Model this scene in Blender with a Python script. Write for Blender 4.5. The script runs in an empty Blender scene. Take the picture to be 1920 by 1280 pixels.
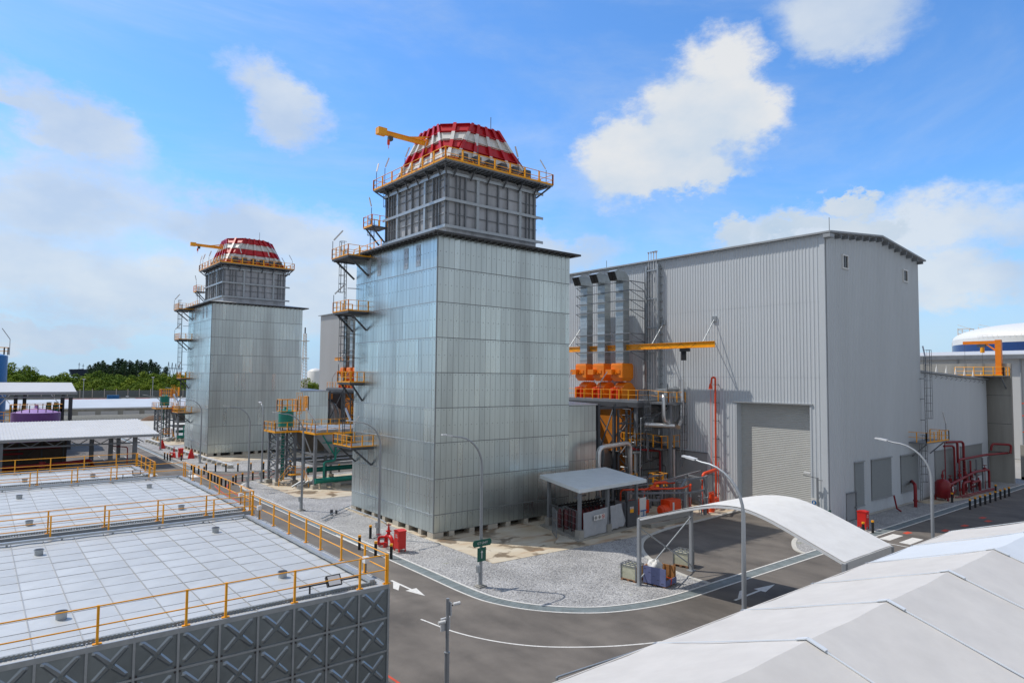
import bpy, math, random
from math import sin, cos, pi, radians
from mathutils import Vector, Matrix
random.seed(7)
C = bpy.context.scene.collection
SC = bpy.context.scene

# ---------------------------------------------------------------- materials
def _nt(name):
    m = bpy.data.materials.new(name); m.use_nodes = True
    nt = m.node_tree; b = nt.nodes['Principled BSDF']
    return m, nt, b
def N(nt, t, **kw):
    n = nt.nodes.new(t)
    for k, v in kw.items():
        if k.startswith('i_'):
            n.inputs[int(k[2:]) if k[2:].isdigit() else k[2:].replace('_', ' ')].default_value = v
        else: setattr(n, k, v)
    return n
def L(nt, a, b): nt.links.new(a, b)
def mat(name, col, rough=.5, metal=0, var=.08, vs=.6, bump=0, bs=30, pv=0, streak=0, dirt=None, spec=None):
    m, nt, b = _nt(name)
    b.inputs['Roughness'].default_value = rough; b.inputs['Metallic'].default_value = metal
    if spec is not None: b.inputs['Specular IOR Level'].default_value = spec
    tc = N(nt, 'ShaderNodeTexCoord')
    src = tc.outputs['Object']
    mp = N(nt, 'ShaderNodeMapping'); L(nt, src, mp.inputs[0])
    if streak: mp.inputs['Scale'].default_value = (1, 1, .12)
    n1 = N(nt, 'ShaderNodeTexNoise'); n1.inputs['Scale'].default_value = vs; n1.inputs['Detail'].default_value = 6
    n1.inputs['Roughness'].default_value = .65
    L(nt, mp.outputs[0], n1.inputs['Vector'])
    mr = N(nt, 'ShaderNodeMapRange'); mr.inputs[1].default_value = .3; mr.inputs[2].default_value = .7
    mr.inputs[3].default_value = 1 - var; mr.inputs[4].default_value = 1 + var
    L(nt, n1.outputs[0], mr.inputs[0])
    val = mr.outputs[0]
    if pv:
        at = N(nt, 'ShaderNodeAttribute'); at.attribute_name = 'pv'
        m2 = N(nt, 'ShaderNodeMapRange'); m2.inputs[3].default_value = 1 - pv; m2.inputs[4].default_value = 1 + pv
        L(nt, at.outputs['Fac'], m2.inputs[0])
        mm = N(nt, 'ShaderNodeMath', operation='MULTIPLY'); L(nt, val, mm.inputs[0]); L(nt, m2.outputs[0], mm.inputs[1]); val = mm.outputs[0]
        if metal > .3:
            m3 = N(nt, 'ShaderNodeMapRange'); m3.inputs[3].default_value = rough + .08; m3.inputs[4].default_value = rough - .07
            L(nt, at.outputs['Fac'], m3.inputs[0]); L(nt, m3.outputs[0], b.inputs['Roughness'])
    vm = N(nt, 'ShaderNodeVectorMath', operation='SCALE'); vm.inputs[0].default_value = col[:3]; L(nt, val, vm.inputs['Scale'])
    out = vm.outputs[0]
    if dirt:
        n2 = N(nt, 'ShaderNodeTexNoise'); n2.inputs['Scale'].default_value = dirt[1]; n2.inputs['Detail'].default_value = 5
        L(nt, mp.outputs[0], n2.inputs['Vector'])
        r2 = N(nt, 'ShaderNodeMapRange'); r2.inputs[1].default_value = dirt[2]; r2.inputs[2].default_value = dirt[3]; r2.inputs[4].default_value = dirt[4]
        L(nt, n2.outputs[0], r2.inputs[0])
        mx = N(nt, 'ShaderNodeMix', data_type='RGBA'); mx.inputs['B'].default_value = (*dirt[0], 1)
        L(nt, r2.outputs[0], mx.inputs['Factor']); L(nt, out, mx.inputs['A']); out = mx.outputs['Result']
    L(nt, out, b.inputs['Base Color'])
    if bump:
        n3 = N(nt, 'ShaderNodeTexNoise'); n3.inputs['Scale'].default_value = bs; n3.inputs['Detail'].default_value = 3
        L(nt, src, n3.inputs['Vector'])
        bp = N(nt, 'ShaderNodeBump'); bp.inputs['Strength'].default_value = bump; bp.inputs['Distance'].default_value = .02
        L(nt, n3.outputs[0], bp.inputs['Height']); L(nt, bp.outputs[0], b.inputs['Normal'])
    return m
M = {}
M['galv'] = mat('galvanised_cladding', (.66, .735, .73), .27, .92, .10, .5, .12, 1.2, pv=.11, streak=1, dirt=((.34, .36, .36), .35, .55, .8, .6))
M['galv_seam'] = mat('galvanised_seam', (.23, .25, .255), .6, .3)
M['galv_steel'] = mat('galvanised_steel', (.42, .45, .47), .45, .6, .12, 3)
M['duct'] = mat('bright_duct_sheet', (.44, .48, .49), .42, .7, .1, 2, pv=.15)
M['casing'] = mat('grey_steel_casing', (.40, .41, .43), .48, .15, .32, .9, .1, 3, streak=1)
M['frame'] = mat('grey_steel_frame', (.20, .215, .235), .5, .1, .14, 1)
M['dark'] = mat('dark_steel', (.085, .09, .10), .55, .2, .2, 1)
M['roofdark'] = mat('weathered_roof_edge', (.06, .06, .062), .6, .1, .2, 1)
M['shelter_roof'] = mat('pale_shelter_sheet', (.74, .79, .81), .45, 0, .06, 1, dirt=((.55, .58, .58), 2, .6, .8, .5))
M['lowroof'] = mat('low_roof_sheet', (.50, .53, .56), .5, .1, .08, .1)
M['roofgalv'] = mat('light_roof_sheet', (.62, .64, .645), .4, .1, .12, 1)
M['hall'] = mat('pale_grey_cladding', (.56, .60, .635), .5, .0, .05, .3, dirt=((.47, .505, .535), .12, .5, .8, .4), streak=1)
M['hall_far'] = mat('cream_cladding', (.55, .55, .545), .5, .0, .05, .3, streak=1)
M['trim'] = mat('grey_trim', (.33, .35, .37), .5, 0, .06)
M['shutter'] = mat('roller_shutter', (.50, .51, .49), .5, 0, .05, 1)
M['louvre'] = mat('grey_louvre', (.25, .27, .27), .5, 0, .05, 1)
M['glass'] = mat('dark_glass', (.02, .025, .03), .1, 0, .05)
M['white'] = mat('white_paint', (.72, .72, .70), .45, 0, .06, 2)
M['red'] = mat('red_paint', (.52, .012, .02), .35, 0, .1, 2)
M['fire'] = mat('fire_red_paint', (.62, .018, .012), .35, 0, .08, 2)
M['firedark'] = mat('crimson_pipe_paint', (.24, .008, .014), .4, 0, .15, 2)
M['orangered'] = mat('orange_red_paint', (.80, .07, .012), .38, 0, .1, 2)
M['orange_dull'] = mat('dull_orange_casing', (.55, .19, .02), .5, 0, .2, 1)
M['orange'] = mat('orange_paint', (.88, .24, .01), .38, 0, .1, 1.5, dirt=((.55, .13, .01), .8, .55, .8, .5))
M['yellow'] = mat('yellow_orange_paint', (.93, .40, .01), .4, 0, .1, 2)
M['green'] = mat('green_paint', (.008, .22, .17), .38, 0, .12, 2)
M['signgreen'] = mat('sign_green', (.005, .11, .075), .35, 0, .05)
M['navy'] = mat('navy_paint', (.012, .05, .19), .25)
M['blue'] = mat('blue_paint', (.01, .13, .36), .4, 0, .1)
M['bluebox'] = mat('slate_blue_plywood', (.135, .155, .30), .6, 0, .12, 3)
M['plywood'] = mat('raw_plywood', (.42, .20, .07), .7, 0, .2, 4)
M['purple'] = mat('purple_paint', (.16, .06, .25), .45, 0, .12, 1)
M['lilac'] = mat('lilac_paint', (.36, .22, .48), .45, 0, .1, 1)
M['black'] = mat('black_rubber', (.015, .015, .017), .5, 0, .1)
M['concrete'] = mat('pale_concrete', (.50, .47, .40), .85, 0, .15, 1.5, .3, 20)
M['concretegrey'] = mat('grey_concrete', (.33, .32, .29), .85, 0, .18, .6, .3, 8, streak=1, dirt=((.20, .19, .17), .4, .5, .75, .7))
M['silver'] = mat('silver_pipe_jacket', (.66, .66, .66), .28, .85, .1, 2)
M['shade_net'] = mat('brown_mesh_wall', (.10, .075, .06), .8, 0, .2, 1)
M['tank_top'] = mat('tank_roof_sheet', (.50, .515, .515), .5, .2, .07, .5, .1, 2, pv=.06, dirt=((.40, .40, .38), 1.6, .56, .8, .5))
M['tank_seam'] = mat('tank_roof_seam', (.35, .36, .37), .6, .1)
M['tank_side'] = mat('tank_side_sheet', (.27, .31, .33), .34, .7, .14, 1.2, .15, 2, pv=.1, streak=0)
M['tank_emboss'] = mat('tank_pressed_rib', (.33, .37, .40), .28, .75, .12, 1.2)
M['tent'] = mat('white_tent_fabric', (.60, .575, .54), .6, 0, .06, .9, .3, 1.1, dirt=((.53, .505, .475), .6, .5, .8, .6))
M['canopy'] = mat('white_canopy_fabric', (.74, .73, .70), .55, 0, .05, 1.2, .2, 1.5, dirt=((.64, .62, .58), 1.1, .5, .8, .6))
M['tent_new'] = mat('bright_tent_fabric', (.64, .68, .72), .55, 0, .03, .5)
M['tarp'] = mat('grey_tarpaulin', (.42, .44, .47), .5, 0, .1, 1.5, .5, 2)
M['ibc'] = mat('yellowed_plastic', (.50, .50, .38), .5, 0, .18, 2, dirt=((.24, .27, .15), 2.5, .5, .7, .7))
M['pallet'] = mat('rusty_timber', (.25, .13, .07), .8, 0, .25, 4)
M['rust'] = mat('rusty_brown_box', (.22, .12, .09), .7, 0, .15, 1)
M['lampgrey'] = mat('lamp_post_grey', (.36, .38, .40), .4, .4, .06)
M['lamphead'] = mat('lamp_head_white', (.70, .71, .72), .35, .1, .04)
M['cyl'] = mat('dark_red_cylinder', (.15, .008, .012), .45, 0, .2, 3)
M['cone_conc'] = mat('brown_concrete', (.22, .19, .155), .8, 0, .15, 1)
M['trunk'] = mat('bark', (.12, .09, .06), .9, 0, .2)
M['ship'] = mat('dark_hull', (.02, .03, .05), .6)
M['tower'] = mat('pale_lattice_steel', (.62, .56, .50), .6)
M['soil'] = mat('brown_soil', (.16, .10, .065), .95, 0, .25, 1, .5, 3)
M['mesh'] = mat('fence_mesh', (.10, .12, .12), .7, 0, .2, 2)
M['line'] = mat('white_road_paint', (.70, .69, .66), .7, 0, .12, 3, dirt=((.25, .24, .23), 5, .58, .75, .6))
M['redline'] = mat('red_road_paint', (.58, .07, .03), .7, 0, .15, 3)
M['curb'] = mat('kerb_concrete', (.52, .51, .47), .85, 0, .12, 2, .2, 20)
M['darkred_rail'] = mat('dark_tank_equipment', (.06, .05, .05), .6)

def foliage(name, c1, c2):
    m, nt, b = _nt(name)
    at = N(nt, 'ShaderNodeAttribute'); at.attribute_name = 'pv'
    mx = N(nt, 'ShaderNodeMix', data_type='RGBA'); mx.inputs['A'].default_value = (*c1, 1); mx.inputs['B'].default_value = (*c2, 1)
    L(nt, at.outputs['Fac'], mx.inputs['Factor']); L(nt, mx.outputs['Result'], b.inputs['Base Color'])
    b.inputs['Roughness'].default_value = .8; b.inputs['Specular IOR Level'].default_value = .12
    return m
M['leaf'] = foliage('mangrove_leaves', (.05, .105, .010), (.16, .235, .022))
M['leaf_y'] = foliage('pale_mangrove_leaves', (.075, .125, .012), (.23, .30, .026))
M['leaf_d'] = foliage('casuarina_needles', (.03, .065, .035), (.09, .15, .075))

def asphalt():
    m, nt, b = _nt('asphalt')
    tc = N(nt, 'ShaderNodeTexCoord'); o = tc.outputs['Object']
    n1 = N(nt, 'ShaderNodeTexNoise', i_Scale=.16, i_Detail=9., i_Roughness=.68, i_Distortion=.5); L(nt, o, n1.inputs['Vector'])
    mp = N(nt, 'ShaderNodeMapping'); mp.inputs['Scale'].default_value = (.5, .22, 1); mp.inputs['Rotation'].default_value = (0, 0, .5); L(nt, o, mp.inputs[0])
    n2 = N(nt, 'ShaderNodeTexNoise', i_Scale=1., i_Detail=4.); L(nt, mp.outputs[0], n2.inputs['Vector'])
    n3 = N(nt, 'ShaderNodeTexNoise', i_Scale=22., i_Detail=2.); L(nt, o, n3.inputs['Vector'])
    ad = N(nt, 'ShaderNodeMath', operation='ADD'); L(nt, n1.outputs[0], ad.inputs[0]); L(nt, n2.outputs[0], ad.inputs[1])
    a2 = N(nt, 'ShaderNodeMath', operation='MULTIPLY_ADD'); L(nt, n3.outputs[0], a2.inputs[0]); a2.inputs[1].default_value = .5; L(nt, ad.outputs[0], a2.inputs[2])
    cr = N(nt, 'ShaderNodeValToRGB'); cr.color_ramp.elements[0].position = .3; cr.color_ramp.elements[0].color = (.092, .082, .073, 1)
    cr.color_ramp.elements[1].position = .75; cr.color_ramp.elements[1].color = (.20, .178, .155, 1)
    mr = N(nt, 'ShaderNodeMapRange', i_1=.6, i_2=1.9); L(nt, a2.outputs[0], mr.inputs[0]); L(nt, mr.outputs[0], cr.inputs[0])
    L(nt, cr.outputs[0], b.inputs['Base Color']); b.inputs['Roughness'].default_value = .85
    bp = N(nt, 'ShaderNodeBump', i_Strength=.35, i_Distance=.01); L(nt, n3.outputs[0], bp.inputs['Height']); L(nt, bp.outputs[0], b.inputs['Normal'])
    return m
M['asphalt'] = asphalt()
def gravel():
    m, nt, b = _nt('gravel')
    tc = N(nt, 'ShaderNodeTexCoord'); o = tc.outputs['Object']
    v = N(nt, 'ShaderNodeTexVoronoi', i_Scale=11.); L(nt, o, v.inputs['Vector'])
    v2 = N(nt, 'ShaderNodeTexVoronoi', i_Scale=23.); L(nt, o, v2.inputs['Vector'])
    sp = N(nt, 'ShaderNodeSeparateColor'); L(nt, v.outputs['Color'], sp.inputs[0])
    sp2 = N(nt, 'ShaderNodeSeparateColor'); L(nt, v2.outputs['Color'], sp2.inputs[0])
    mx = N(nt, 'ShaderNodeMath', operation='ADD'); L(nt, sp.outputs[0], mx.inputs[0]); L(nt, sp2.outputs[0], mx.inputs[1])
    cr = N(nt, 'ShaderNodeValToRGB'); e = cr.color_ramp.elements
    e[0].position = .10; e[0].color = (.12, .12, .125, 1); e[1].position = .92; e[1].color = (.60, .60, .59, 1)
    k = cr.color_ramp.elements.new(.35); k.color = (.33, .33, .335, 1)
    mr = N(nt, 'ShaderNodeMapRange', i_2=2.); L(nt, mx.outputs[0], mr.inputs[0]); L(nt, mr.outputs[0], cr.inputs[0])
    n1 = N(nt, 'ShaderNodeTexNoise', i_Scale=.35, i_Detail=6.); L(nt, o, n1.inputs['Vector'])
    r1 = N(nt, 'ShaderNodeMapRange', i_1=.3, i_2=.7, i_3=.70, i_4=1.02); L(nt, n1.outputs[0], r1.inputs[0])
    vm = N(nt, 'ShaderNodeVectorMath', operation='SCALE'); L(nt, cr.outputs[0], vm.inputs[0]); L(nt, r1.outputs[0], vm.inputs['Scale'])
    n4 = N(nt, 'ShaderNodeTexNoise', i_Scale=.9, i_Detail=4.); L(nt, o, n4.inputs['Vector'])
    r4 = N(nt, 'ShaderNodeMapRange', i_1=.68, i_2=.76, i_4=.5); L(nt, n4.outputs[0], r4.inputs[0])
    gx = N(nt, 'ShaderNodeMix', data_type='RGBA'); gx.inputs['B'].default_value = (.20, .22, .08, 1)
    L(nt, r4.outputs[0], gx.inputs['Factor']); L(nt, vm.outputs[0], gx.inputs['A'])
    L(nt, gx.outputs['Result'], b.inputs['Base Color']); b.inputs['Roughness'].default_value = .9
    bp = N(nt, 'ShaderNodeBump', i_Strength=.8, i_Distance=.05); bp.invert = True; L(nt, v.outputs['Distance'], bp.inputs['Height']); L(nt, bp.outputs[0], b.inputs['Normal'])
    return m
M['gravel'] = gravel()
def apron():
    m, nt, b = _nt('stained_concrete')
    tc = N(nt, 'ShaderNodeTexCoord'); o = tc.outputs['Object']
    n1 = N(nt, 'ShaderNodeTexNoise', i_Scale=.5, i_Detail=6.); L(nt, o, n1.inputs['Vector'])
    cr = N(nt, 'ShaderNodeValToRGB'); e = cr.color_ramp.elements
    e[0].position = .3; e[0].color = (.50, .41, .29, 1); e[1].position = .65; e[1].color = (.58, .53, .43, 1)
    L(nt, n1.outputs[0], cr.inputs[0])
    n2 = N(nt, 'ShaderNodeTexNoise', i_Scale=.40, i_Detail=8., i_Roughness=.55, i_Distortion=.4); L(nt, o, n2.inputs['Vector'])
    r2 = N(nt, 'ShaderNodeMapRange', i_1=.55, i_2=.60, i_4=.85); L(nt, n2.outputs[0], r2.inputs[0])
    m1 = N(nt, 'ShaderNodeMix', data_type='RGBA'); m1.inputs['B'].default_value = (.17, .12, .075, 1)
    L(nt, r2.outputs[0], m1.inputs['Factor']); L(nt, cr.outputs[0], m1.inputs['A'])
    mp = N(nt, 'ShaderNodeMapping'); mp.inputs['Scale'].default_value = (.25, 1.2, 1); L(nt, o, mp.inputs[0])
    n3 = N(nt, 'ShaderNodeTexNoise', i_Scale=.9, i_Detail=5.); L(nt, mp.outputs[0], n3.inputs['Vector'])
    r3 = N(nt, 'ShaderNodeMapRange', i_1=.54, i_2=.68, i_4=.6); L(nt, n3.outputs[0], r3.inputs[0])
    m2 = N(nt, 'ShaderNodeMix', data_type='RGBA'); m2.inputs['B'].default_value = (.36, .19, .09, 1)
    L(nt, r3.outputs[0], m2.inputs['Factor']); L(nt, m1.outputs['Result'], m2.inputs['A'])
    L(nt, m2.outputs['Result'], b.inputs['Base Color'])
    rr = N(nt, 'ShaderNodeMapRange', i_3=.8, i_4=.35); L(nt, r2.outputs[0], rr.inputs[0]); L(nt, rr.outputs[0], b.inputs['Roughness'])
    return m
M['apron'] = apron()
M['ground'] = mat('packed_ground', (.34, .33, .31), .95, 0, .2, .03, dirt=((.20, .21, .12), .015, .5, .7, .8))
M['grate'] = mat('steel_grating', (.20, .235, .24), .6, .2, .25, 1.2, .3, 12)
M['sea'] = mat('sea_water', (.03, .08, .12), .15, 0, .1, .01)
def bands():
    m, nt, b = _nt('red_white_banded_paint')
    tc = N(nt, 'ShaderNodeTexCoord'); s = N(nt, 'ShaderNodeSeparateXYZ'); L(nt, tc.outputs['Object'], s.inputs[0])
    cr = N(nt, 'ShaderNodeValToRGB'); cr.color_ramp.interpolation = 'CONSTANT'; e = cr.color_ramp.elements
    R_, W_ = (.55, .012, .022, 1), (.74, .73, .70, 1)
    e[0].position = 0; e[0].color = R_; e[1].position = .17; e[1].color = W_
    for p, c in ((.375, R_), (.585, W_), (.79, R_)): k = e.new(p); k.color = c
    mr = N(nt, 'ShaderNodeMapRange', i_1=34.3, i_2=39.5); L(nt, s.outputs[2], mr.inputs[0]); L(nt, mr.outputs[0], cr.inputs[0])
    n1 = N(nt, 'ShaderNodeTexNoise', i_Scale=1.5, i_Detail=5.); L(nt, tc.outputs['Object'], n1.inputs['Vector'])
    r1 = N(nt, 'ShaderNodeMapRange', i_1=.3, i_2=.7, i_3=.86, i_4=1.06); L(nt, n1.outputs[0], r1.inputs[0])
    vm = N(nt, 'ShaderNodeVectorMath', operation='SCALE'); L(nt, cr.outputs[0], vm.inputs[0]); L(nt, r1.outputs[0], vm.inputs['Scale'])
    L(nt, vm.outputs[0], b.inputs['Base Color']); b.inputs['Roughness'].default_value = .32
    return m
M['bands'] = bands()

# ---------------------------------------------------------------- mesh builder
class MB:
    def __init__(s): s.v = []; s.f = []; s.sm = []; s.pv = []; s.mi = []; s.cur = None; s.m = 0
    def face(s, idx, sm=False):
        s.f.append(idx); s.sm.append(sm); s.pv.append(random.random() if s.cur is None else s.cur); s.mi.append(s.m)
    def add(s, vs, fs, sm=False):
        n = len(s.v); s.v += [tuple(p) for p in vs]
        for f in fs: s.face([n + i for i in f], sm)
    def quad(s, a, b, c, d): s.add([a, b, c, d], [(0, 1, 2, 3)])
    def box(s, x0, x1, y0, y1, z0, z1):
        if x0 > x1: x0, x1 = x1, x0
        if y0 > y1: y0, y1 = y1, y0
        if z0 > z1: z0, z1 = z1, z0
        s.add([(x0, y0, z0), (x1, y0, z0), (x1, y1, z0), (x0, y1, z0), (x0, y0, z1), (x1, y0, z1), (x1, y1, z1), (x0, y1, z1)],
              [(0, 3, 2, 1), (4, 5, 6, 7), (0, 1, 5, 4), (1, 2, 6, 5), (2, 3, 7, 6), (3, 0, 4, 7)])
        return s
    def cbox(s, c, d): return s.box(c[0] - d[0] / 2, c[0] + d[0] / 2, c[1] - d[1] / 2, c[1] + d[1] / 2, c[2] - d[2] / 2, c[2] + d[2] / 2)
    def bar(s, p, q, w=.06, h=None):
        h = h or w; p = Vector(p); q = Vector(q); d = (q - p)
        if d.length < 1e-6: return s
        d.normalize(); u = Vector((0, 0, 1)) if abs(d.z) < .95 else Vector((1, 0, 0))
        a = d.cross(u).normalized(); b = a.cross(d).normalized() if abs(d.z) < .95 else d.cross(a).normalized()
        vs = []
        for c in (p, q):
            for i, j in ((-1, -1), (1, -1), (1, 1), (-1, 1)): vs.append(c + a * (i * w / 2) + b * (j * h / 2))
        s.add(vs, [(0, 1, 2, 3), (7, 6, 5, 4), (0, 4, 5, 1), (1, 5, 6, 2), (2, 6, 7, 3), (3, 7, 4, 0)]); return s
    def tube(s, path, r, n=8, cap=True):
        P = [Vector(p) for p in path]; rs = r if isinstance(r, (list, tuple)) else [r] * len(P)
        base = len(s.v); a = None
        for i, p in enumerate(P):
            d = (P[min(i + 1, len(P) - 1)] - P[max(i - 1, 0)]).normalized()
            if a is None: a = d.cross(Vector((0, 0, 1)) if abs(d.z) < .9 else Vector((1, 0, 0))).normalized()
            else: a = (a - d * a.dot(d)).normalized()
            b = d.cross(a)
            for k in range(n):
                t = 2 * pi * k / n; s.v.append(tuple(p + (a * cos(t) + b * sin(t)) * rs[i]))
        for i in range(len(P) - 1):
            for k in range(n):
                k2 = (k + 1) % n; s.face([base + i * n + k, base + i * n + k2, base + (i + 1) * n + k2, base + (i + 1) * n + k], True)
        if cap:
            for i, rev in ((0, True), (len(P) - 1, False)):
                vs = [s.v[base + i * n + k] for k in range(n)]
                if rev: vs = vs[::-1]
                s.add(vs, [tuple(range(n))])
        return s
    def bend(s, pts, r, rad=.4, n=8):
        P = [Vector(p) for p in pts]; out = [P[0]]
        for i in range(1, len(P) - 1):
            a = (P[i - 1] - P[i]); b = (P[i + 1] - P[i]); k = min(rad, a.length / 2, b.length / 2)
            a = P[i] + a.normalized() * k; b = P[i] + b.normalized() * k
            for t in (0, .25, .5, .75, 1): out.append(a * (1 - t) ** 2 + P[i] * 2 * t * (1 - t) + b * t * t)
        out.append(P[-1]); return s.tube(out, r, n)
    def cyl(s, x, y, z0, z1, r, n=16, r2=None): return s.tube([(x, y, z0), (x, y, z1)], [r, r if r2 is None else r2], n)
    def prism(s, poly, z0, z1):
        n = len(poly)
        A = sum(poly[i][0] * poly[(i + 1) % n][1] - poly[(i + 1) % n][0] * poly[i][1] for i in range(n))
        if A < 0: poly = poly[::-1]
        s.add([(x, y, z0) for x, y in poly] + [(x, y, z1) for x, y in poly],
              [tuple(range(n - 1, -1, -1)), tuple(range(n, 2 * n))] + [(i, (i + 1) % n, n + (i + 1) % n, n + i) for i in range(n)]); return s
    def profile(s, pts, axis, a0, a1):
        """closed 2-D outline pts swept along axis 'x' (pts are y,z) or 'y' (pts are x,z)"""
        n = len(pts); f = (lambda t, p: (t, p[0], p[1])) if axis == 'x' else (lambda t, p: (p[0], t, p[1]))
        s.add([f(a0, p) for p in pts] + [f(a1, p) for p in pts],
              [tuple(range(n)), tuple(range(2 * n - 1, n - 1, -1))] + [(i, n + i, n + (i + 1) % n, (i + 1) % n) for i in range(n)]); return s
    def rail(s, path, h=1.1, sp=1.5, r=.028, pr=.035, toe=0, posts=True, mid=True, n=6):
        P = [Vector(p) for p in path]
        for a, b in zip(P[:-1], P[1:]):
            up = Vector((0, 0, h)); s.tube([a + up, b + up], r, n)
            if mid: s.tube([a + up / 2, b + up / 2], r * .85, n)
            if toe: s.bar(a + Vector((0, 0, toe / 2)), b + Vector((0, 0, toe / 2)), .02, toe)
            k = max(1, round((b - a).length / sp))
            if posts:
                for i in range(k + 1):
                    q = a.lerp(b, i / k); s.bar(q, q + up, pr * 2)
        return s
    def ladder(s, x, y, z0, z1, d=(0, 1), w=.45, cage=True, out=(-1, 0), c0=2.2):
        dx, dy = d[0] * w / 2, d[1] * w / 2
        for k in (-1, 1): s.bar((x + k * dx, y + k * dy, z0), (x + k * dx, y + k * dy, z1), .06)
        z = z0 + .3
        while z < z1: s.bar((x - dx, y - dy, z), (x + dx, y + dy, z), .03); z += .45
        if cage:
            cx, cy = x + out[0] * .35, y + out[1] * .35; R = .38; th = math.atan2(out[1], out[0])
            arc = [(cx + R * cos(th + t), cy + R * sin(th + t)) for t in (-2.3, -1.5, -.75, 0, .75, 1.5, 2.3)]
            z = z0 + c0
            while z <= z1 + 1.01:
                for a, b in zip(arc[:-1], arc[1:]): s.bar((*a, z), (*b, z), .04)
                z += .9
            for a in arc[1:-1]: s.bar((*a, z0 + c0), (*a, z - .9), .03)
        return s
    def build(s, name, m, parent=None):
        me = bpy.data.meshes.new(name); off = Vector((0, 0, 0)); p = parent
        while p: off += p.location; p = p.parent
        me.from_pydata([tuple(Vector(v) - off) for v in s.v], [], s.f)
        for k in (m if isinstance(m, (list, tuple)) else [m]): me.materials.append(M[k])
        me.polygons.foreach_set('use_smooth', s.sm); me.polygons.foreach_set('material_index', s.mi)
        at = me.attributes.new('pv', 'FLOAT', 'FACE'); at.data.foreach_set('value', s.pv)
        me.update()
        o = bpy.data.objects.new(name, me); C.objects.link(o); o.parent = parent
        return o
def tag(o, label=None, cat=None, group=None, kind=None):
    for k, v in (('label', label), ('category', cat), ('group', group), ('kind', kind)):
        if v: o[k] = v
    return o
UNIT = []      # things of the near unit that the far unit repeats
def thing(name, label, cat, loc=(0, 0, 0), group=None, l2=None):
    o = bpy.data.objects.new(name, None); C.objects.link(o); o.location = loc; o.empty_display_size = .5
    tag(o, label, cat, group)
    if l2: UNIT.append((o, l2))
    return o
def struct(name, mb, m): return tag(mb.build(name, m), kind='structure')
def copy_tree(o, parent=None):
    c = o.copy(); C.objects.link(c); c.parent = parent
    for ch in list(o.children): copy_tree(ch, c)
    return c
def text(s, size, m, origin, right, up, parent, name='lettering', thick=.004):
    cu = bpy.data.curves.new('t', 'FONT'); cu.body = s; cu.size = size; cu.align_x = 'CENTER'; cu.align_y = 'CENTER'; cu.extrude = thick
    to = bpy.data.objects.new('t', cu); C.objects.link(to)
    me = bpy.data.meshes.new_from_object(to.evaluated_get(bpy.context.evaluated_depsgraph_get()))
    bpy.data.objects.remove(to); bpy.data.curves.remove(cu)
    r = Vector(right).normalized(); u = Vector(up).normalized(); nn = r.cross(u)
    mt = Matrix((r, u, nn)).transposed().to_4x4(); mt.translation = Vector(origin)
    off = Vector((0, 0, 0)); p = parent
    while p: off += p.location; p = p.parent
    me.transform(Matrix.Translation(-off) @ mt); me.materials.clear(); me.materials.append(M[m])
    o = bpy.data.objects.new(name, me); C.objects.link(o); o.parent = parent
    return o
def smooth_line(P, k=6):
    out = []
    for i in range(len(P) - 1):
        p0, p1, p2, p3 = P[max(i - 1, 0)], P[i], P[i + 1], P[min(i + 2, len(P) - 1)]
        for j in range(k):
            t = j / k
            out.append(tuple(.5 * (2 * p1[a] + (p2[a] - p0[a]) * t + (2 * p0[a] - 5 * p1[a] + 4 * p2[a] - p3[a]) * t * t + (3 * p1[a] - p0[a] - 3 * p2[a] + p3[a]) * t ** 3) for a in (0, 1)))
    out.append(P[-1]); return out
def offs(P, d):
    """offset a polyline to its right-hand side by d"""
    out = []
    for i in range(len(P)):
        a = P[max(i - 1, 0)]; b = P[min(i + 1, len(P) - 1)]
        tx, ty = b[0] - a[0], b[1] - a[1]; l = math.hypot(tx, ty) or 1
        out.append((P[i][0] + ty / l * d, P[i][1] - tx / l * d))
    return out
def strip(mb, P, d0, d1, z, z0=None):
    A, B = offs(P, d0), offs(P, d1)
    for i in range(len(P) - 1):
        a, b, c, d = A[i], A[i + 1], B[i + 1], B[i]
        if z0 is None: mb.add([(*a, z), (*d, z), (*c, z), (*b, z)], [(0, 1, 2, 3)])
        else: mb.prism([a, b, c, d], z0, z)
    return mb

# ================================================================ ground
def sheet(pts, z): m = MB(); m.add([(x, y, z) for x, y in pts], [tuple(range(len(pts)))]); return m
S = 3500
struct('ground', sheet([(-S, -S), (S, -S), (S, S), (-S, S)], -.06), 'ground')
struct('sea', sheet([(-S, 760), (S, 760), (S, S - 10), (-S, S - 10)], -.05), 'sea')
struct('road', sheet([(-8, -20), (150, -20), (150, 27.3), (64.8, 31), (64.8, 100.9), (64.8, 190), (26.3, 190), (-8, 190)], 0), 'asphalt')
yard = MB().prism([(-60, 190), (150, 190), (150, 236), (-60, 236)], -.05, .01)
struct('concrete_yard', yard, 'curb')

EDGE = smooth_line([(26.3, 82), (26.3, 70), (26.3, 55), (26.3, 42), (26.28, 36), (26.7, 33.4), (28, 31), (30.2, 29), (33, 27.9), (36, 27.45), (39.8, 27.45)], 6)
LOOP = smooth_line([(39.8, 27.45), (39.9, 29.5), (40.5, 31.8), (41.8, 34.7), (44.3, 37.4), (47.5, 39.2), (52.4, 40.15), (58, 40.45), (64.85, 41.0)], 6)
TOP = [(64.85, 92.2), (46, 91.6), (31, 91.3)] + smooth_line([(29.5, 90.9), (27.9, 89.9), (26.6, 87.4), (26.3, 84)], 4)
poly = EDGE + LOOP[1:] + TOP
gi = MB().prism(poly, -.04, .03); struct('gravel_bed', gi, 'gravel')
EDGE2 = smooth_line([(26.3, 190), (26.3, 160), (26.3, 130), (26.3, 115), (26.4, 108), (27.3, 104.8), (29.6, 102.2), (33, 100.8), (38, 100.4)], 6)
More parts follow.
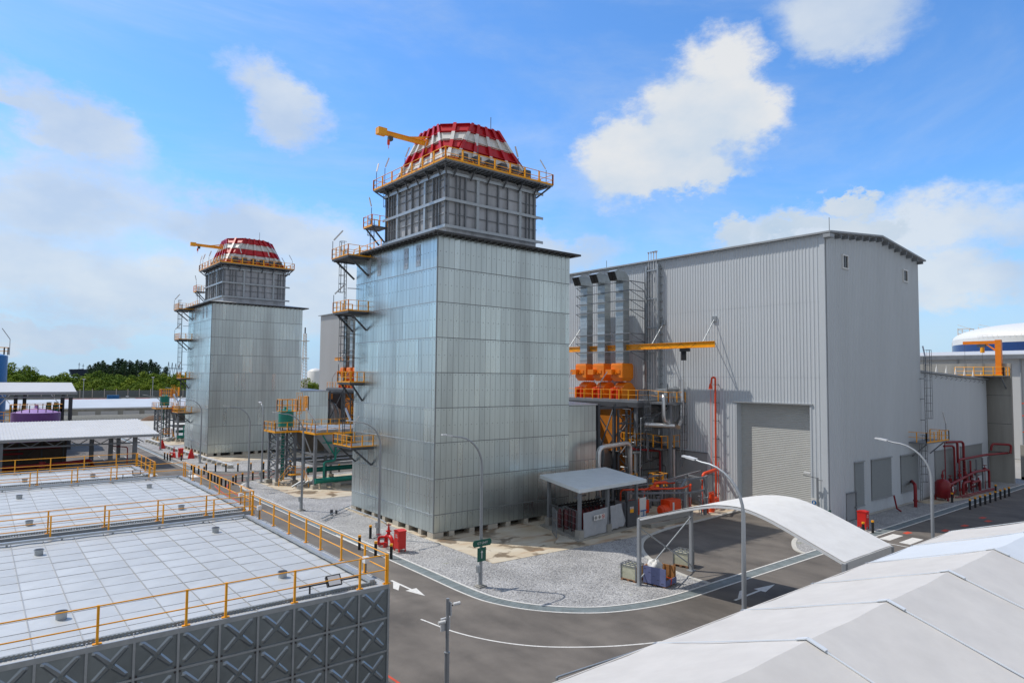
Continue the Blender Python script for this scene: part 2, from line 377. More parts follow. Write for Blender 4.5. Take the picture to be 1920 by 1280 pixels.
gi = MB().prism(EDGE2 + [(64.8, 100.4), (64.8, 190)], -.04, .03); struct('gravel_bed', gi, 'gravel')
REST = smooth_line([(53.2, 27.45), (54, 28.6), (57, 30.2), (61, 30.9), (64.85, 31.05)], 6)
gi = MB().prism([(118, 27.45), (53.2, 27.45)] + REST[1:] + [(118, 31.05)], -.04, .03); struct('gravel_bed', gi, 'gravel')
kb = MB(); strip(kb, LOOP, -.02, .36, .06, -.03); strip(kb, REST, -.36, .02, .06, -.03)
strip(kb, [(64.85, 92.2), (46, 91.6), (31, 91.3), (29.5, 90.9), (27.9, 89.9), (26.6, 87.4), (26.3, 84)], -.35, 0, .06, -.03)
strip(kb, EDGE2[24:], 0, .3, .06, -.03)
struct('kerb', kb, 'curb')
DR = EDGE + [(46, 27.45), (60, 27.45), (90, 27.45), (125, 27.4)]
dr = MB(); strip(dr, DR, .04, .82, .012)
for i in range(3, len(DR) - 1):
    a, b = Vector(DR[i]), Vector(DR[i + 1]); ln = (b - a).length; t = (b - a).normalized(); nn = Vector((t.y, -t.x))
    k = 0.
    while k < ln:
        p = a + t * k; q = p + nn * .8; p = p + nn * .05
        dr.bar((p.x, p.y, .014), (q.x, q.y, .014), .03, .012); k += 1.1
struct('drain_channel', dr, 'grate')
dr = MB(); strip(dr, EDGE2, .32, .9, .012); struct('drain_channel', dr, 'grate')
wl = MB(); strip(wl, DR, .86, .98, .022, -.01); strip(wl, DR, -.1, .03, .045, -.01); strip(wl, EDGE2[:24], .9, 1.02, .006)
strip(wl, smooth_line([(19.2, 44), (19.9, 38), (20.75, 33.8), (21.2, 31.1), (22.1, 28.8), (23.4, 26.9), (25.1, 25.4), (27.3, 24.0), (30, 22.9), (34, 22.3), (40, 22.2)], 5)[10:], -.06, .06, .005)
for y in (49, 55, 61, 67, 73, 79, 85, 104, 110, 116, 122, 128, 134, 140): strip(wl, [(20.6, y), (20.6, y + 2.6)], -.06, .06, .005)
for y in (108, 114, 120, 126, 132): strip(wl, [(17.2, y), (17.2, y + 2.2)], -.06, .06, .005)
def arrow(x, y, a, l=3.6, turn=0):
    c, s_ = cos(a), sin(a); T = lambda u, v: (x + u * c - v * s_, y + u * s_ + v * c)
    wl.add([(*T(-l / 2, -.09), .006), (*T(l * .1, -.09), .006), (*T(l * .1, .09), .006), (*T(-l / 2, .09), .006)], [(0, 1, 2, 3)])
    wl.add([(*T(l * .1, -.42), .006), (*T(l / 2, 0), .006), (*T(l * .1, .42), .006)], [(0, 1, 2)])
    if turn: wl.add([(*T(-l * .2, .09 * turn), .007), (*T(l * .02, .75 * turn), .007), (*T(-l * .12, .8 * turn), .007), (*T(-l * .4, .09 * turn), .007)], [(0, 1, 2, 3) if turn < 0 else (3, 2, 1, 0)])
arrow(23.05, 39.3, radians(-88), 4.2, -1); arrow(40.9, 24.6, radians(2), 5.2, 1); arrow(18.2, 112, radians(90), 3, 1)
for i, (x, y) in enumerate(((65.0, 25.7), (64.9, 24.0), (64.8, 22.3))): wl.add([(x - 1.5, y - .55, .006), (x + 1.5, y - .55, .006), (x + 1.5, y + .35, .006), (x - 1.5, y + .35, .006)], [(0, 1, 2, 3)])
strip(wl, [(62.3, 26.6), (62.3, 21)], -.08, .08, .006)
for x in (26.5, 28.6, 30.6): pass
for k in range(5): wl.add([(17 + k * 1.7, 98.9, .006), (18 + k * 1.7, 98.9, .006), (18 + k * 1.7, 101.4, .006), (17 + k * 1.7, 101.4, .006)], [(0, 1, 2, 3)])
strip(wl, [(28.5, 96), (33.5, 96.4)], -.1, .1, .006)
strip(wl, [(27.3, 56), (25.5, 56.0), (25.5, 51), (26.2, 51)], -.05, .05, .02)
struct('road_markings', wl, 'line')
rl = MB()
strip(rl, smooth_line([(24.6, 99.8), (26.3, 99), (30, 98.4), (36, 98.4), (44, 98.6)], 5), -.08, .08, .007)
strip(rl, smooth_line([(38, 93.6), (31, 93.2), (27.6, 92), (25.8, 89.5), (24.9, 86), (24.6, 80)], 5), -.08, .08, .007)
strip(rl, smooth_line([(24.4, 90), (24.0, 87), (23.6, 82), (23.5, 77)], 5), -.07, .07, .007)
strip(rl, [(15.6, 31), (15.7, 28.5), (15.8, 26)], -.07, .07, .007)
for x, y in ((76, 23.2), (80.5, 22.5), (82, 23.4), (68, 25.4), (72, 23.6)): rl.add([(x - .6, y - .2, .007), (x + .5, y - .3, .007), (x + .7, y + .2, .007), (x - .4, y + .25, .007)], [(0, 1, 2, 3)])
struct('red_markings', rl, 'redline')
ap = MB()
ap.prism([(31.05, 66.8), (31.05, 40.35)] + [p for p in offs(LOOP, -.05) if p[0] > 48] + [(64.84, 66.8)], -.02, .055)
struct('concrete_apron', ap, 'apron')
for dy in (0, 72.92):
    ap = MB().prism([(29.6, 76.2 + dy), (31.2, 73.2 + dy), (48, 72.9 + dy), (48, 90 + dy), (29.6, 90 + dy)], -.02, .055); struct('concrete_apron', ap, 'apron')
ap = MB().prism([(31.3, 139.7), (31.3, 113.3), (47.5, 113.1), (64.8, 113.9), (64.8, 139.7)], -.02, .055); struct('concrete_apron', ap, 'apron')
ap = MB().prism([(86, 31.02), (86, 29.2), (93, 28.2), (99, 28.0), (99, 31.02)], -.02, .06); struct('concrete_apron', ap, 'apron')

# ================================================================ boiler house (near unit, copied for the far one)
X0, X1, Y0, Y1 = 31.49, 47.67, 49.51, 65.52
B = thing('boiler_tower', 'large near galvanised steel boiler tower with red and white banded stack, on concrete blocks', 'boiler tower', (39.6, 57.5, 0), 'boiler towers with banded stacks',
          'smaller far galvanised steel boiler tower with red and white banded stack, beyond the road junction')
ZR = [.52, 2.05, 5.13, 8.26, 11.32, 14.43, 17.54, 20.69, 23.77, 26.68]
def clad(mb, sm, p, q, zs, w=.6, tilt=.007, out=(0, -1)):
    """sheet panels on the vertical plane from p to q"""
    n = round(math.hypot(q[0] - p[0], q[1] - p[1]) / w); ox, oy = out
    for j in range(len(zs) - 1):
        z0, z1 = zs[j], zs[j + 1]
        run = 0
        for i in range(n):
            a, b = (i + .022) / n, (i + 1 - .022) / n
            ax, ay = p[0] + (q[0] - p[0]) * a, p[1] + (q[1] - p[1]) * a; bx, by = p[0] + (q[0] - p[0]) * b, p[1] + (q[1] - p[1]) * b
            if run <= 0: run = random.choice((1, 1, 2, 3, 4)); base = random.random() ** 1.6 if random.random() < .5 else .35
            run -= 1; mb.cur = min(1, max(0, base + random.uniform(-.1, .1)))
            o = [.02 + random.uniform(-tilt, tilt) for _ in range(4)]; zm = (z0 + z1) / 2 + random.uniform(-.2, .2); bo = random.uniform(-.004, .008)
            g = lambda x, y, k, z: (x + ox * k, y + oy * k, z)
            vs = [g(ax, ay, o[0], z0 + .03), g(bx, by, o[1], z0 + .03), g(bx, by, (o[1] + o[2]) / 2 + bo, zm), g(ax, ay, (o[0] + o[3]) / 2 + bo, zm), g(bx, by, o[2], z1 - .03), g(ax, ay, o[3], z1 - .03)]
            mb.add(vs, [(0, 1, 2, 3), (3, 2, 4, 5)] if (ox, oy) in ((0, -1),) else [(3, 2, 1, 0), (5, 4, 2, 3)])
        mb.cur = None
        if j and oy: sm.bar((p[0] + ox * .02, p[1] + oy * .02, z0), (q[0] + ox * .02, q[1] + oy * .02, z0), .03, .07)
        elif j: sm.m = 1; sm.bar((p[0] + ox * .03, p[1] + oy * .03, z0), (q[0] + ox * .03, q[1] + oy * .03, z0), .05, .06); sm.m = 0
    return mb
core = MB().box(X0, X1, Y0, Y1, .5, 26.7)
core.m = 1
seams = MB()
clad(core, seams, (X0, Y0), (X1, Y0), ZR, out=(0, -1)); clad(core, seams, (X0, Y0), (X0, Y1), ZR, out=(-1, 0)); seams_ = None
for j in range(1, 9):
    for x in range(27):
        for z in ((ZR[j] + ZR[j + 1]) / 2, ZR[j] - .18):
            seams.cbox((X0 + .3 + x * .6, Y0 - .03, z), (.05, .03, .06)); seams.cbox((X0 - .03, Y0 + .3 + x * .593, z), (.03, .05, .06))
wall = core.build('casing_wall', ['galv_seam', 'galv'], B)
seams.box(X0 - .04, X0 + .06, Y0 - .05, Y0 + .05, .5, 26.68); seams.build('seam_strip', ['galv_seam', 'galv_steel'], wall)
for y in (52.4, 54.6, 60.0, 62.2):
    pm_ = MB(); pm_.m = 0; pm_.box(X0 - .05, X0 - .03, y, y + .75, 24.2, 26.2)
    for k in range(3):
        for j in range(2): pm_.cbox((X0 - .06, y + .2 + j * .35, 24.6 + k * .6), (.03, .12, .2))
    pm_.build('access_plate', 'galv_steel', wall)
rf = MB()
def frustum(mb, a, z0, b, z1):
    A = [(a[0], a[2], z0), (a[1], a[2], z0), (a[1], a[3], z0), (a[0], a[3], z0)]; Bv = [(b[0], b[2], z1), (b[1], b[2], z1), (b[1], b[3], z1), (b[0], b[3], z1)]
    mb.add(A + Bv, [(3, 2, 1, 0), (4, 5, 6, 7), (0, 1, 5, 4), (1, 2, 6, 5), (2, 3, 7, 6), (3, 0, 4, 7)])
CX0, CX1, CY0, CY1 = 33.97, 45.16, 52.0, 63.3
frustum(rf, (X0 - .75, X1 + .85, Y0 - .75, Y1 + .75), 26.87, (CX0 - .1, CX1 + .1, CY0 - .1, CY1 + .1), 27.35)
roof = rf.build('roof', 'roofgalv', B)
ed = MB().box(X0 - .8, X1 + .9, Y0 - .8, Y1 + .8, 26.69, 26.87)
for k in range(24): ed.box(X0 - .6 + k * .73, X0 - .52 + k * .73, Y0 - .85, Y0 - .05, 26.55, 26.69); ed.box(X0 - .85, X0 - .05, Y0 - .6 + k * .73, Y0 - .52 + k * .73, 26.55, 26.69)
ed.build('gutter', 'roofdark', roof)
kx = X0 - .05
for i, (w, d, st) in enumerate([(1.1, 0, 0), (.55, 0, 1.7), (.55, 0, 3.9), (1.1, 0, 6.0), (.55, 0, 8.1), (.55, 0, 10.3), (1.1, 0, 12.6), (.55, 0, 14.6)]):
    MB().box(kx + st, kx + st + w, Y0 - .02, Y0 + .9, 0, .5).build('footing', 'concrete', B)
for i, (w, st) in enumerate([(.55, 1.9), (.55, 4.1), (1.1, 6.0), (.55, 8.6), (.55, 10.8), (.55, 13.0), (1.1, 14.9)]):
    MB().box(kx, kx + .8, Y0 + st, Y0 + st + w, 0, .5).build('footing', 'concrete', B)
dk = MB().box(X0 + 1.2, X1 - 1, Y0 + 1.4, Y1 - 1, 0, .49); dk.build('base_frame', 'dark', B)
# inlet duct block
db = MB().box(47.67, 54.25, 52, 63, .4, 11.1); db.m = 1; sm = MB(); clad(db, sm, (47.7, 52), (54.25, 52), [.45, 2.05, 5.13, 8.26, 11.05], out=(0, -1))
d_ = db.build('inlet_duct', ['galv_seam', 'galv'], B); sm.build('seam_strip', 'galv_steel', d_)
r2 = MB().box(47.67, 54.4, 51.85, 63.1, 11.1, 11.2); frustum(r2, (47.67, 54.4, 51.85, 63.1), 11.2, (47.67, 51, 55, 61), 11.6); r2.build('duct_roof', 'roofgalv', d_)
# stack casing
sc = MB().box(CX0, CX1, CY0, CY1, 27.3, 33.9).build('stack_casing', 'casing', B)
fr = MB()
for z in (28.2, 30.75, 33.3):
    o = .34
    for (x0, x1, y0, y1) in ((CX0 - o, CX1 + o, CY0 - o, CY0), (CX0 - o, CX1 + o, CY1, CY1 + o), (CX0 - o, CX0, CY0, CY1), (CX1, CX1 + o, CY0, CY1)): fr.box(x0, x1, y0, y1, z - .03, z + .03)
    fr.box(CX0 - o - .02, CX1 + o + .35, CY0 - o - .03, CY0 - o, z - .14, z + .14); fr.box(CX0 - o - .03, CX0 - o, CY0 - o - .03, CY1 + o + .3, z - .14, z + .14)
fr.build('ring_beam', 'galv_steel', sc)
vr = MB()
for lev in ((28.3, 30.65), (30.85, 33.2)):
    z0, z1 = lev
    for t, w, d in ((.0, .2, .16), (.09, .09, .2), (.13, .05, .2), (.18, .12, .26), (.295, .32, .3), (.42, .07, .18), (.535, .12, .26), (.65, .07, .18), (.775, .3, .3), (.87, .06, .2), (.91, .06, .2), (.96, .14, .24)):
        q = MB() if w > .25 else vr; q2 = MB() if w > .25 else vr
        x = CX0 + t * (CX1 - CX0); q.box(x, x + w, CY0 - d, CY0, z0, z1)
        y = CY0 + t * (CY1 - CY0); q2.box(CX0 - d, CX0, y, y + w, z0, z1)
        if w > .25: q.build('main_stiffener', 'galv_steel', sc); q2.build('main_stiffener', 'galv_steel', sc)
    for k in (.5,):
        z = z0 + (z1 - z0) * k
        vr.box(CX0, CX1, CY0 - .13, CY0, z - .03, z + .03); vr.box(CX0 - .13, CX0, CY0, CY1, z - .03, z + .03)
    for k in (.12, .2): vr.box(CX0 - .1, CX0, CY0 + .3, CY1 - .3, z1 - k - .3, z1 - k - .26)
vr.build('stiffener_grid', 'frame', sc)
hb = MB()
for k in range(6):
    x = CX0 + .6 + k * 2.0; y = CY0 + .6 + k * 2.02
    hb.bar((x, CY0 - .2, 33.0), (x, 50.9, 34.0), .12); hb.bar((CX0 - .2, y, 33.0), (33.1, y, 34.0), .12)
    hb.box(x - .05, x + .05, 50.8, CY0, 33.75, 33.98); hb.box(33.1, CX0, y - .05, y + .05, 33.75, 33.98)
    hb.bar((CX1 + .1, CY0 + k * 2.02 + .6, 33.0), (46.0, CY0 + k * 2.02 + .6, 34.0), .12)
hb.bar((CX0, CY0, 32.9), (33, 50.9, 34), .14); hb.bar((CX1, CY0, 32.9), (46.1, 50.8, 34), .14); hb.bar((CX0, CY1, 32.9), (33, 64.6, 34), .14)
for k in range(26):
    hb.box(33.0 + k * .5, 33.08 + k * .5, 50.7, 64.5, 33.9, 34.0)
hb.build('platform_bracket', 'dark', sc)
PX0, PX1, PY0, PY1 = 32.85, 46.2, 50.55, 64.7
pl_ = MB().box(PX0, PX1, PY0, PY1, 34.0, 34.12).build('top_platform', 'frame', B)
hr = MB().rail([(PX0, PY1, 34.12), (PX0, PY0, 34.12), (PX1, PY0, 34.12), (PX1, PY1, 34.12), (PX0, PY1, 34.12)], 1.15, 2.0, .035, .065)
for (a, b) in (((PX0, PY0), (PX1, PY0)), ((PX0, PY0), (PX0, PY1)), ((PX1, PY0), (PX1, PY1)), ((PX0, PY1), (PX1, PY1))): hr.bar((*a, 34.2), (*b, 34.2), .06, .17)
hr.rail([(PX0 + 1, PY0 + 1, 34.12), (PX1 - 1, PY0 + 1, 34.12)], .7, 1.4, .03, .04); hr.rail([(PX0 + 1, PY0 + 1, 34.12), (PX0 + 1, PY1 - 1, 34.12)], .7, 1.4, .03, .04)
hr.build('handrail', 'yellow', pl_)
# octagonal transition
SX, SY, ZT = 39.55, 57.6, 39.5
def oct_(a, c, z): return [(SX + sx * x, SY + sy * y, z) for sx, sy, x, y in ((1, -1, c, a), (1, -1, a, c), (1, 1, a, c), (1, 1, c, a), (-1, 1, c, a), (-1, 1, a, c), (-1, -1, a, c), (-1, -1, c, a))]
lo, hi = oct_(5.3, 5.2, 34.3), oct_(3.95, 1.75, ZT)
cn = MB(); cn.add(lo + hi, [(i, (i + 1) % 8, 8 + (i + 1) % 8, 8 + i) for i in range(8)])
inn = oct_(3.7, 1.6, ZT); inb = oct_(3.4, 1.4, 37)
cn.add(hi + inn + inb, [(i, (i + 1) % 8, 8 + (i + 1) % 8, 8 + i) for i in range(8)] + [(8 + i, 8 + (i + 1) % 8, 16 + (i + 1) % 8, 16 + i) for i in range(8)] + [tuple(range(16, 24))])
rb = MB()
for i in range(8):
    a, b, c, d = Vector(lo[i]), Vector(lo[(i + 1) % 8]), Vector(hi[i]), Vector(hi[(i + 1) % 8])
    nrm = (b - a + (d - c)).cross(c - a + (d - b)).normalized()
    ts = (.04, .25, .5, .75, .96) if (b - a).length > 2 else (.5,)
    for t in ts:
        p, q = a.lerp(b, t), c.lerp(d, t); w = (b - a + d - c).normalized() * .05; w2 = w * 3.4
        vs = [p - w + nrm * .0, p + w, q + w, q - w, p - w + nrm * .3, p + w + nrm * .3, q + w + nrm * .22, q - w + nrm * .22]
        rb.add(vs, [(3, 2, 1, 0), (4, 5, 6, 7), (0, 1, 5, 4), (1, 2, 6, 5), (2, 3, 7, 6), (3, 0, 4, 7)])
        vs = [p - w2 + nrm * .3, p + w2 + nrm * .3, q + w2 + nrm * .22, q - w2 + nrm * .22, p - w2 + nrm * .33, p + w2 + nrm * .33, q + w2 + nrm * .25, q - w2 + nrm * .25]
        rb.add(vs, [(3, 2, 1, 0), (4, 5, 6, 7), (0, 1, 5, 4), (1, 2, 6, 5), (2, 3, 7, 6), (3, 0, 4, 7)])
    for t in (.2, .4, .6, .8, .985):
        p, q = a.lerp(c, t) + nrm * .1, b.lerp(d, t) + nrm * .1
        rb.bar(p, q, .22, .06)
cone = cn.build('stack_transition', 'bands', B); rb.build('stack_rib', 'bands', cone)
for k in range(6):
    x = SX - 4 + k * 1.6; MB().box(x, x + .75, SY - 5.75, SY - 4.7, 34.7, 35.6).build('vent_box', 'dark', cone)
MB().bar((SX + 1.2, SY - 3.4, ZT), (SX + 1.2, SY - 3.4, ZT + 1.6), .05).build('lightning_rod', 'dark', cone)
# access platforms and ladders
def platf(x0, x1, y0, y1, z, px, gate=True):
    fl = MB().box(x0, x1, y0, y1, z - .2, z - .01)
    fl.bar((x1, y0 + .3, z - 1.9), (x0 + .3, y0 + .3, z - .15), .16); fl.bar((x1, y1 - .3, z - 1.9), (x0 + .3, y1 - .3, z - .15), .16)
    fl.box(x0 + .1, x1, y0 + .2, y0 + .4, z - .3, z - .14); fl.box(x0 + .1, x1, y1 - .4, y1 - .2, z - .3, z - .14)
    f = fl.build('access_platform', 'dark', B)
    h = MB().rail([(x1, y0, z), (x0, y0, z), (x0, y1, z), (x1, y1, z)], 1.1, 1.0, .028, .045)
    for a, b in (((x1, y0), (x0, y0)), ((x0, y0), (x0, y1)), ((x0, y1), (x1, y1))): h.bar((*a, z + .06), (*b, z + .06), .05, .12)
    h.build('handrail', 'yellow', f); return f
p20 = platf(29.25, 31.45, 62.6, 66.3, 20.7, B); p26 = platf(29.0, 31.45, 62.4, 66.3, 26.35, B); p7 = platf(29.1, 31.45, 60.9, 65.1, 7.05, B); p13 = platf(29.9, 31.45, 63.2, 66.2, 13.4, B)
MB().rail([(31.45, 66.3, 26.35), (33.6, 66.3, 27)], 1.1, 1.2).rail([(31.45, 66.2, 26.6), (31.9, 60.9, 26.95)], 1.1, 1.2).build('handrail', 'yellow', p26)
ld = MB().ladder(30.3, 65.7, 20.7, 27.6).ladder(30.6, 66.0, 7.1, 20.7, cage=False).ladder(30.6, 66.0, 13.4, 20.5)
for z in (9, 11.5, 16, 18.5, 23.4): ld.bar((30.6, 65.8, z), (31.5, 65.4, z), .07)
ld.build('ladder', 'dark', B)
ul = MB().ladder(33.0, 65.1, 27.2, 31.0, out=(0, 1), d=(1, 0)); ul.ladder(34.4, 64.2, 30.4, 34.1, out=(0, 1), d=(1, 0)); ul.bar((34, 63.7, 28), (34, 63.7, 34), .28); ul.build('ladder', 'dark', B)
up = MB().box(32.2, 34, 63.6, 65.6, 29.95, 30.1); up.bar((34, 64, 28.4), (32.4, 64, 30), .14); up.bar((34, 65.4, 28.4), (32.4, 65.4, 30), .14); upo = up.build('access_platform', 'dark', B)
MB().rail([(34, 63.6, 30.1), (32.2, 63.6, 30.1), (32.2, 65.6, 30.1), (34, 65.6, 30.1)], 1.15, .95, .03, .045).bar((32.2, 63.6, 30.1), (32.2, 65.6, 30.1), .05, .22).build('handrail', 'yellow', upo)
def wl_(p, parent, d=(.35, -.2), h=1.9):
    m = MB(); m.bar(p, (p[0], p[1], p[2] + h), .05)
    a = Vector((p[0], p[1], p[2] + h)); b = a + Vector((d[0], d[1], 1.1)); o = m.build('light_pole', 'dark', parent)
    MB().bar(a + (b - a) * .1, b, .14, .1).build('tube_light', 'lamphead', o)
for p, d in (((PX0, PY1 - .6, 34.1), (.35, .25)), ((PX0, 62.2, 34.1), (.3, -.3)), ((PX0, 58, 34.1), (.3, -.3)), ((36.5, PY0, 34.1), (-.4, .0)), ((41.5, PY0, 34.1), (-.4, 0)), ((PX1, 51.6, 34.1), (-.5, .4)), ((PX1, 55.5, 34.1), (-.5, .4))): wl_(p, pl_, d)
wl_((29.0, 66.2, 26.4), p26, (.7, -.9)); wl_((29.25, 66.2, 20.7), p20, (.8, -.9)); wl_((32.2, 63.8, 30.1), upo, (-.2, .2)); wl_((29.2, 61, 7.1), p7, (.4, -.6)); wl_((29.9, 66, 13.4), p13, (.5, -.4))
# bracket and pipe under p7 etc

J = thing('jib_crane', 'orange jib crane beam reaching out beside the top of the near red and white stack', 'jib crane', (35, 57.6, 34.1), 'orange jib cranes by the stacks',
          'orange jib crane beam reaching out beside the top of the far red and white stack')
MB().cyl(35.1, 57.6, 34.12, 38.3, .22, 12).build('mast', 'orange', J)
bm_ = MB().box(29.9, 35.4, 57.5, 57.7, 37.65, 37.73).box(29.9, 35.4, 57.57, 57.63, 37.73, 38.05).box(29.9, 35.4, 57.48, 57.72, 38.05, 38.13).box(29.5, 30.4, 57.25, 57.95, 37.6, 38.25)
bo = bm_.build('beam', 'yellow', J); MB().bar((33.0, 57.6, 38.1), (36.4, 57.2, 38.75), .1).bar((33.0, 57.6, 38.1), (36.4, 58.2, 38.75), .1).build('tie_rod', 'yellow', bo)
ho = MB().box(30.75, 31.15, 57.4, 57.85, 37.25, 37.65).build('hoist', 'dark', J); MB().cyl(30.75, 57.6, 36.8, 37.25, .14, 8).bar((30.75, 57.6, 36.4), (30.75, 57.6, 36.8), .04).build('hook', 'orangered', ho)

# ================================================================ turbine hall
HX0, HX1, HY0, HY1, HE = 64.86, 88.1, 31.06, 81.0, 28.55
HM = 76.5; HP = 29.75
def ribbed_y(mb, x, y0, y1, z0, z1, pitch=.36, d=.042):
    """ribbed sheet on plane X=x facing -X"""
    n = round((y1 - y0) / pitch); p = (y1 - y0) / n; pts = []
    for i in range(n):
        y = y0 + i * p; pts += [(x, y), (x, y + p * .52), (x - d, y + p * .64), (x - d, y + p * .88)]
    pts.append((x, y1)); b = len(mb.v); mb.v += [(a, c, z0) for a, c in pts] + [(a, c, z1) for a, c in pts]; k = len(pts)
    for i in range(k - 1): mb.face([b + i + 1, b + i, b + k + i, b + k + i + 1])
def ribbed_x(mb, y, x0, x1, z0, zf, pitch=.36, d=.045):
    n = round((x1 - x0) / pitch); p = (x1 - x0) / n; pts = []
    for i in range(n):
        x = x0 + i * p; pts += [(x, y), (x + p * .52, y), (x + p * .64, y - d), (x + p * .88, y - d)]
    pts.append((x1, y)); b = len(mb.v); mb.v += [(a, c, z0) for a, c in pts] + [(a, c, zf(a)) for a, c in pts]; k = len(pts)
    for i in range(k - 1): mb.face([b + i, b + i + 1, b + k + i + 1, b + k + i])
def hallroof(x): return HE + (HP - HE) * (1 - abs(x - HM) / (HM - HX0)) ** 1 if x <= HM else HP - (HP - HE) * (x - HM) / (HX1 - HM)
def make_hall(yo, label, group, full):
    y0, y1 = HY0 + yo, HY1 + yo
    H = thing('turbine_hall', label, 'industrial hall', (76, y0 + 25, 0), group)
    w = MB()
    DY0, DY1, DZ = 32.85 + yo, 41.0 + yo, 11.6
    cl = 'hall'
    if full:
        ribbed_y(w, HX0, y0 + .55, DY0, .25, 14.5); ribbed_y(w, HX0, DY1, y1, .25, 14.5); ribbed_y(w, HX0, DY0, DY1, DZ, 14.5)
        ribbed_y(w, HX0 - .009, y0 + .55, DY0, 14.35, 22); ribbed_y(w, HX0 - .009, DY1, y1, 14.35, 22); ribbed_y(w, HX0 - .009, DY0, DY1, 14.35, 22)
        ribbed_y(w, HX0 - .018, y0 + .55, DY0, 21.9, HE); ribbed_y(w, HX0 - .018, DY1, y1, 21.9, HE); ribbed_y(w, HX0 - .018, DY0, DY1, 21.9, HE)
        w.box(HX0 - .11, HX0 + .5, y0 + .05, y0 + .55, .25, HE)      # corner flashing
        for (a, b) in ((DY0 - .15, DY0), (DY1, DY1 + .15)): w.box(HX0 - .07, HX0 + .02, a, b, .0, DZ)
        w.quad((HX0, DY1, 0), (HX0 + .9, DY1, 0), (HX0 + .9, DY1, DZ), (HX0, DY1, DZ)); w.quad((HX0, DY0, 0), (HX0 + .9, DY0, 0), (HX0 + .9, DY0, DZ), (HX0, DY0, DZ))
        w.quad((HX0, DY0, DZ), (HX0 + .9, DY0, DZ), (HX0 + .9, DY1, DZ), (HX0, DY1, DZ))
        ribbed_x(w, y0, HX0 + .1, HX1, .25, lambda x: 14.5); ribbed_x(w, y0 - .009, HX0 + .1, HX1, 14.4, hallroof)
    else:
        w.quad((HX0, y0, 0), (HX0, y1, 0), (HX0, y1, HE), (HX0, y0, HE)); ribbed_y(w, HX0 - .01, y0, y1, .25, HE)
        w.add([(HX0, y0, 0), (HX1, y0, 0), (HX1, y0, HE), (HM, y0, HP), (HX0, y0, HE)], [(0, 1, 2, 3, 4)])
    w.add([(HX0, y1, 0), (HX1, y1, 0), (HX1, y1, HE), (HM, y1, HP), (HX0, y1, HE)], [(4, 3, 2, 1, 0)]); w.quad((HX1, y0, 0), (HX1, y1, 0), (HX1, y1, HE), (HX1, y0, HE))
    wo = w.build('wall', 'hall' if full else 'hall_far', H)
    MB().box(HX0 + .02, HX1 - .01, y0 + .06, y0 + .3, 0, .25).box(HX0 + .05, HX0 + .3, y0 + .3, DY0, 0, .25).box(HX0 + .05, HX0 + .3, DY1, y1, 0, .25).build('plinth', 'curb', H)
    r = MB().profile([(HX0 - .5, HE - .02), (HM, HP + .02), (HX1 + .6, HE - .05), (HX1 + .6, HE + .13), (HM, HP + .2), (HX0 - .5, HE + .16)], 'y', y0 - .75, y1 + .5)
    ro = r.build('roof', 'trim', H)
    if full:
        for k in range(15):
            x = HX0 + .25 + k * 1.62; z = hallroof(min(x, HX1)) - .05
            MB().box(x, x + .13, y0 - .7, y0 - .06, z - .42, z - .06).build('eave_purlin', 'frame', ro)
        MB().box(HX0 - .5, HX0 + .4, y0 - .72, y0 - .02, HE - .45, HE - .1).build('eave_soffit', 'trim', ro)
        dr_ = MB(); n = 62
        b = len(dr_.v)
        for i in range(n):
            z = .1 + i * (DZ - .1) / n; z2 = .1 + (i + 1) * (DZ - .1) / n
            dr_.add([(HX0 + .87, DY0, z), (HX0 + .87, DY1, z), (HX0 + .845, DY1, (z + z2) / 2), (HX0 + .845, DY0, (z + z2) / 2), (HX0 + .87, DY1, z2), (HX0 + .87, DY0, z2)], [(3, 2, 1, 0), (5, 4, 2, 3)])
        dr_.build('roller_shutter', 'shutter', H)
        MB().box(HX0 - .16, HX0 + .02, DY0 - .3, DY1 + .4, DZ, DZ + .12).build('door_head', 'trim', H)
        for (x, z) in ((68.25, 26.2), (83.5, 26.35)):
            f = MB()
            for (a, b_, c, d) in ((x, x + 1.3, z - .75, z - .6), (x, x + 1.3, z + .6, z + .75), (x, x + .14, z - .6, z + .6), (x + 1.16, x + 1.3, z - .6, z + .6)): f.box(a, b_, y0 - .16, y0 + .1, c, d)
            wi = f.build('window', 'white', H)
            MB().box(x + .14, x + 1.16, y0 - .06, y0 - .02, z - .6, z + .6).build('pane', 'glass', wi)
            MB().box(x + .62, x + .68, y0 - .1, y0 - .06, z - .6, z + .6).build('mullion', 'trim', wi)
        for (a, b_, c, d) in ((70.2, 72.3, 1.3, 5.7), (74.1, 79.1, 1.6, 5.7), (81.7, 86.7, 1.6, 5.65)):
            lv = MB().box(a, b_, y0 - .05, y0 - .045, c, d); n = int((d - c) / .16)
            for i in range(n): z = c + i * (d - c) / n; lv.add([(a, y0 - .12, z), (b_, y0 - .12, z), (b_, y0 - .055, z + .13), (a, y0 - .055, z + .13)], [(0, 1, 2, 3)])
            o = lv.build('louvre_panel', 'louvre', H); MB().box(a - .12, b_ + .12, y0 - .2, y0 - .05, d, d + .1).build('flashing', 'trim', o); MB().box(a - .06, b_ + .06, y0 - .16, y0 - .05, c - .12, c - .02).build('flashing', 'trim', o)
        dd = MB().box(68.3, 70.2, y0 - .09, y0 - .05, .1, 2.75).build('door', 'trim', H); MB().box(70.2, 70.3, y0 - .2, y0 - .06, .05, 2.85).box(68.2, 70.35, y0 - .25, y0 - .06, 2.76, 2.84).build('door_frame', 'frame', dd)
        MB().box(69.95, 70.05, y0 - .16, y0 - .1, 1.2, 1.3).build('handle', 'dark', dd)
        MB().box(HX0 - .07, HX0 - .01, 44.8, 49.6, .3, 5.7).build('blank_panel', 'trim', H)
        MB().box(HX0 - .14, HX0 - .01, 44.7, 49.7, 5.7, 5.8).build('flashing', 'frame', H)
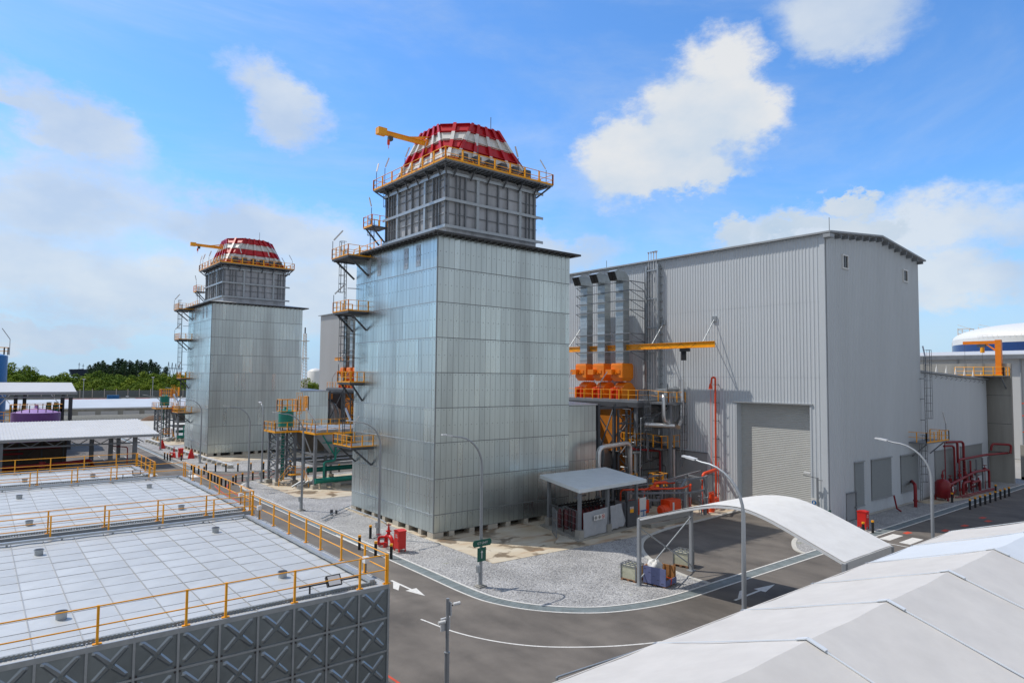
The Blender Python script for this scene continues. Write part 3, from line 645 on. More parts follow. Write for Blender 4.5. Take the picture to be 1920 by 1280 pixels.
        MB().tube([(HX0 - .3, 60, HE), (HX0 - .3, 60, HE + 1.1)], .03).tube([(70, y0 + 2, hallroof(70)), (70, y0 + 2, hallroof(70) + 2.3)], .03).build('lightning_rod', 'dark', ro)
    return H
H1 = make_hall(0, 'tall pale grey ribbed metal hall with big roller shutter behind the white arched canopy', 'turbine halls', True)
H2 = make_hall(72.92, 'far cream ribbed hall end seen in the gap between the two boiler towers', 'turbine halls', False)

# annex and firewall
A = thing('annex_building', 'lower grey metal annex joined to the right of the tall hall, behind red fire pipes', 'industrial building', (100, 32, 0))
aw = MB(); ribbed_x(aw, 31.3, 88.1, 112.95, .2, lambda x: 15.15 - (x - 88.1) * .033, .5, .03)
aw.quad((112.95, 31.3, 0), (112.95, 80, 0), (112.95, 80, 14.3), (112.95, 31.3, 14.3)); aw.build('wall', 'hall', A)
MB().box(88.1, 112.9, 31.36, 31.6, 0, .2).build('plinth', 'curb', A)
ar = MB(); ar.add([(88.1, 31, 15.2), (113.2, 31, 14.36), (113.2, 80, 14.36), (88.1, 80, 15.2), (88.1, 31, 15.42), (113.2, 31, 14.58), (113.2, 80, 14.58), (88.1, 80, 15.42)],
                  [(0, 3, 2, 1), (4, 5, 6, 7), (0, 1, 5, 4), (1, 2, 6, 5), (3, 0, 4, 7), (2, 3, 7, 6)])
aro = ar.build('roof', 'trim', A)
for k in range(14): MB().tube([(89.5 + k * 1.75, 31.1, 15.0 - k * .058), (89.5 + k * 1.75, 30.85, 14.8 - k * .058), (89.5 + k * 1.75, 31.1, 14.6 - k * .058)], .035, 5).build('roof_hook', 'frame', aro)
for k in range(6):
    x = 95 + k * 3.4; MB().bar((x, 31.6, 15.2 - k * .11), (x, 31.6, 16.3 - k * .11), .05).bar((x - .5, 31.6, 15.1 - k * .11), (x, 31.6, 16 - k * .11), .05).bar((x + .5, 31.6, 15.1 - k * .11), (x, 31.6, 16 - k * .11), .05).build('guard_stand', 'white', aro)
for (a, b_, d) in ((92.6, 99.2, 5.5), (101.6, 110.1, 5.5)):
    lv = MB(); n = 30
    for i in range(n): z = 1.2 + i * (d - 1.2) / n; lv.add([(a, 31.2, z), (b_, 31.2, z), (b_, 31.24, z + .12), (a, 31.24, z + .12)], [(0, 1, 2, 3)])
    o = lv.build('louvre_panel', 'louvre', A); MB().box(a - .1, b_ + .1, 31.1, 31.25, d, d + .08).build('flashing', 'trim', o)
lp = MB().box(81.4, 90.6, 29.3, 30.9, 6.9, 7.05).bar((86, 30.9, 5.6), (86, 29.5, 6.9), .1).bar((89.9, 30.9, 5.6), (89.9, 29.5, 6.9), .1)
lp = MB().box(84.2, 91.2, 29.2, 31.2, 6.95, 7.1).bar((85, 31, 5.4), (85, 29.4, 6.95), .12).bar((90.4, 31, 5.4), (90.4, 29.4, 6.95), .12).build('access_platform', 'frame', A)
MB().rail([(84.2, 31.2, 7.1), (84.2, 29.2, 7.1), (91.2, 29.2, 7.1), (91.2, 31.2, 7.1)], 1.15, 1.1, .035, .045).bar((84.2, 29.2, 7.16), (91.2, 29.2, 7.16), .05, .15).build('handrail', 'yellow', lp)
lm = MB().ladder(88.3, 30.6, 7.1, 17.0, d=(1, 0), out=(0, -1), w=.55, c0=2.6).ladder(86.6, 30.7, .2, 7.1, d=(1, 0), out=(0, -1), w=.55)
for z in (9.5, 12, 14.4): lm.bar((87.9, 30.6, z), (87.9, 31.2, z), .08)
lm.build('ladder', 'frame', A)
for (p, d) in (((90.9, 29.4, 7.1), (-.3, .2)), ((92.5, 32, 15.2), (-.4, .1)), ((88.5, 31.6, 15.4), (-.5, .2))):
    o = MB().bar(p, (p[0], p[1], p[2] + 2), .06).build('light_pole', 'frame', A); MB().bar((p[0], p[1], p[2] + 2), (p[0] + d[0], p[1] + d[1], p[2] + 3.3), .15, .1).build('tube_light', 'lamphead', o)
FW = thing('fire_wall', 'tall bare grey concrete wall with an orange jib crane on top, right of the annex', 'concrete wall', (113.5, 40, 0))
MB().box(113.3, 113.8, 28.4, 85, 0, 16.75).build('wall', 'concretegrey', FW)
fj = MB().box(113.22, 113.3, 28.5, 85, 4.2, 4.25)
for z in (8.2, 12.2): fj.box(113.28, 113.3, 28.5, 70, z, z + .05)
fj.build('panel_joint', 'dark', FW)
WP = MB().box(110.6, 113.3, 28.6, 34.4, 14.85, 15.0).bar((113.3, 29, 13.2), (111, 29, 14.85), .14).build('access_platform', 'frame', FW)
MB().rail([(113.3, 28.6, 15), (110.6, 28.6, 15), (110.6, 34.4, 15)], 1.2, 1.2, .04, .06).bar((110.6, 28.6, 15.06), (110.6, 34.4, 15.06), .06, .15).build('handrail', 'yellow', WP)
OJ = thing('jib_crane', 'orange jib crane with yellow hoist on the concrete wall at the right edge', 'jib crane', (113.3, 30, 15))
MB().box(112.9, 113.6, 29.4, 30.1, 15, 20.1).box(112.7, 113.8, 29.2, 30.3, 15, 15.2).build('mast', 'orange', OJ)
MB().box(113.1, 113.4, 30.1, 34.1, 19.55, 20.0).bar((113.25, 30.1, 18.6), (113.25, 31.3, 19.6), .2).build('beam', 'orange', OJ)
ho = MB().box(112.9, 113.6, 31.3, 32.3, 19.15, 19.5).build('hoist', 'dark', OJ); MB().cyl(113.2, 31.7, 18.3, 19.1, .28, 10).build('hoist_body', 'yellow', ho); MB().bar((113.2, 31.7, 15.2), (113.2, 31.7, 18.4), .03).bar((113.2, 33.9, 15.2), (113.2, 33.9, 19.5), .03).build('hoist_cable', 'dark', ho)

# far right: warehouse, storage tank with scaffold
W = thing('long_warehouse', 'long pale warehouse with grey eave behind the concrete wall at the right', 'warehouse', (170, 50, 0))
MB().box(150, 210, -40, 110, 0, 18.5).build('wall', 'hall_far', W); MB().profile([(148.8, 18.5), (211, 18.5), (211, 19.1), (180, 21.2), (148.8, 19.3)], 'y', -41, 111).build('roof', 'hall_far', W)
MB().box(148.7, 148.95, -41, 111, 18.45, 19.2).build('gutter', 'frame', W)
for y in (27, 36, 46, 57, 70): MB().box(149.7, 150, y, y + .15, 0, 18.4).build('downpipe', 'trim', W)
T = thing('storage_tank', 'huge white domed storage tank with a dark blue band, beyond the far right warehouse', 'storage tank', (413, 107, 0))
tx, ty, tr = 418, 88, 41
tk = MB(); tk.tube([(tx, ty, 0), (tx, ty, 28)], tr, 64).build('shell', 'white', T); MB().tube([(tx, ty, 28), (tx, ty, 33.2)], tr + .1, 64).build('blue_band', 'navy', T)
MB().tube([(tx, ty, 33.2), (tx, ty, 36)], tr + .05, 64, False).tube([(tx, ty, 36 + 8.5 * sin(a)) for a in [i * pi / 20 for i in range(10)]], [tr * cos(i * pi / 20) for i in range(10)], 64, True).build('dome', 'white', T)
sc_ = MB()
for i in range(30):
    a = radians(150 + i * 3.4); p = (tx + cos(a) * (tr + .4), ty + sin(a) * (tr + .4)); b = radians(150 + (i + 1) * 3.4); q = (tx + cos(b) * (tr + .4), ty + sin(b) * (tr + .4))
    sc_.bar((*p, 36), (*p, 37.1), .08); sc_.bar((*p, 37.0), (*q, 37.0), .08)
sc_.build('handrail', 'tower', T)
G_ = thing('scaffold_tower', 'pale scaffold stair tower rising beside the white domed tank', 'scaffold tower', (430, 122, 0))
g_ = MB()
for (x, y, w_, z1) in ((426, 128, 7, 44), (430, 117, 10, 44.5), (425, 133, 4, 36)):
    for dx in (0, w_):
        for dy in (0, w_ * .8): g_.bar((x + dx, y + dy - 3, 0), (x + dx, y + dy - 3, z1), .35)
    z = 2
    while z < z1:
        g_.bar((x, y - 3, z), (x, y - 3 + w_ * .8, z), .4); g_.bar((x, y - 3, z), (x + w_, y - 3, z), .4); g_.bar((x, y - 3, z), (x, y - 3 + w_ * .8, z + 2.4), .22); z += 2.6
for k in range(10): g_.bar((440, 116 - k * 3.2, 43.5 + k * .5), (440, 112.8 - k * 3.2, 44 + k * .5), .5); g_.bar((440, 116 - k * 3.2, 41), (440, 116 - k * 3.2, 45 + k * .5), .25)
g_.build('frame', 'tower', G_)

# ================================================================ fan deck, ducts, hoist on the hall wall
D = thing('fan_deck', 'raised grey steel deck with yellow rails carrying orange fans beside the near tower', 'steel platform', (61, 57, 0), 'raised fan decks',
          'raised steel deck with yellow rails and fans in the gap between the towers')
MB().box(59.45, 59.6, 50.4, 65.1, 10.75, 11.3).box(59.45, 64.7, 50.3, 50.45, 10.75, 11.3).build('edge_beam', 'dark', D)
dk = MB().box(59.6, 64.7, 50.5, 65, 11.35, 11.6).box(61.5, 64.7, 47.6, 50.5, 11.15, 11.4)
for y in (50.6, 55, 59.5, 64.9): dk.box(59.6, 64.7, y - .12, y + .12, 10.9, 11.35)
dk.box(59.5, 59.75, 50.5, 65, 10.85, 11.35)
dk.build('deck', 'frame', D)
for (x, y) in ((59.9, 51), (59.9, 58), (59.9, 64.6), (64.4, 51), (62.3, 48)): MB().box(x - .16, x + .16, y - .16, y + .16, 0, 11.2).build('column', 'frame', D)
br = MB().bar((59.9, 51, 3), (59.9, 58, 10.8), .14).bar((59.9, 58, 3), (59.9, 64.6, 10.8), .14).bar((59.9, 58, 3), (59.9, 51, 10.8), .1).bar((59.9, 51, 8.5), (62.3, 48, 10.8), .14).bar((59.9, 51, 6), (64.4, 51, 6), .18).bar((62.3, 48, 6), (62.3, 51, 6), .15)
br.build('brace', 'dark', D)
MB().rail([(59.65, 65, 11.6), (59.65, 50.5, 11.6), (61.5, 50.5, 11.6), (61.5, 47.6, 11.4), (64.6, 47.6, 11.4)], 1.15, 1.4, .03, .045).build('handrail', 'yellow', D)
MB().ladder(60.7, 50.3, 6, 12.7, d=(1, 0), out=(0, -1)).ladder(63.6, 47.4, 4, 11.4, d=(1, 0), out=(0, -1)).build('ladder', 'frame', D)
pm = MB(); pm.cyl(63.2, 49.0, 11.4, 12.4, .5).tube([(61.9, 49.6, 12.6), (64.2, 49.6, 12.6)], .35, 10).tube([(62.2, 48.4, 12.9), (64.3, 48.4, 12.9)], .2, 8).cyl(62.4, 48.6, 11.4, 12.8, .25).cyl(64.0, 48.6, 11.4, 13.2, .22); pm.build('valve_set', 'galv_steel', D)
lo_ = MB().box(59.5, 64.4, 50.6, 53.4, 6.2, 6.35).box(61, 64.4, 48.2, 50.6, 6.0, 6.15).build('lower_deck', 'dark', D)
MB().rail([(59.5, 53.4, 6.35), (59.5, 50.6, 6.35), (61, 50.6, 6.35), (61, 48.2, 6.15), (64.4, 48.2, 6.15)], 1.4, 1.0, .035, .05).build('handrail', 'yellow', lo_)
for p in ((59.7, 62.6, 11.6), (59.7, 56.5, 11.6), (61.6, 47.8, 11.5)):
    o = MB().bar(p, (p[0], p[1], p[2] + 2), .06).build('light_pole', 'dark', D); MB().bar((p[0], p[1], p[2] + 2), (p[0] + .5, p[1] - .7, p[2] + 3.3), .13, .1).build('tube_light', 'lamphead', o)
names = ('leftmost', 'middle', 'rightmost')
for i, yc in enumerate((61.68, 58.55, 55.45)):
    n_ = names[i]
    U = thing('exhaust_duct', f'{n_} of the three tall hooded galvanised vent ducts on the near hall wall', 'vent duct', (62.6, yc, 14), 'hooded vent ducts on the hall wall', f'{n_} of the three hooded vent ducts on the far cream hall wall')
    ym, yp = yc - .63, yc + .63; xa, xb = 62.0, 63.1
    m = MB(); z = 16.0
    while z < 26.2:
        h = .5; m.box(xa + random.uniform(-.01, .01), xb, ym + random.uniform(-.01, .01), yp, z + .01, z + h - .01); z += h
    m.box(xa + .03, xb - .03, ym + .03, yp - .03, 15.8, 26.4)
    for zz in range(10): m.box(xa - .03, xb + .03, ym - .03, yp + .03, 16.4 + zz * 1.05, 16.45 + zz * 1.05)
    m.build('shaft', 'duct', U)
    el = MB(); P = []; n = 8
    for k in range(n + 1):
        t = k * (pi * .62) / n; P.append(((xa - .1) + (1.25) * cos(t), 26.2 + 1.15 * sin(t)))
    tip = [(60.75, 27.35), (60.55, 26.75), (61.0, 26.15)]
    prof = P + [(61.0, 27.45), (60.45, 27.2), (60.95, 26.15), (61.95, 26.2)]
    el.profile(prof[::-1], 'y', ym, yp); ho_ = el.build('hood', 'duct', U)
    gr = MB(); gr.add([(60.40, ym + .05, 27.15), (60.40, yp - .05, 27.15), (60.90, yp - .05, 26.15), (60.90, ym + .05, 26.15)], [(3, 2, 1, 0)])
    gr.bar((60.36, yc, 27.15), (60.88, yc, 26.15), .05)
    gr.build('grille', 'black', ho_)
    F_ = thing('orange_fan', f'{n_} of the three orange blowers on the deck beside the near tower', 'industrial fan', (62.6, yc, 11.6), 'orange blowers on the deck', f'{n_} of the orange blowers on the far deck')
    b_ = MB(); frustum(b_, (61.5, 63.5, yc - .95, yc + .95), 15.7, (61.55, 63.4, yc - .85, yc + .85), 15.95); b_.box(61.5, 63.5, yc - .95, yc + .95, 14.2, 15.7)
    frustum(b_, (61.8, 63.2, yc - .7, yc + .7), 13.75, (61.5, 63.5, yc - .95, yc + .95), 14.2)
    bx_ = b_.build('plenum', 'orange', F_)
    MB().box(60.9, 61.5, yc + .3, yc + 1.3, 14.55, 15.2).box(61.42, 61.5, yc - .55, yc - .1, 14.7, 15.1).box(61.3, 61.5, yc - .1, yc + .3, 14.6, 14.85).build('access_box', 'orange', bx_)
    v = MB(); pr = [(61.6 + 1.05 + 1.15 * cos(t), 12.75 + 1.05 * sin(t)) for t in [k * pi / 8 for k in range(-3, 9)]]
    pr = [(63.95, 11.6)] + [(62.8 + 1.15 * cos(t), 12.55 + 1.1 * sin(t)) for t in [k * pi / 10 for k in range(0, 11)]] + [(61.65, 11.6)]
    v.profile(pr[::-1], 'y', yc - .8, yc + .6)
    for yy in (yc - .8, yc - .1, yc + .6): v.box(61.55, 64.0, yy - .04, yy + .04, 11.6, 13.0)
    v.build('volute', 'orange', F_)
    MB().box(61.1, 61.6, yc - .5, yc - .3, 11.6, 12.9).box(61.1, 61.6, yc + .5, yc + .7, 11.6, 12.9).tube([(61.0, yc + .3, 12.75), (61.7, yc + .3, 12.75)], .22, 12).build('motor', 'orangered', F_)
DF = thing('duct_support_frame', 'grey steel support frame holding the three vent ducts to the near hall wall', 'steel frame', (63.5, 58, 16), 'duct support frames', 'grey steel frame holding the vent ducts to the far hall')
m = MB()
for z in (26.0, 24.9, 23.7, 22.5, 19.6, 18.6, 17.4):
    m.box(61.75, 61.9, 53.6, 62.9, z - .05, z + .05); m.box(61.75, 64.8, 53.5, 53.62, z - .05, z + .05); m.bar((61.8, 62.8, z - .03), (63.4, 62.8, z - .8), .06); m.bar((61.8, 53.6, z), (64.8, 53.6, z - 1.1), .06)
m.box(64.4, 64.7, 53.2, 53.5, 12, 27.6); m.build('frame', 'frame', DF)
CR = thing('wall_hoist_crane', 'long orange overhead hoist beam fixed on struts along the near grey hall wall', 'hoist beam', (62.6, 53, 18), 'hoist beams on hall walls', 'orange overhead hoist beam on the far cream hall wall')
b_ = MB().box(62.45, 62.75, 42.2, 68, 18.2, 18.25).box(62.57, 62.63, 42.2, 68, 17.62, 18.2).box(62.45, 62.75, 42.2, 68, 17.57, 17.62).build('beam', 'yellow', CR)
for y in (43.7, 50.8, 58.2, 65):
    st = MB(); st.tube([(62.6, y, 18.25), (64.8, y, 20.9)], .06); st.box(64.66, 64.84, y - .3, y + .3, 20.6, 21.2); st.tube([(62.6, y, 18.2), (64.85, y, 18.2)], .06); st.build('strut', 'galv_steel', CR)
h_ = MB().box(62.35, 62.85, 45.6, 46.7, 17.2, 17.55).box(62.5, 62.7, 46.0, 46.6, 16.2, 17.2).build('hoist', 'black', CR); MB().bar((62.6, 46.2, 5), (62.6, 46.3, 16.4), .03).build('hoist_cable', 'black', h_)
cb = MB()
for k in range(11):
    y = 44.5 + k * 2.0; pts = [(62.38, y + 2.0 * t, 18.15 - .9 * 4 * t * (1 - t) * .62) for t in (0, .2, .4, .5, .6, .8, 1)]; cb.tube(pts, .015, 4)
cb.build('festoon_cable', 'black', CR)
text('HOIST', .34, 'dark', (62.565, 60.3, 17.93), (0, -1, 0), (0, 0, 1), b_); text('2 TON', .34, 'red', (62.565, 57.7, 17.95), (0, -1, 0), (0, 0, 1), b_)
PR = thing('pipe_riser_frame', 'vertical steel channel frame with thin vent pipes rising above the hall eave', 'pipe rack', (64.5, 52.2, 12))
m = MB().box(64.3, 64.7, 53.05, 53.25, 12.5, 28.0).box(64.2, 64.7, 51.2, 51.4, 12.5, 28.1)
for z in (27.4, 23.9, 20.3, 17.2): m.box(64.3, 64.5, 51.3, 53.15, z - .07, z + .07)
for k in range(15): m.box(64.5, 64.8, 50.95, 51.2, 13.5 + k, 13.65 + k); m.box(64.4, 64.75, 52.9, 53.05, 13.2 + k, 13.3 + k)
m.build('frame', 'galv_steel', PR)
for k, (y, r) in enumerate(((52.9, .05), (52.5, .05), (52.1, .07), (51.7, .07))):
    MB().cyl(64.5, y, 12.5, 29.5, r, 8).cyl(64.5, y, 29.5, 29.75, r * 1.2, 8, r * 3).build('vent_pipe', 'lamphead', PR)
GT = thing('turbine_enclosure', 'orange painted turbine intake casing in the shade between the near tower and hall', 'turbine', (60, 56, 0), 'turbine casings', 'orange turbine casing behind the silo platform left of the near tower')
MB().box(59.9, 62.0, 53.2, 56.9, 5.4, 10.6).build('intake_casing', 'orange_dull', GT); MB().box(60.6, 62.2, 53.0, 54.6, 1.2, 5.0).build('gear_casing', 'orange_dull', GT); MB().box(54.9, 57.0, 56.0, 57.4, 9.4, 10.6).build('crossover_duct', 'orange_dull', GT); MB().box(54.6, 64.75, 57.6, 63.2, .1, 10.7).build('shade_backdrop', 'dark', GT)  # last box is an added dark backdrop standing in for shade under the deck
for z in (1.6, 3.4, 8.9): MB().bar((57.4, 51.6, z), (64.3, 50.9, z), .14).bar((57.4, 51.6, z), (64.3, 50.9, z + 1.4), .08).build('walkway_beam', 'dark', GT)
e = MB(); e.tube([(54.3, 57.5, 5.2), (56, 57.5, 5.0), (59, 57.5, 4.2), (60.4, 57.5, 4.0)], [4.3, 4.1, 2.8, 2.4], 28)
for x, r in ((55, 4.35), (56.2, 4.2), (57.5, 3.7)): e.tube([(x, 57.5, 5.0), (x + .15, 57.5, 5.0)], r, 28)
e.build('exhaust_diffuser', 'galv_steel', GT)
fr2 = MB()
for x in (54.6, 57.2): fr2.box(x - .16, x + .16, 51.8, 52.1, 0, 11.2)
fr2.bar((54.6, 52, 5.5), (57.2, 52, 10.8), .12).bar((54.6, 52, 5.5), (57.2, 52, .5), .12).box(54.6, 60, 51.85, 52.05, 10.6, 10.9).box(54.5, 60, 52.1, 53, 0, .5)
for k in range(8): fr2.bar((57.4 + (k % 2) * 1.4, 51.5, .4 + k * 1.2), (58.8 - (k % 2) * 1.4, 51.5, 1.6 + k * 1.2), .1)
fr2.box(57.3, 57.5, 51.4, 51.6, 0, 10.5).box(58.7, 58.9, 51.4, 51.6, 0, 10.5)
fr2.build('support_frame', 'dark', GT)
SP = thing('insulated_pipes', 'silver insulated pipes looping behind the small shelter and up to the fan deck', 'pipes', (57, 50, 0), None)
for pts, r in (([(52.6, 50, 0), (52.6, 50, 6.6), (57.7, 50, 6.9), (57.7, 50, 0)], .28), ([(63.9, 49.6, 6.2), (64.5, 49.2, 6.2), (64.5, 49.2, 0)], .26), ([(62.2, 48.9, 12.1), (61.0, 47.9, 12.3), (61.0, 47.9, 9.2), (64.0, 48.2, 9.0)], .2), ([(62.8, 47.3, 8.6), (64.2, 47.8, 9.6), (64.2, 47.8, 14)], .32), ([(60.5, 50.2, 8.8), (62.6, 47.6, 8.7)], .3)):
    MB().bend(pts, r, .8, 12).build('pipe', 'silver', SP)
RP = thing('fire_pipe', 'crimson pipe dropping beside the orange turbine casing behind the near shelter', 'pipe', (62.6, 50, 0))
MB().bend([(59, 51.3, 6.0), (62.6, 49.7, 5.7), (62.6, 49.7, .1)], .13, .3).build('pipe', 'firedark', RP)
OR = thing('orange_riser_pipe', 'tall orange-red vent pipe with a hooked head on the near hall wall', 'pipe', (64.3, 43.4, 0))
MB().bend([(64.25, 43.3, 0), (64.25, 43.3, 14.3), (64.25, 43.75, 14.3), (64.2, 43.8, 13.6)], .11, .22, 8).build('pipe', 'orangered', OR)
MB().cyl(64.15, 43.85, 13.0, 13.6, .24, 10, .12).build('flame_arrester', 'orangered', OR); MB().bar((64.2, 43.85, 3), (64.2, 43.85, 13.1), .04).build('drain_line', 'orangered', OR)
br = MB()
for k in range(7): br.bar((64.3, 43.0, 1.5 + k * 2), (64.85, 43.3, 1.5 + k * 2), .07); br.bar((64.2, 43.6, 1.5 + k * 2), (64.2, 42.8, 1.5 + k * 2), .05)
br.build('bracket', 'dark', OR)
# fuel gas / pump skid by the loop
SK = thing('pipe_support_frame', 'grey steel frame carrying orange pipes between the near shelter and hall door', 'pipe frame', (57, 42, 0))
m = MB()
for (x, y, h) in ((50.9, 44.5, 2.9), (55.6, 44.0, 3.6), (59.6, 41.5, 4.0), (60.6, 44.5, 3.8), (55.9, 41.4, 2.8), (63.3, 43.2, 3.9)): m.box(x - .14, x + .14, y - .14, y + .14, 0, h)
for a, b in (((50.9, 44.5, 2.7), (55.9, 41.4, 2.7)), ((50.9, 44.5, 2.0), (55.9, 41.4, 2.0)), ((55.6, 44, 3.4), (59.6, 41.5, 3.9)), ((59.6, 41.5, 3.9), (63.3, 43.2, 3.9)), ((55.6, 44, 3.5), (63.3, 44.6, 3.9)), ((55.9, 41.4, 2.6), (59.6, 41.5, 2.6)), ((56.0, 42.2, 2.6), (57.4, 42.2, 3.8)), ((60.6, 44.5, 3.7), (59.6, 41.5, 3.7))): m.bar(a, b, .18)
m.build('frame', 'frame', SK)
OP = thing('orange_pipework', 'orange-red fuel pipes and valves beside the loading bay curve', 'pipework', (58, 43, 0))
for pts, r in (([(50.5, 45, .3), (50.5, 45, 3.0), (56.5, 42.0, 3.0), (58.2, 42.6, 3.0)], .09), ([(60.3, 42.2, .2), (60.3, 42.2, 4.1), (63.4, 42.6, 4.3), (64.6, 43.2, 4.3)], .17), ([(58.0, 42.2, .3), (58.0, 42.2, 2.9), (59.5, 43.2, 2.9)], .13), ([(61.4, 41.9, 0), (61.4, 41.9, 2.0)], .28), ([(62.2, 42.3, 0), (62.2, 42.3, 1.2), (63.4, 42.6, 1.2), (63.4, 42.6, .1)], .2), ([(54.5, 45.4, .3), (54.5, 45.4, 2.6), (57, 45.2, 2.6)], .13), ([(53.0, 43.4, 3.1), (54.8, 44.2, 3.1), (54.8, 44.2, 3.4), (57, 43.4, 3.4)], .16), ([(59.8, 41.3, .2), (59.8, 41.3, 2.2), (61.2, 41.6, 2.2)], .1), ([(62.8, 42.0, .2), (62.8, 42.0, 5.2)], .04)):
    MB().bend(pts, r, .35, 10).build('pipe', 'orangered', OP)
vv = MB()
for (x, y, z) in ((56.8, 42.6, 3.2), (57.6, 41.9, 2.2), (58.6, 42.8, 2.5), (59.3, 42.0, 1.6), (58.8, 41.4, 2.1), (59.0, 43.6, 1.2), (53.2, 44.4, 2.4), (54.6, 43.6, 1.8)):
    vv.cyl(x, y, z - .18, z + .18, .12, 8); vv.cyl(x, y, z + .3, z + .34, .2, 10); vv.bar((x, y, z), (x, y, z + .34), .04); vv.bar((x, y, .1), (x, y, z), .06)
vv.bend([(58.6, 41.2, .2), (58.6, 41.2, 1.9), (59.4, 41.0, 1.9), (59.4, 41.0, 2.8)], .06, .2).bend([(58.2, 40.9, 1.2), (59.0, 40.8, 1.2), (59.0, 40.8, 2.0), (58.2, 40.8, 2.0)], .07, .2)
vv.build('valve_cluster', 'galv_steel', OP)
for k, (x, y, lab) in enumerate(((51.6, 43.6, 'orange motor box on the skid nearest the small shelter'), (54.6, 42.0, 'orange motor box with round fan end on the middle of the skid'))):
    Q = thing('pump_motor', lab, 'pump motor', (x, y, 0), 'orange pump motors')
    MB().box(x - .9, x + .9, y - .55, y + .55, .85, 2.1).build('housing', 'orangered', Q); MB().box(x - 1.1, x + 1.3, y - .7, y + .7, .05, .35).box(x - .7, x + .7, y - .4, y + .4, .35, .85).build('plinth', 'concretegrey', Q)
    MB().box(x - .45, x - .2, y - .575, y - .55, .95, 1.9).build('nameplate', 'lamphead', Q)
    if k: MB().tube([(x - 1.7, y - .1, 1.2), (x - .9, y - .1, 1.2)], .5, 16).tube([(x - 1.85, y - .1, 1.2), (x - 1.7, y - .1, 1.2)], [.3, .46], 16).build('fan_end', 'orangered', Q)
SB = thing('concrete_bund', 'low grey concrete bund under the pump skid beside the loop kerb', 'bund', (55, 41.5, 0)); MB().box(50.0, 56.4, 40.75, 40.95, .05, .4).box(50.0, 50.2, 40.95, 45, .05, .4).box(56.2, 56.4, 40.95, 42, .05, .4).build('wall', 'concretegrey', SB)
ML = MB()
for k in range(26):
    x, y = random.uniform(51, 63), random.uniform(45.5, 50.5); z = random.uniform(.8, 3.2)
    ML.bar((x, y, 0), (x, y, z), random.choice((.06, .1, .14)))
    if k % 2: ML.bar((x, y, z), (x + random.uniform(-2, 2), y, z), .08)
for x in (51.5, 54, 57, 60): ML.bar((x, 47, 0), (x, 47, 3.6), .2)
ML.bar((51.5, 47, 3.5), (60, 47, 3.5), .2); ML.bar((51.5, 47, 2.7), (60, 47, 2.7), .14)
PB = thing('pipe_bridge', 'dark steel pipe bridge in the shade behind the orange pump motors', 'pipe rack', (56, 47, 0)); ML.build('frame', 'frame', PB)
CPp = thing('small_bore_pipes', 'tangle of thin grey pipes and valves under the near fan deck', 'pipework', (60.5, 50.8, 0), None)
rn = random.Random(21)
for k in range(16):
    x0_, z0_ = rn.uniform(57.6, 64.2), rn.uniform(.5, 10.2); dx_, dz_ = rn.uniform(-2.2, 2.2), rn.choice((-3.2, -2.4, 1.8, 2.6))
    z1_ = min(10.6, max(.2, z0_ + dz_)); x1_ = min(64.4, max(57.2, x0_ + dx_)); y_ = rn.uniform(50.0, 51.6)
    MB().bend([(x0_, y_, z0_), (x1_, y_, z0_), (x1_, y_, z1_), (x1_, y_ + 1.2, z1_)], rn.choice((.05, .08, .11)), .2, 6).build('pipe', rn.choice(('frame', 'galv_steel', 'dark')), CPp)
for k in range(7): x_, z_ = rn.uniform(57.6, 64), rn.uniform(1, 10); MB().cyl(x_, 50.9, z_ - .3, z_ + .3, .2, 8).cyl(x_, 50.9, z_ + .4, z_ + .45, .26, 10).bar((x_, 50.9, z_), (x_, 50.9, z_ + .42), .06).build('valve', rn.choice(('frame', 'galv_steel')), CPp)
YP = thing('access_stand', 'small yellow railed access stand behind the pump skid by the turbine', 'access stand', (61, 48, 0))
MB().rail([(58.9, 46.9, 2.4), (60.4, 46.9, 2.4), (60.4, 48.4, 2.4), (58.9, 48.4, 2.4), (58.9, 46.9, 2.4)], 1.2, .7, .03, .04).box(58.9, 60.4, 46.9, 48.4, 2.2, 2.35).rail([(55.4, 48.4, 2.6), (57, 48.4, 2.6)], 1.1, .7).build('handrail', 'yellow', YP)
MB().box(59, 60.3, 47, 48.3, 0, 2.2).build('base', 'dark', YP)

# ================================================================ gas cylinder shelter
G = thing('gas_shelter', 'small open shelter with flat pale metal roof in front of the near tower', 'shelter', (46, 45.5, 0))
rm = MB(); n = 30; ra = [(41.05, 41.15, 4.30), (51.0, 41.75, 4.30), (53.1, 49.2, 4.52), (43.2, 48.6, 4.52)]
ra = [(40.75, 40.95, 4.42), (50.2, 41.5, 4.42), (52.3, 48.7, 4.6), (42.9, 48.5, 4.6)]
rm.add([Vector(p) for p in ra] + [Vector(p) + Vector((0, 0, .12)) for p in ra], [(3, 2, 1, 0), (4, 5, 6, 7), (0, 1, 5, 4), (1, 2, 6, 5), (2, 3, 7, 6), (3, 0, 4, 7)])
ro = rm.build('roof', 'shelter_roof', G)
rr = MB()
for k in range(32):
    t = (k + .5) / 32; p = Vector(ra[0]).lerp(Vector(ra[1]), t); q = Vector(ra[3]).lerp(Vector(ra[2]), t); rr.bar(p + Vector((0, 0, .13)), q + Vector((0, 0, .13)), .07, .03)
rr.build('roof_rib', 'shelter_roof', ro)
MB().bar(Vector(ra[0]) + Vector((0, 0, -.05)), Vector(ra[1]) + Vector((0, 0, -.05)), .1, .3).bar(Vector(ra[0]) + Vector((0, 0, -.05)), Vector(ra[3]) + Vector((0, 0, -.05)), .1, .3).build('fascia', 'shelter_roof', ro)
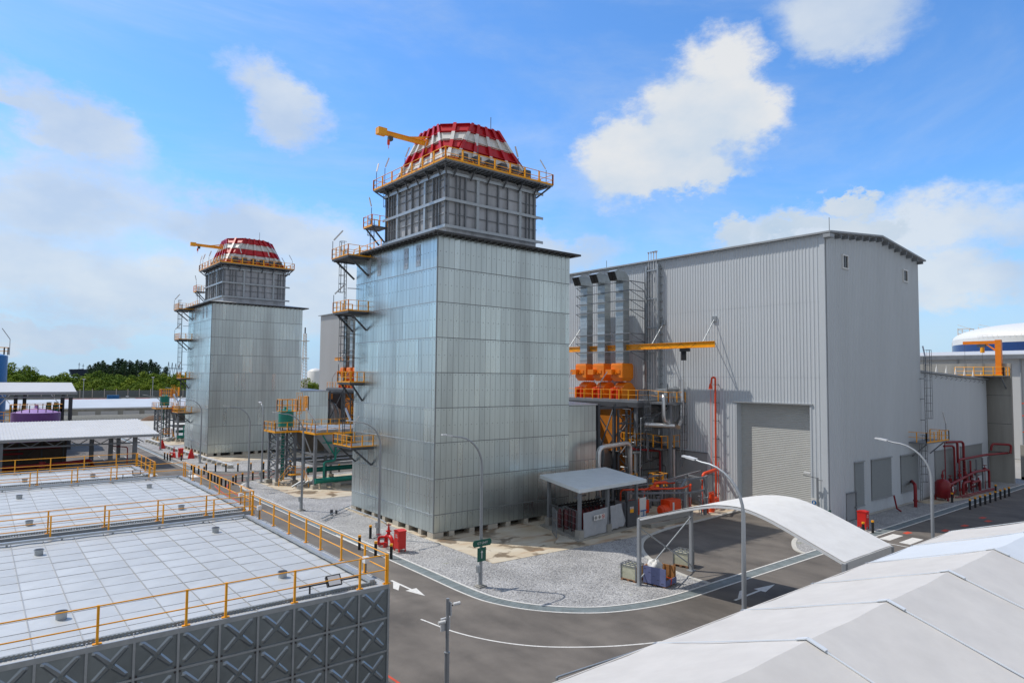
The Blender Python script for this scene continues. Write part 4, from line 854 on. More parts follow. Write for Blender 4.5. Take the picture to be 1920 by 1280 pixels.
for (x, y) in ((41.4, 41.6), (45.3, 41.95), (49.7, 42.3), (42.9, 47.2), (51.2, 47.9)):
    MB().box(x - .13, x + .13, y - .13, y + .13, .9, 4.4).build('post', 'frame', G); MB().box(x - .28, x + .28, y - .28, y + .28, 0, .9).build('footing', 'concretegrey', G)
MB().prism([(40.7, 41.1), (50.6, 41.9), (51.6, 48.3), (42.3, 47.8)], .05, .2).build('floor_slab', 'concretegrey', G)
MB().prism([(38.9, 42.0), (41.0, 43.6), (41.3, 42.9), (40.8, 41.2)], .05, .14).build('ramp', 'concrete', G)
GC = []
for i in range(9):
    for j in range(3):
        if i > 6 and j == 0: continue
        o = MB(); x, y = 43.0 + i * .62, 44.0 + j * .9
        o.tube([(x, y, .2), (x, y, 1.6), (x, y, 1.85), (x, y, 1.95)], [.2, .2, .12, .05], 10); GC.append(1)
        k = o.build('gas_cylinder', 'cyl'); tag(k, 'dark red gas cylinder standing in the rack under the small shelter', 'gas cylinder', 'gas cylinders in the shelter rack')
MN = thing('cylinder_manifold', 'dark hose manifold running over the red gas cylinders in the shelter', 'manifold', (45, 45, 0))
m = MB()
for j in range(3):
    m.tube([(42.7, 43.9 + j * .9, 2.2), (48.4, 43.9 + j * .9, 2.25)], .09, 8)
    for i in range(14): m.tube([(42.9 + i * .4, 43.9 + j * .9, 2.2), (42.9 + i * .4, 43.7 + j * .9, 2.45), (42.9 + i * .4, 43.6 + j * .9, 2.0)], .03, 5)
for x in (42.7, 45.5, 48.4): m.bar((x, 43.9, .2), (x, 43.9, 2.4), .07); m.bar((x, 46, .2), (x, 46, 2.4), .07)
m.build('pipe', 'black', MN)
EQ = thing('equipment_rack', 'rack of small pipes gauges and lights hanging under the shelter roof', 'equipment rack', (47, 45, 0))
m = MB()
for k in range(18):
    x = random.uniform(42.5, 50.5); y = random.uniform(43, 47.5); z = random.uniform(2.5, 4.0); m.cbox((x, y, z), (random.uniform(.1, 1.4), .1, random.uniform(.06, .25)))
    if k % 3 == 0: m.bar((x, y, .2), (x, y, 4.3), .06)
m.box(49, 50.2, 44, 46, .3, 2.0)
m.build('frame', 'frame', EQ)
TP = thing('tarpaulin_screen', 'grey tarpaulin screen tied between the front posts of the small shelter', 'tarpaulin', (44, 41.7, 0))
tm = MB()
def cloth(mb, p, q, z0a, z0b, z1f, n=20, k=6, amp=.05):
    b = len(mb.v)
    for i in range(n + 1):
        t = i / n; x, y = p[0] + (q[0] - p[0]) * t, p[1] + (q[1] - p[1]) * t; zt = z1f(t); zb = z0a + (z0b - z0a) * t
        for j in range(k + 1):
            s_ = j / k; w = amp * sin(t * 17 + s_ * 3) * (1 - s_ * .4); mb.v.append((x + w * .2, y - w, zb + (zt - zb) * s_))
    for i in range(n):
        for j in range(k): a = b + i * (k + 1) + j; mb.face([a, a + k + 1, a + k + 2, a + 1], True)
cloth(tm, (41.6, 41.35), (45.1, 41.75), .25, .25, lambda t: 2.35 + .1 * t); cloth(tm, (45.5, 41.8), (47.7, 41.95), .3, .45, lambda t: 2.45 + .15 * t if t < .75 else 2.56 - 6 * (t - .75) ** 1.0 * 1.1, amp=.08)
tpo = tm.build('screen', 'tarp', TP)
tb = MB().add([(42.9, 41.32, 1.6), (44.35, 41.5, 1.6), (44.35, 41.5, 2.0), (42.9, 41.32, 2.0)], [(0, 1, 2, 3)]); 
sb = MB(); sb.add([(42.9, 41.30, 1.55), (44.5, 41.48, 1.55), (44.5, 41.48, 2.02), (42.9, 41.30, 2.02), (42.9, 41.33, 1.55), (44.5, 41.51, 1.55), (44.5, 41.51, 2.02), (42.9, 41.33, 2.02)], [(0, 1, 2, 3), (7, 6, 5, 4), (0, 3, 7, 4), (1, 5, 6, 2), (3, 2, 6, 7), (0, 4, 5, 1)])
so = sb.build('warning_sign', 'white', TP)
for k in range(3):
    cx, cy = 43.15 + k * .53, 41.285 + (.25 + k * .53) * .1125; rg = MB()
    if k < 2:
        d = [(cx + u, cy + u * .11 - .012, 1.79 + w) for u, w in ((0, -.17), (.17, 0), (0, .17), (-.17, 0))]; d2 = [(cx + u, cy + u * .11 - .012, 1.79 + w) for u, w in ((0, -.12), (.12, 0), (0, .12), (-.12, 0))]
        rg.add(d + d2, [(0, 1, 5, 4), (1, 2, 6, 5), (2, 3, 7, 6), (3, 0, 4, 7)]); rg.cbox((cx, cy - .012, 1.79), (.08, .01, .08)); rg.build('hazard_mark', 'black', so)
    else:
        pts = [(cx + .17 * cos(t), cy + .018 * cos(t) - .012, 1.79 + .17 * sin(t)) for t in [i * pi / 8 for i in range(17)]]; rg.tube(pts, .018, 4).bar((cx - .12, cy - .02, 1.91), (cx + .12, cy + .0, 1.67), .03); rg.build('prohibition_mark', 'fire', so)
FN = thing('mesh_enclosure', 'low grey mesh fence panels and gate around the gas cylinders', 'mesh fence', (43, 43, 0))
def mesh_panel(p, q, z0, z1, st=.25):
    m = MB()
    L_ = math.hypot(q[0] - p[0], q[1] - p[1]); n = int(L_ / st)
    for i in range(n + 1): t = i / n; m.bar((p[0] + (q[0] - p[0]) * t, p[1] + (q[1] - p[1]) * t, z0), (p[0] + (q[0] - p[0]) * t, p[1] + (q[1] - p[1]) * t, z1), .05 if i in (0, n) else .015)
    for k in range(5): z = z0 + (z1 - z0) * k / 4; m.bar((*p, z), (*q, z), .035 if k in (0, 4) else .025)
    m.build('mesh_panel', 'frame', FN)
mesh_panel((41.35, 41.9), (42.0, 44.2), .2, 2.5); mesh_panel((42.0, 44.2), (42.9, 47.2), .2, 2.2); mesh_panel((39.9, 42.9), (41.0, 44.6), .2, 2.5); mesh_panel((47.9, 42.1), (49.5, 42.2), .2, 2.4)
GB = thing('control_cabinet', 'dark grey cabinet with yellow warning plate beside the right shelter post', 'cabinet', (48.8, 42.0, 0))
MB().box(48.0, 49.3, 41.9, 42.15, .25, 2.6).build('body', 'dark', GB); MB().box(48.35, 48.85, 41.885, 41.9, 1.5, 1.85).build('warning_plate', 'yellow', GB); MB().box(48.35, 48.85, 41.885, 41.9, 1.86, 2.05).build('name_plate', 'lamphead', GB)
text('DANGER', .09, 'fire', (48.6, 41.88, 1.95), (1, 0, 0), (0, 0, 1), GB)
PS = thing('white_banner', 'white plastic sheet with blue print hung right of the dark cabinet', 'banner', (50, 42, 0))
pm = MB(); cloth(pm, (49.8, 42.0), (50.9, 42.1), .5, .9, lambda t: 2.7, 8, 6, .04); po = pm.build('sheet', 'white', PS)
MB().box(49.9, 50.8, 41.9, 41.93, 1.45, 1.55).box(50.3, 50.4, 41.9, 41.93, 1.0, 1.45).box(49.95, 50.75, 41.9, 41.93, .95, 1.02).build('print', 'blue', po)

# ================================================================ silo platform (blowdown structure)
SI = thing('silo_platform', 'steel platform structure with yellow rails and a green silo left of the near tower', 'steel platform', (36, 82, 0), 'silo platforms', 'smaller far steel platform with yellow rails and green silo, left of the far tower')
m = MB().box(30.2, 33.4, 85.2, 89.3, 6.7, 6.9).box(33.3, 46, 79.9, 89.3, 6.7, 6.9); m.build('deck', 'frame', SI)
r_ = MB().rail([(33.3, 85.2, 6.9), (30.2, 85.2, 6.9), (30.2, 89.3, 6.9), (46, 89.3, 6.9)], 1.1, 1.3, .03, .045).rail([(33.3, 85.2, 6.9), (33.3, 79.9, 6.9), (46, 79.9, 6.9)], 1.1, 1.5, .03, .045)
for a, b in (((30.2, 85.2), (33.3, 85.2)), ((30.2, 85.2), (30.2, 89.3)), ((33.3, 79.9), (33.3, 85.2)), ((33.3, 79.9), (46, 79.9))): r_.bar((*a, 6.82), (*b, 6.82), .06, .26)
r_.build('handrail', 'yellow', SI)
tw = MB()
for x in (30.7, 33.0):
    for y in (85.6, 88.6): tw.box(x - .15, x + .15, y - .15, y + .15, .5, 6.7)
for k in range(5):
    z = .7 + k * 1.2
    for a, b in (((30.7, 85.6), (33, 85.6)), ((30.7, 85.6), (30.7, 88.6)), ((33, 85.6), (33, 88.6)), ((30.7, 88.6), (33, 88.6))):
        tw.bar((*a, z), (*b, z + 1.2), .11); tw.bar((*b, z), (*a, z + 1.2), .11); 
    tw.bar((30.7, 85.6, z), (33, 85.6, z), .08)
tw.build('lattice_tower', 'frame', SI)
for (x, y) in ((30.7, 85.6), (33.0, 85.6), (30.7, 88.6), (33.5, 80.2), (33.5, 84.0), (39.2, 80.3), (44.5, 80.3), (39.2, 88.5)):
    MB().box(x - .38, x + .38, y - .38, y + .38, 0, .5).build('footing', 'concrete', SI)
cc = MB()
for (x, y) in ((33.5, 80.2), (33.5, 84.0), (39.2, 80.3), (44.5, 80.3), (39.2, 88.5), (36.5, 84), (42, 84)): cc.box(x - .17, x + .17, y - .17, y + .17, .5, 6.7)
for z in (3.0, 4.2): cc.box(33.4, 46, 80.1, 80.35, z - .14, z + .14); cc.box(33.4, 46, 87, 87.2, z - .2, z + .1); cc.bar((33.6, 81, z), (46, 84, z + .2), .16); cc.box(33.4, 33.65, 80.2, 88, z - .12, z + .12); cc.box(33.4, 46, 84.2, 84.4, z - .3, z)
cc.bar((33.5, 84, 6.5), (33.5, 80.3, 3.2), .1); cc.bar((33.5, 88, 6.5), (33.5, 84.2, 4.2), .08)
cc.build('column', 'frame', SI)
hp = MB(); frustum(hp, (33.9, 38.4, 80.6, 84.6), 6.5, (35.8, 36.5, 82.3, 82.9), 4.2); gh = None
hq = MB(); frustum(hq, (35.85, 36.4, 80.3, 80.9), 4.0, (34.3, 38.0, 79.95, 83), 6.7); hq.bar((34.3, 79.9, 6.6), (36.1, 80.2, 4.1), .12).bar((38, 79.9, 6.6), (36.1, 80.2, 4.1), .12)
hq.build('grey_hopper', 'trim', SI); MB().bar((34.3, 79.85, 6.6), (36.05, 80.15, 4.0), .14).bar((38, 79.85, 6.6), (36.15, 80.15, 4.0), .14).bar((34.3, 79.9, 5.7), (37.9, 79.9, 5.7), .1).build('hopper_rib', 'green', SI)
h3 = MB(); frustum(h3, (41.3, 42.2, 80.4, 81.2), 4.2, (39.4, 44.4, 79.97, 83.4), 6.69); h3.build('grey_hopper', 'trim', SI)
cp = MB(); frustum(cp, (34.6, 37.5, 85.5, 88), 3.6, (33.6, 39, 84.6, 89), 6.7); frustum(cp, (40.4, 43.5, 85.5, 88), 3.6, (39.2, 45.5, 84.6, 89), 6.7); cp.build('concrete_hopper', 'cone_conc', SI)
tr = MB()
for i in range(4):
    for j in range(3): tr.box(34.2 + i * 2.9, 36.7 + i * 2.9, 80.5 + j * 2.8, 82.9 + j * 2.8, 6.92, 7.22); tr.box(34.3 + i * 2.9, 36.6 + i * 2.9, 80.6 + j * 2.8, 82.8 + j * 2.8, 7.22, 7.27)
tr.build('filter_tray', 'galv_steel', SI)
for pts, r in (([(33.4, 80.0, 1.0), (46, 80.4, 1.0)], .34), ([(33.9, 83.6, 1.9), (46, 83.9, 1.9)], .32), ([(36.1, 80.0, 5.2), (36.1, 80.0, 3.4), (34.6, 80.0, 3.3), (34.6, 80.0, 1.2)], .14), ([(42, 80.0, 4.6), (42, 80.0, 2.8), (40.6, 80.0, 2.6), (40.6, 80.0, 1.2)], .14), ([(34.9, 79.85, 5.6), (37.2, 79.85, 5.6)], .08), ([(31.6, 86.5, .4), (31.6, 86.5, 6.6)], .12), ([(32.2, 87.5, .4), (32.2, 87.5, 6.6)], .12)):
    MB().bend(pts, r, .4, 12).build('green_pipe', 'green', SI)
for x in (34.5, 36.4, 39.5, 42.6): MB().box(x - .35, x + .35, 79.7, 80.7, .05, .6).build('pipe_plinth', 'concrete', SI)
ss = MB(); ss.rail([(31.6, 83.9, 1.6), (32.9, 82.9, 1.6)], 1, 1).rail([(31.6, 83.9, 1.6), (30.6, 84.5, 0)], 1, .8).rail([(32.9, 82.9, 1.6), (33.3, 81.6, 0)], 1, .8).box(31.5, 33, 82.9, 83.9, 1.5, 1.6); ss.build('step_stile', 'yellow', SI)
vs_ = MB()
for k in range(4): vs_.tube([(31.2 + k * .5, 81.6 + (k % 2) * .6, .3), (32.2 + k * .5, 81.3, .9)], .12, 8)
vs_.cyl(31.9, 81.0, 0, .6, .3); vs_.build('small_valve', 'galv_steel', SI)
SL = thing('green_silo', 'green cylindrical silo with yellow cage on top, on the platform left of the near tower', 'silo', (32.3, 87, 6.9), 'green silos', 'small far green silo with yellow cage on its platform')
MB().tube([(32.2, 87, 7.3), (32.2, 87, 9.4)], .95, 20).build('body', 'green', SL); MB().cyl(32.2, 87, 9.4, 9.62, .92, 20, .5).cyl(32.2, 87, 9.6, 9.95, .22).build('lid', 'green', SL)
MB().box(31.3, 33.5, 86.1, 87.9, 9.35, 9.42).rail([(31.3, 86.1, 9.4), (33.4, 86.1, 9.4), (33.4, 87.9, 9.4), (31.3, 87.9, 9.4), (31.3, 86.1, 9.4)], 1.5, .8, .035, .05).box(33.5, 34.7, 86.2, 86.3, 9.4, 9.5).rail([(33.5, 86.2, 9.4), (34.9, 86.2, 9.4), (34.9, 87.6, 9.4)], 1.9, .35, .035, .04).ladder(33.5, 86.2, 6.9, 10.9, d=(1, 0), out=(0, -1)).build('cage', 'yellow', SL)
for a in range(4): MB().bar((32.2 + .8 * cos(a * pi / 2 + .7), 87 + .8 * sin(a * pi / 2 + .7), 6.9), (32.2 + .8 * cos(a * pi / 2 + .7), 87 + .8 * sin(a * pi / 2 + .7), 7.4), .12).build('leg', 'dark', SL)
for k, (x, y, d) in enumerate(((33.4, 83, (-.4, -.9)), (38, 80.0, (-.3, .9)), (42.5, 80.0, (.5, -.9)), (33.4, 80.2, (-.9, .7)), (45, 84, (-.7, .5)))):
    Q = MB().bar((x, y, 6.9), (x, y, 8.4), .06).build('light_pole', 'galv_steel', SI); MB().bar((x, y, 8.4), (x + d[0], y + d[1], 9.9), .24, .16).build('tube_light', 'silver', Q)
SP2 = thing('long_ground_pipe', 'thin pipe on low concrete sleepers along the gravel beside the far tower', 'pipe', (29, 130, 0))
MB().tube([(29.0, 158, .55), (29.6, 130, .55), (30.9, 104.6, .55)], .07, 8).tube([(28.7, 158, .55), (29.3, 130, .55), (30.6, 104.6, .55)], .05, 8).build('pipe', 'lamphead', SP2)
for k in range(22):
    y = 105.5 + k * 2.4; x = 30.7 - (y - 105) * .038; MB().box(x - .45, x + .45, y - .3, y + .3, 0, .45).build('sleeper', 'concrete', SP2)
GP = thing('drain_pipe', 'thin grey pipe lying on the gravel left of the near tower', 'pipe', (28, 66, 0))
MB().tube([(26.8, 62.2, .25), (31.6, 66.3, .3)], .06, 8).tube([(26.9, 61.7, .12), (28.2, 62.8, .12)], .04).bend([(31.2, 66.0, .25), (31.2, 58.5, .25), (31.0, 57, .2)], .05, .3).build('pipe', 'galv_steel', GP); MB().cyl(28.6, 64.0, .1, .6, .15).cyl(29.2, 64.2, .1, .45, .12).build('valve', 'dark', GP)

# ================================================================ copy the near unit to make the far unit
OFF = Vector((.28, 72.92, 0))
for o, l2 in UNIT:
    c = copy_tree(o); c.location = o.location + OFF; c['label'] = l2

# ================================================================ water tanks
TZ = 6.1; PW = 1.2206
def make_tank(x0, x1, y0, y1, label, front, rails, vents):
    T_ = thing('water_tank', label, 'water tank', ((x0 + x1) / 2, (y0 + y1) / 2, 0), 'flat-topped steel panel water tanks')
    nx, ny = round((x1 - x0) / PW), round((y1 - y0) / PW); px, py = (x1 - x0) / nx, (y1 - y0) / ny
    t = MB()
    for i in range(nx):
        for j in range(ny):
            t.cur = min(1, max(0, random.gauss(.5, .25))); a, b = x0 + i * px, y0 + j * py
            o = [random.uniform(-.006, .006) for _ in range(4)]
            t.add([(a + .012, b + .007, TZ + o[0]), (a + px - .012, b + .007, TZ + o[1]), (a + px - .012, b + py - .007, TZ + o[2]), (a + .012, b + py - .007, TZ + o[3]), (a + px / 2, b + py / 2, TZ + .03)], [(0, 1, 4), (1, 2, 4), (2, 3, 4), (3, 0, 4)])
    t.cur = None; t.m = 1
    t.add([(x0, y0, TZ - .03), (x1, y0, TZ - .03), (x1, y1, TZ - .03), (x0, y1, TZ - .03)], [(0, 1, 2, 3)])
    for j in range(ny + 1): t.m = 1; t.box(x0, x1, y0 + j * py - .004, y0 + j * py + .004, TZ - .02, TZ + .012)
    for i in range(nx + 1): t.m = 1; t.box(x0 + i * px - .012, x0 + i * px + .012, y0, y1, TZ - .02, TZ + .035)
    top = t.build('roof_panels', ['tank_top', 'tank_seam'], T_)
    s_ = MB(); s_.cur = .5
    s_.box(x0, x1, y0, y1, 0, TZ - .04)
    so_ = s_.build('wall', 'tank_side', T_)
    e = MB(); e.box(x0, x1 + .02, y0 - .05, y0 - .0, TZ - .14, TZ + .02); e.box(x1, x1 + .05, y0, y1, TZ - .14, TZ + .02)
    for k in range(nx + 1): e.box(x0 + k * px - .035, x0 + k * px + .035, y0 - .06, y0, 0, TZ - .14)
    for k in range(1, 5): e.box(x0, x1, y0 - .05, y0, k * PW - .035, k * PW + .035)
    for k in range(ny + 1): e.box(x1, x1 + .06, y0 + k * py - .035, y0 + k * py + .035, 0, TZ - .14)
    for k in range(1, 5): e.box(x1, x1 + .05, y0, y1, k * PW - .035, k * PW + .035)
    e.build('panel_flange', 'galv_steel', so_)
    if front:
        pl2 = MB(); bo = MB()
        for i in range(nx):
            for k in range(5):
                cx, cz = x0 + (i + .5) * px, (k + .5) * PW; pl2.cur = random.random(); em = MB()
                tl = [random.uniform(0, .012) for _ in range(4)]
                h = px / 2 - .04
                pl2.add([(cx - h, y0 - .008 - tl[0], cz - h), (cx + h, y0 - .008 - tl[1], cz - h), (cx + h, y0 - .008 - tl[2], cz + h), (cx - h, y0 - .008 - tl[3], cz + h), (cx, y0 - .05, cz)], [(0, 1, 4), (1, 2, 4), (2, 3, 4), (3, 0, 4)])
                for (ux, uz) in ((1, 1), (1, -1), (-1, 1), (-1, -1)):
                    d = Vector((ux, 0, uz)).normalized(); sd = Vector((-uz, 0, ux)).normalized(); c0 = Vector((cx, y0 - .02, cz))
                    r0, r1 = .03 if uz > 0 else .11, .60
                    w0, w1, hh = .125, .085, .055
                    ps = [c0 + d * r0 - sd * w0, c0 + d * r1 - sd * w1, c0 + d * (r1 + .05), c0 + d * r1 + sd * w1, c0 + d * r0 + sd * w0]
                    pt = [c0 + d * r0 - sd * w0 * .4 + Vector((0, -hh, 0)), c0 + d * (r1 - .06) - sd * w1 * .35 + Vector((0, -hh * .8, 0)), c0 + d * (r1 - .04) + Vector((0, -hh * .8, 0)), c0 + d * (r1 - .06) + sd * w1 * .35 + Vector((0, -hh * .8, 0)), c0 + d * r0 + sd * w0 * .4 + Vector((0, -hh, 0))]
                    b = len(em.v); em.v += [tuple(p) for p in ps + pt]
                    flip = (ux * uz) > 0
                    for q in range(5):
                        f = [b + q, b + (q + 1) % 5, b + 5 + (q + 1) % 5, b + 5 + q]; em.face(f if not flip else f[::1], False)
                    em.face([b + 5 + q for q in range(5)])
                em.build('pressed_cross', 'tank_emboss', so_)
                if k: 
                    for sx in (-1, 1):
                        for sz in (-1, 1): bo.cbox((x0 + i * px + sx * .075, y0 - .075, k * PW + sz * .075), (.05, .03, .05))
        pl2.v += []; nb = len(pl2.v); pl2.v += bo.v; pl2.f += [[q + nb for q in f] for f in bo.f]; pl2.sm += bo.sm; pl2.pv += bo.pv; pl2.mi += [1] * len(bo.f); pl2.build('side_panels', ['tank_side', 'darkred_rail'], so_)
    tr_ = MB(); tr_.box(x1 - .62, x1 - .40, y0 + .3, y1 - .35, TZ + .1, TZ + .2); tr_.box(x0, x1 - .4, y1 - .62, y1 - .40, TZ + .1, TZ + .2)
    for k in range(8): tr_.box(x1 - .55, x1 - .47, y0 + .5 + k * (y1 - y0 - 1) / 7, y0 + .58 + k * (y1 - y0 - 1) / 7, TZ, TZ + .1); tr_.box(x0 + .5 + k * (x1 - x0 - 1.2) / 7, x0 + .58 + k * (x1 - x0 - 1.2) / 7, y1 - .55, y1 - .47, TZ, TZ + .1)
    tr_.build('cable_tray', 'galv_steel', T_)
    ft = MB(); ft.box(x0, x1 - .35, y0 + .27, y0 + .40, TZ + .05, TZ + .11); k = x0
    while k < x1 - .4: ft.box(k, k + .05, y0 + .255, y0 + .27, TZ + .02, TZ + .13); k += .11
    ft.build('perforated_angle', 'galv_seam', T_)
    for (pts, posts) in rails:
        o = MB()
        for a, b in zip(pts[:-1], pts[1:]):
            for h in (1.12, .56): o.tube([(a[0], a[1], TZ + h), (b[0], b[1], TZ + h)], .022, 8)
        h_ = o.build('handrail', 'yellow', T_)
        for (x, y) in posts:
            MB().box(x - .035, x + .035, y - .035, y + .035, TZ, TZ + 1.14).box(x - .12, x + .12, y - .05, y + .05, TZ + .02, TZ + .045).build('post', 'yellow', h_)
    for (x, y) in vents:
        v = MB().cyl(x, y, TZ + .02, TZ + .22, .16, 16).cyl(x, y, TZ + .22, TZ + .25, .2, 16).build('vent_pipe', 'galv_steel', T_); MB().cyl(x, y, TZ + .25, TZ + .262, .17, 16).build('vent_mesh', 'black', v)
    return T_
t1x1 = 12.63
f1 = [(t1x1 - d, 23.05) for d in (.06, 1.15, 3.62, 5.91, 7.1, 9.5, 12.0, 14.5)]
r1 = [(t1x1 - .03, y) for y in (23.0, 24.9, 27.1, 29.3, 31.0, 33.2, 35.4, 37.6, 38.8)]
b1 = [(x, 38.75) for x in (12.55, 10.5, 8.0, 5.55, 3.15, .7, -1.8)]
make_tank(-3.24, t1x1, 22.98, 38.85, 'nearest water tank at bottom left, with X-pressed side panels and pale flat roof', True,
          [([(x1_ , y) for x1_, y in ((t1x1 - .03, 23.02), (-3.2, 23.02))], f1), ([(t1x1 - .03, 23.02), (t1x1 - .03, 38.8)], r1 + [(t1x1 - .03, 23.1)]), ([(t1x1, 38.75), (-3.2, 38.75)], b1)],
          [(2.53, 35.8), (2.52, 26.1), (9.79, 35.7), (9.74, 26.2)])
f2 = [(x, 40.25) for x in (12.9, 12.6, 10.5, 8.04, 5.57, 3.16, .7, -1.8)]; r2_ = [(13.1, 40.3 + k * 2.3) for k in range(8)]; b2 = [(x, 56.5) for x in (13.0, 10.6, 8.1, 5.7, 3.3, .9)]
make_tank(-3.0, 13.12, 40.2, 56.6, 'middle water tank of the three in line at left, pale flat roof with yellow rails', False,
          [([(13.1, 40.25), (-3, 40.25)], f2), ([(13.1, 40.25), (13.1, 56.5)], r2_), ([(13.1, 56.5), (-3, 56.5)], b2)], [(2.57, 43.05), (9.81, 42.9), (2.55, 52.4), (9.85, 52.3)])
f3 = [(x, 58.0) for x in (11.2, 8.7, 6.2, 3.8, 1.3)]; r3 = [(11.28, 58 + k * 1.8) for k in range(5)]; b3 = [(x, 65.2) for x in (11.2, 9.7, 7.4, 5.1, 2.8, .5)]
make_tank(-3.0, 11.3, 57.9, 65.3, 'farthest and smallest water tank of the three in line, before the open pipe shed', False,
          [([(11.28, 58), (-3, 58)], f3), ([(11.28, 58), (11.28, 65.2)], r3), ([(11.28, 65.2), (-3, 65.2)], b3)], [(7.4, 60.0), (3.2, 60.2)])
for (x, y, lab, yy) in ((10.6, 23.35, 'small black floodlight on the front edge of the nearest water tank', .0), (10.0, 57.9, 'small black floodlight between the middle and farthest water tanks', .1)):
    Fl = thing('floodlight', lab, 'floodlight', (x, y, TZ), 'floodlights on the water tanks')
    fm = MB(); fm.add([(x - .28, y - .02, TZ + .22), (x + .28, y - .02, TZ + .22), (x + .28, y + .2, TZ + .52), (x - .28, y + .2, TZ + .52), (x - .28, y - .12, TZ + .28), (x + .28, y - .12, TZ + .28), (x + .28, y + .12, TZ + .6), (x - .28, y + .12, TZ + .6)],
                       [(3, 2, 1, 0), (4, 5, 6, 7), (0, 1, 5, 4), (1, 2, 6, 5), (2, 3, 7, 6), (3, 0, 4, 7)]); fm.build('housing', 'black', Fl)
    MB().add([(x - .23, y - .108, TZ + .325), (x + .23, y - .108, TZ + .325), (x + .23, y + .09, TZ + .59), (x - .23, y + .09, TZ + .59)], [(0, 1, 2, 3)])
    gl = MB(); gl.add([(x - .23, y - .118, TZ + .31), (x + .23, y - .118, TZ + .31), (x + .23, y + .085, TZ + .58), (x - .23, y + .085, TZ + .58)], [(0, 1, 2, 3)]); gl.build('lens', 'lamphead', Fl)
    MB().bar((x - 1.3, y + .05, TZ + .38), (x + 1.0, y + .05, TZ + .38), .045).bar((x - .9, y + .05, TZ), (x - .9, y + .05, TZ + .4), .05).build('bracket', 'black', Fl)
for i, (x, y) in enumerate(((12.4, 24.4), (12.5, 37.4), (12.9, 42.0), (12.9, 54.0))):
    Q = thing('wall_lamp', ('white bulkhead lamp on the rail near the front corner of the nearest tank', 'white bulkhead lamp at the far end of the nearest tank rail', 'white bulkhead lamp at the near end of the middle tank rail', 'white bulkhead lamp at the far end of the middle tank rail')[i], 'lamp', (x, y, TZ), 'bulkhead lamps on the tank rails')
    MB().box(x - .1, x + .1, y - .12, y + .12, TZ + .55, TZ + .78).build('head', 'lamphead', Q); MB().bar((x, y, TZ), (x, y, TZ + .56), .04).build('stem', 'dark', Q)

# ================================================================ lamp posts
def lamp(x, y, label, h=10.3, reach=3.0, d=(-1, 0)):
    P_ = thing('street_lamp', label, 'street lamp', (x, y, 0), 'curved-arm lamp posts')
    T = lambda u, z: (x + d[0] * u, y + d[1] * u, z)
    pts = [T(0, 0), T(0, 3), T(0, h - 2.3)]
    for k in range(1, 9): t = k / 8 * pi / 2; pts.append(T(reach * .72 * (1 - cos(t)), h - 2.3 + 2.1 * sin(t)))
    pts.append(T(reach - .45, h - .12))
    MB().tube(pts, [.13, .11, .09] + [.07 - .003 * k for k in range(8)] + [.045], 10).build('pole', 'lampgrey', P_)
    MB().bar(T(reach - .5, h - .1), T(reach, h - .02), .3, .09).bar(T(reach, h - .02), T(reach + .25, h), .22, .07).build('lamp_head', 'lamphead', P_)
    MB().box(x - .32, x + .32, y - .32, y + .32, 0, .12).box(x - .2, x + .2, y - .2, y + .2, .12, .16).build('base', 'concretegrey', P_)
    MB().box(x - .33, x - .1, y - .1, y + .1, 1.0, 1.45).bar((x - .22, y - .1, .2), (x - .22, y - .1, 1), .05).build('control_box', 'galv_steel', P_)
    return P_
lamp(27.01, 36.48, 'curved-arm lamp post carrying two green signs on the front gravel')
lamp(27.83, 52.48, 'curved-arm lamp post at the left face of the near tower, by the red hydrant')
lamp(27.14, 68.19, 'curved-arm lamp post on gravel just left of the near tower, before the silo platform')
lamp(27.14, 85.54, 'curved-arm lamp post at the junction island corner beside the black bollards')
lamp(29.85, 88.78, 'second lamp post on the junction island, its arm reaching away over the cross road', 10.5, 1.6, (0, 1))
lamp(28.62, 114.16, 'curved-arm lamp post at the near corner of the far tower')
lamp(27.6, 138.0, 'distant curved-arm lamp post beside the far silo platform')
lamp(27.0, 16.8, 'tall lamp post rising behind the big tent, in front of the arched canopy', 10.3, 3.0, (0, 1))
lamp(46.2, 15.8, 'tall lamp post rising behind the big tent, in front of the shaded hall end wall', 10.3, 3.0, (0, 1))
lamp(47, 215, 'very distant curved-arm lamp post on the yard before the low white roofs')
# sign on first lamp post
SG = thing('direction_sign', 'green road name plate and square arrow sign strapped to the front lamp post', 'sign', (26.9, 36.3, 0))
def plate(pts, y, m, par, nm, t=.03):
    mb = MB(); n = len(pts); mb.add([(x, y - t, z) for x, z in pts] + [(x, y, z) for x, z in pts], [tuple(range(n)), tuple(range(2 * n - 1, n - 1, -1))] + [(i, n + i, n + (i + 1) % n, (i + 1) % n) for i in range(n)]); return mb.build(nm, m, par)
YS = 36.33
plate([(26.22, 2.86), (26.32, 2.74), (27.65, 2.74), (27.75, 2.86), (27.75, 3.06), (27.65, 3.18), (26.32, 3.18), (26.22, 3.06)], YS, 'signgreen', SG, 'name_plate')
plate([(26.60, 1.75), (27.30, 1.75), (27.30, 2.66), (26.60, 2.66)], YS, 'signgreen', SG, 'arrow_plate')
text('GT UNIT', .22, 'white', (27.0, YS - .04, 2.96), (1, 0, 0), (0, 0, 1), SG)
plate([(26.92, 1.95), (26.98, 1.95), (26.98, 2.33), (27.05, 2.33), (26.95, 2.48), (26.85, 2.33), (26.92, 2.33)], YS - .035, 'white', SG, 'arrow', .008)
SG2 = thing('direction_sign', 'small green sign at the hall corner behind the white canopy', 'sign', (64.3, 31.3, 0))
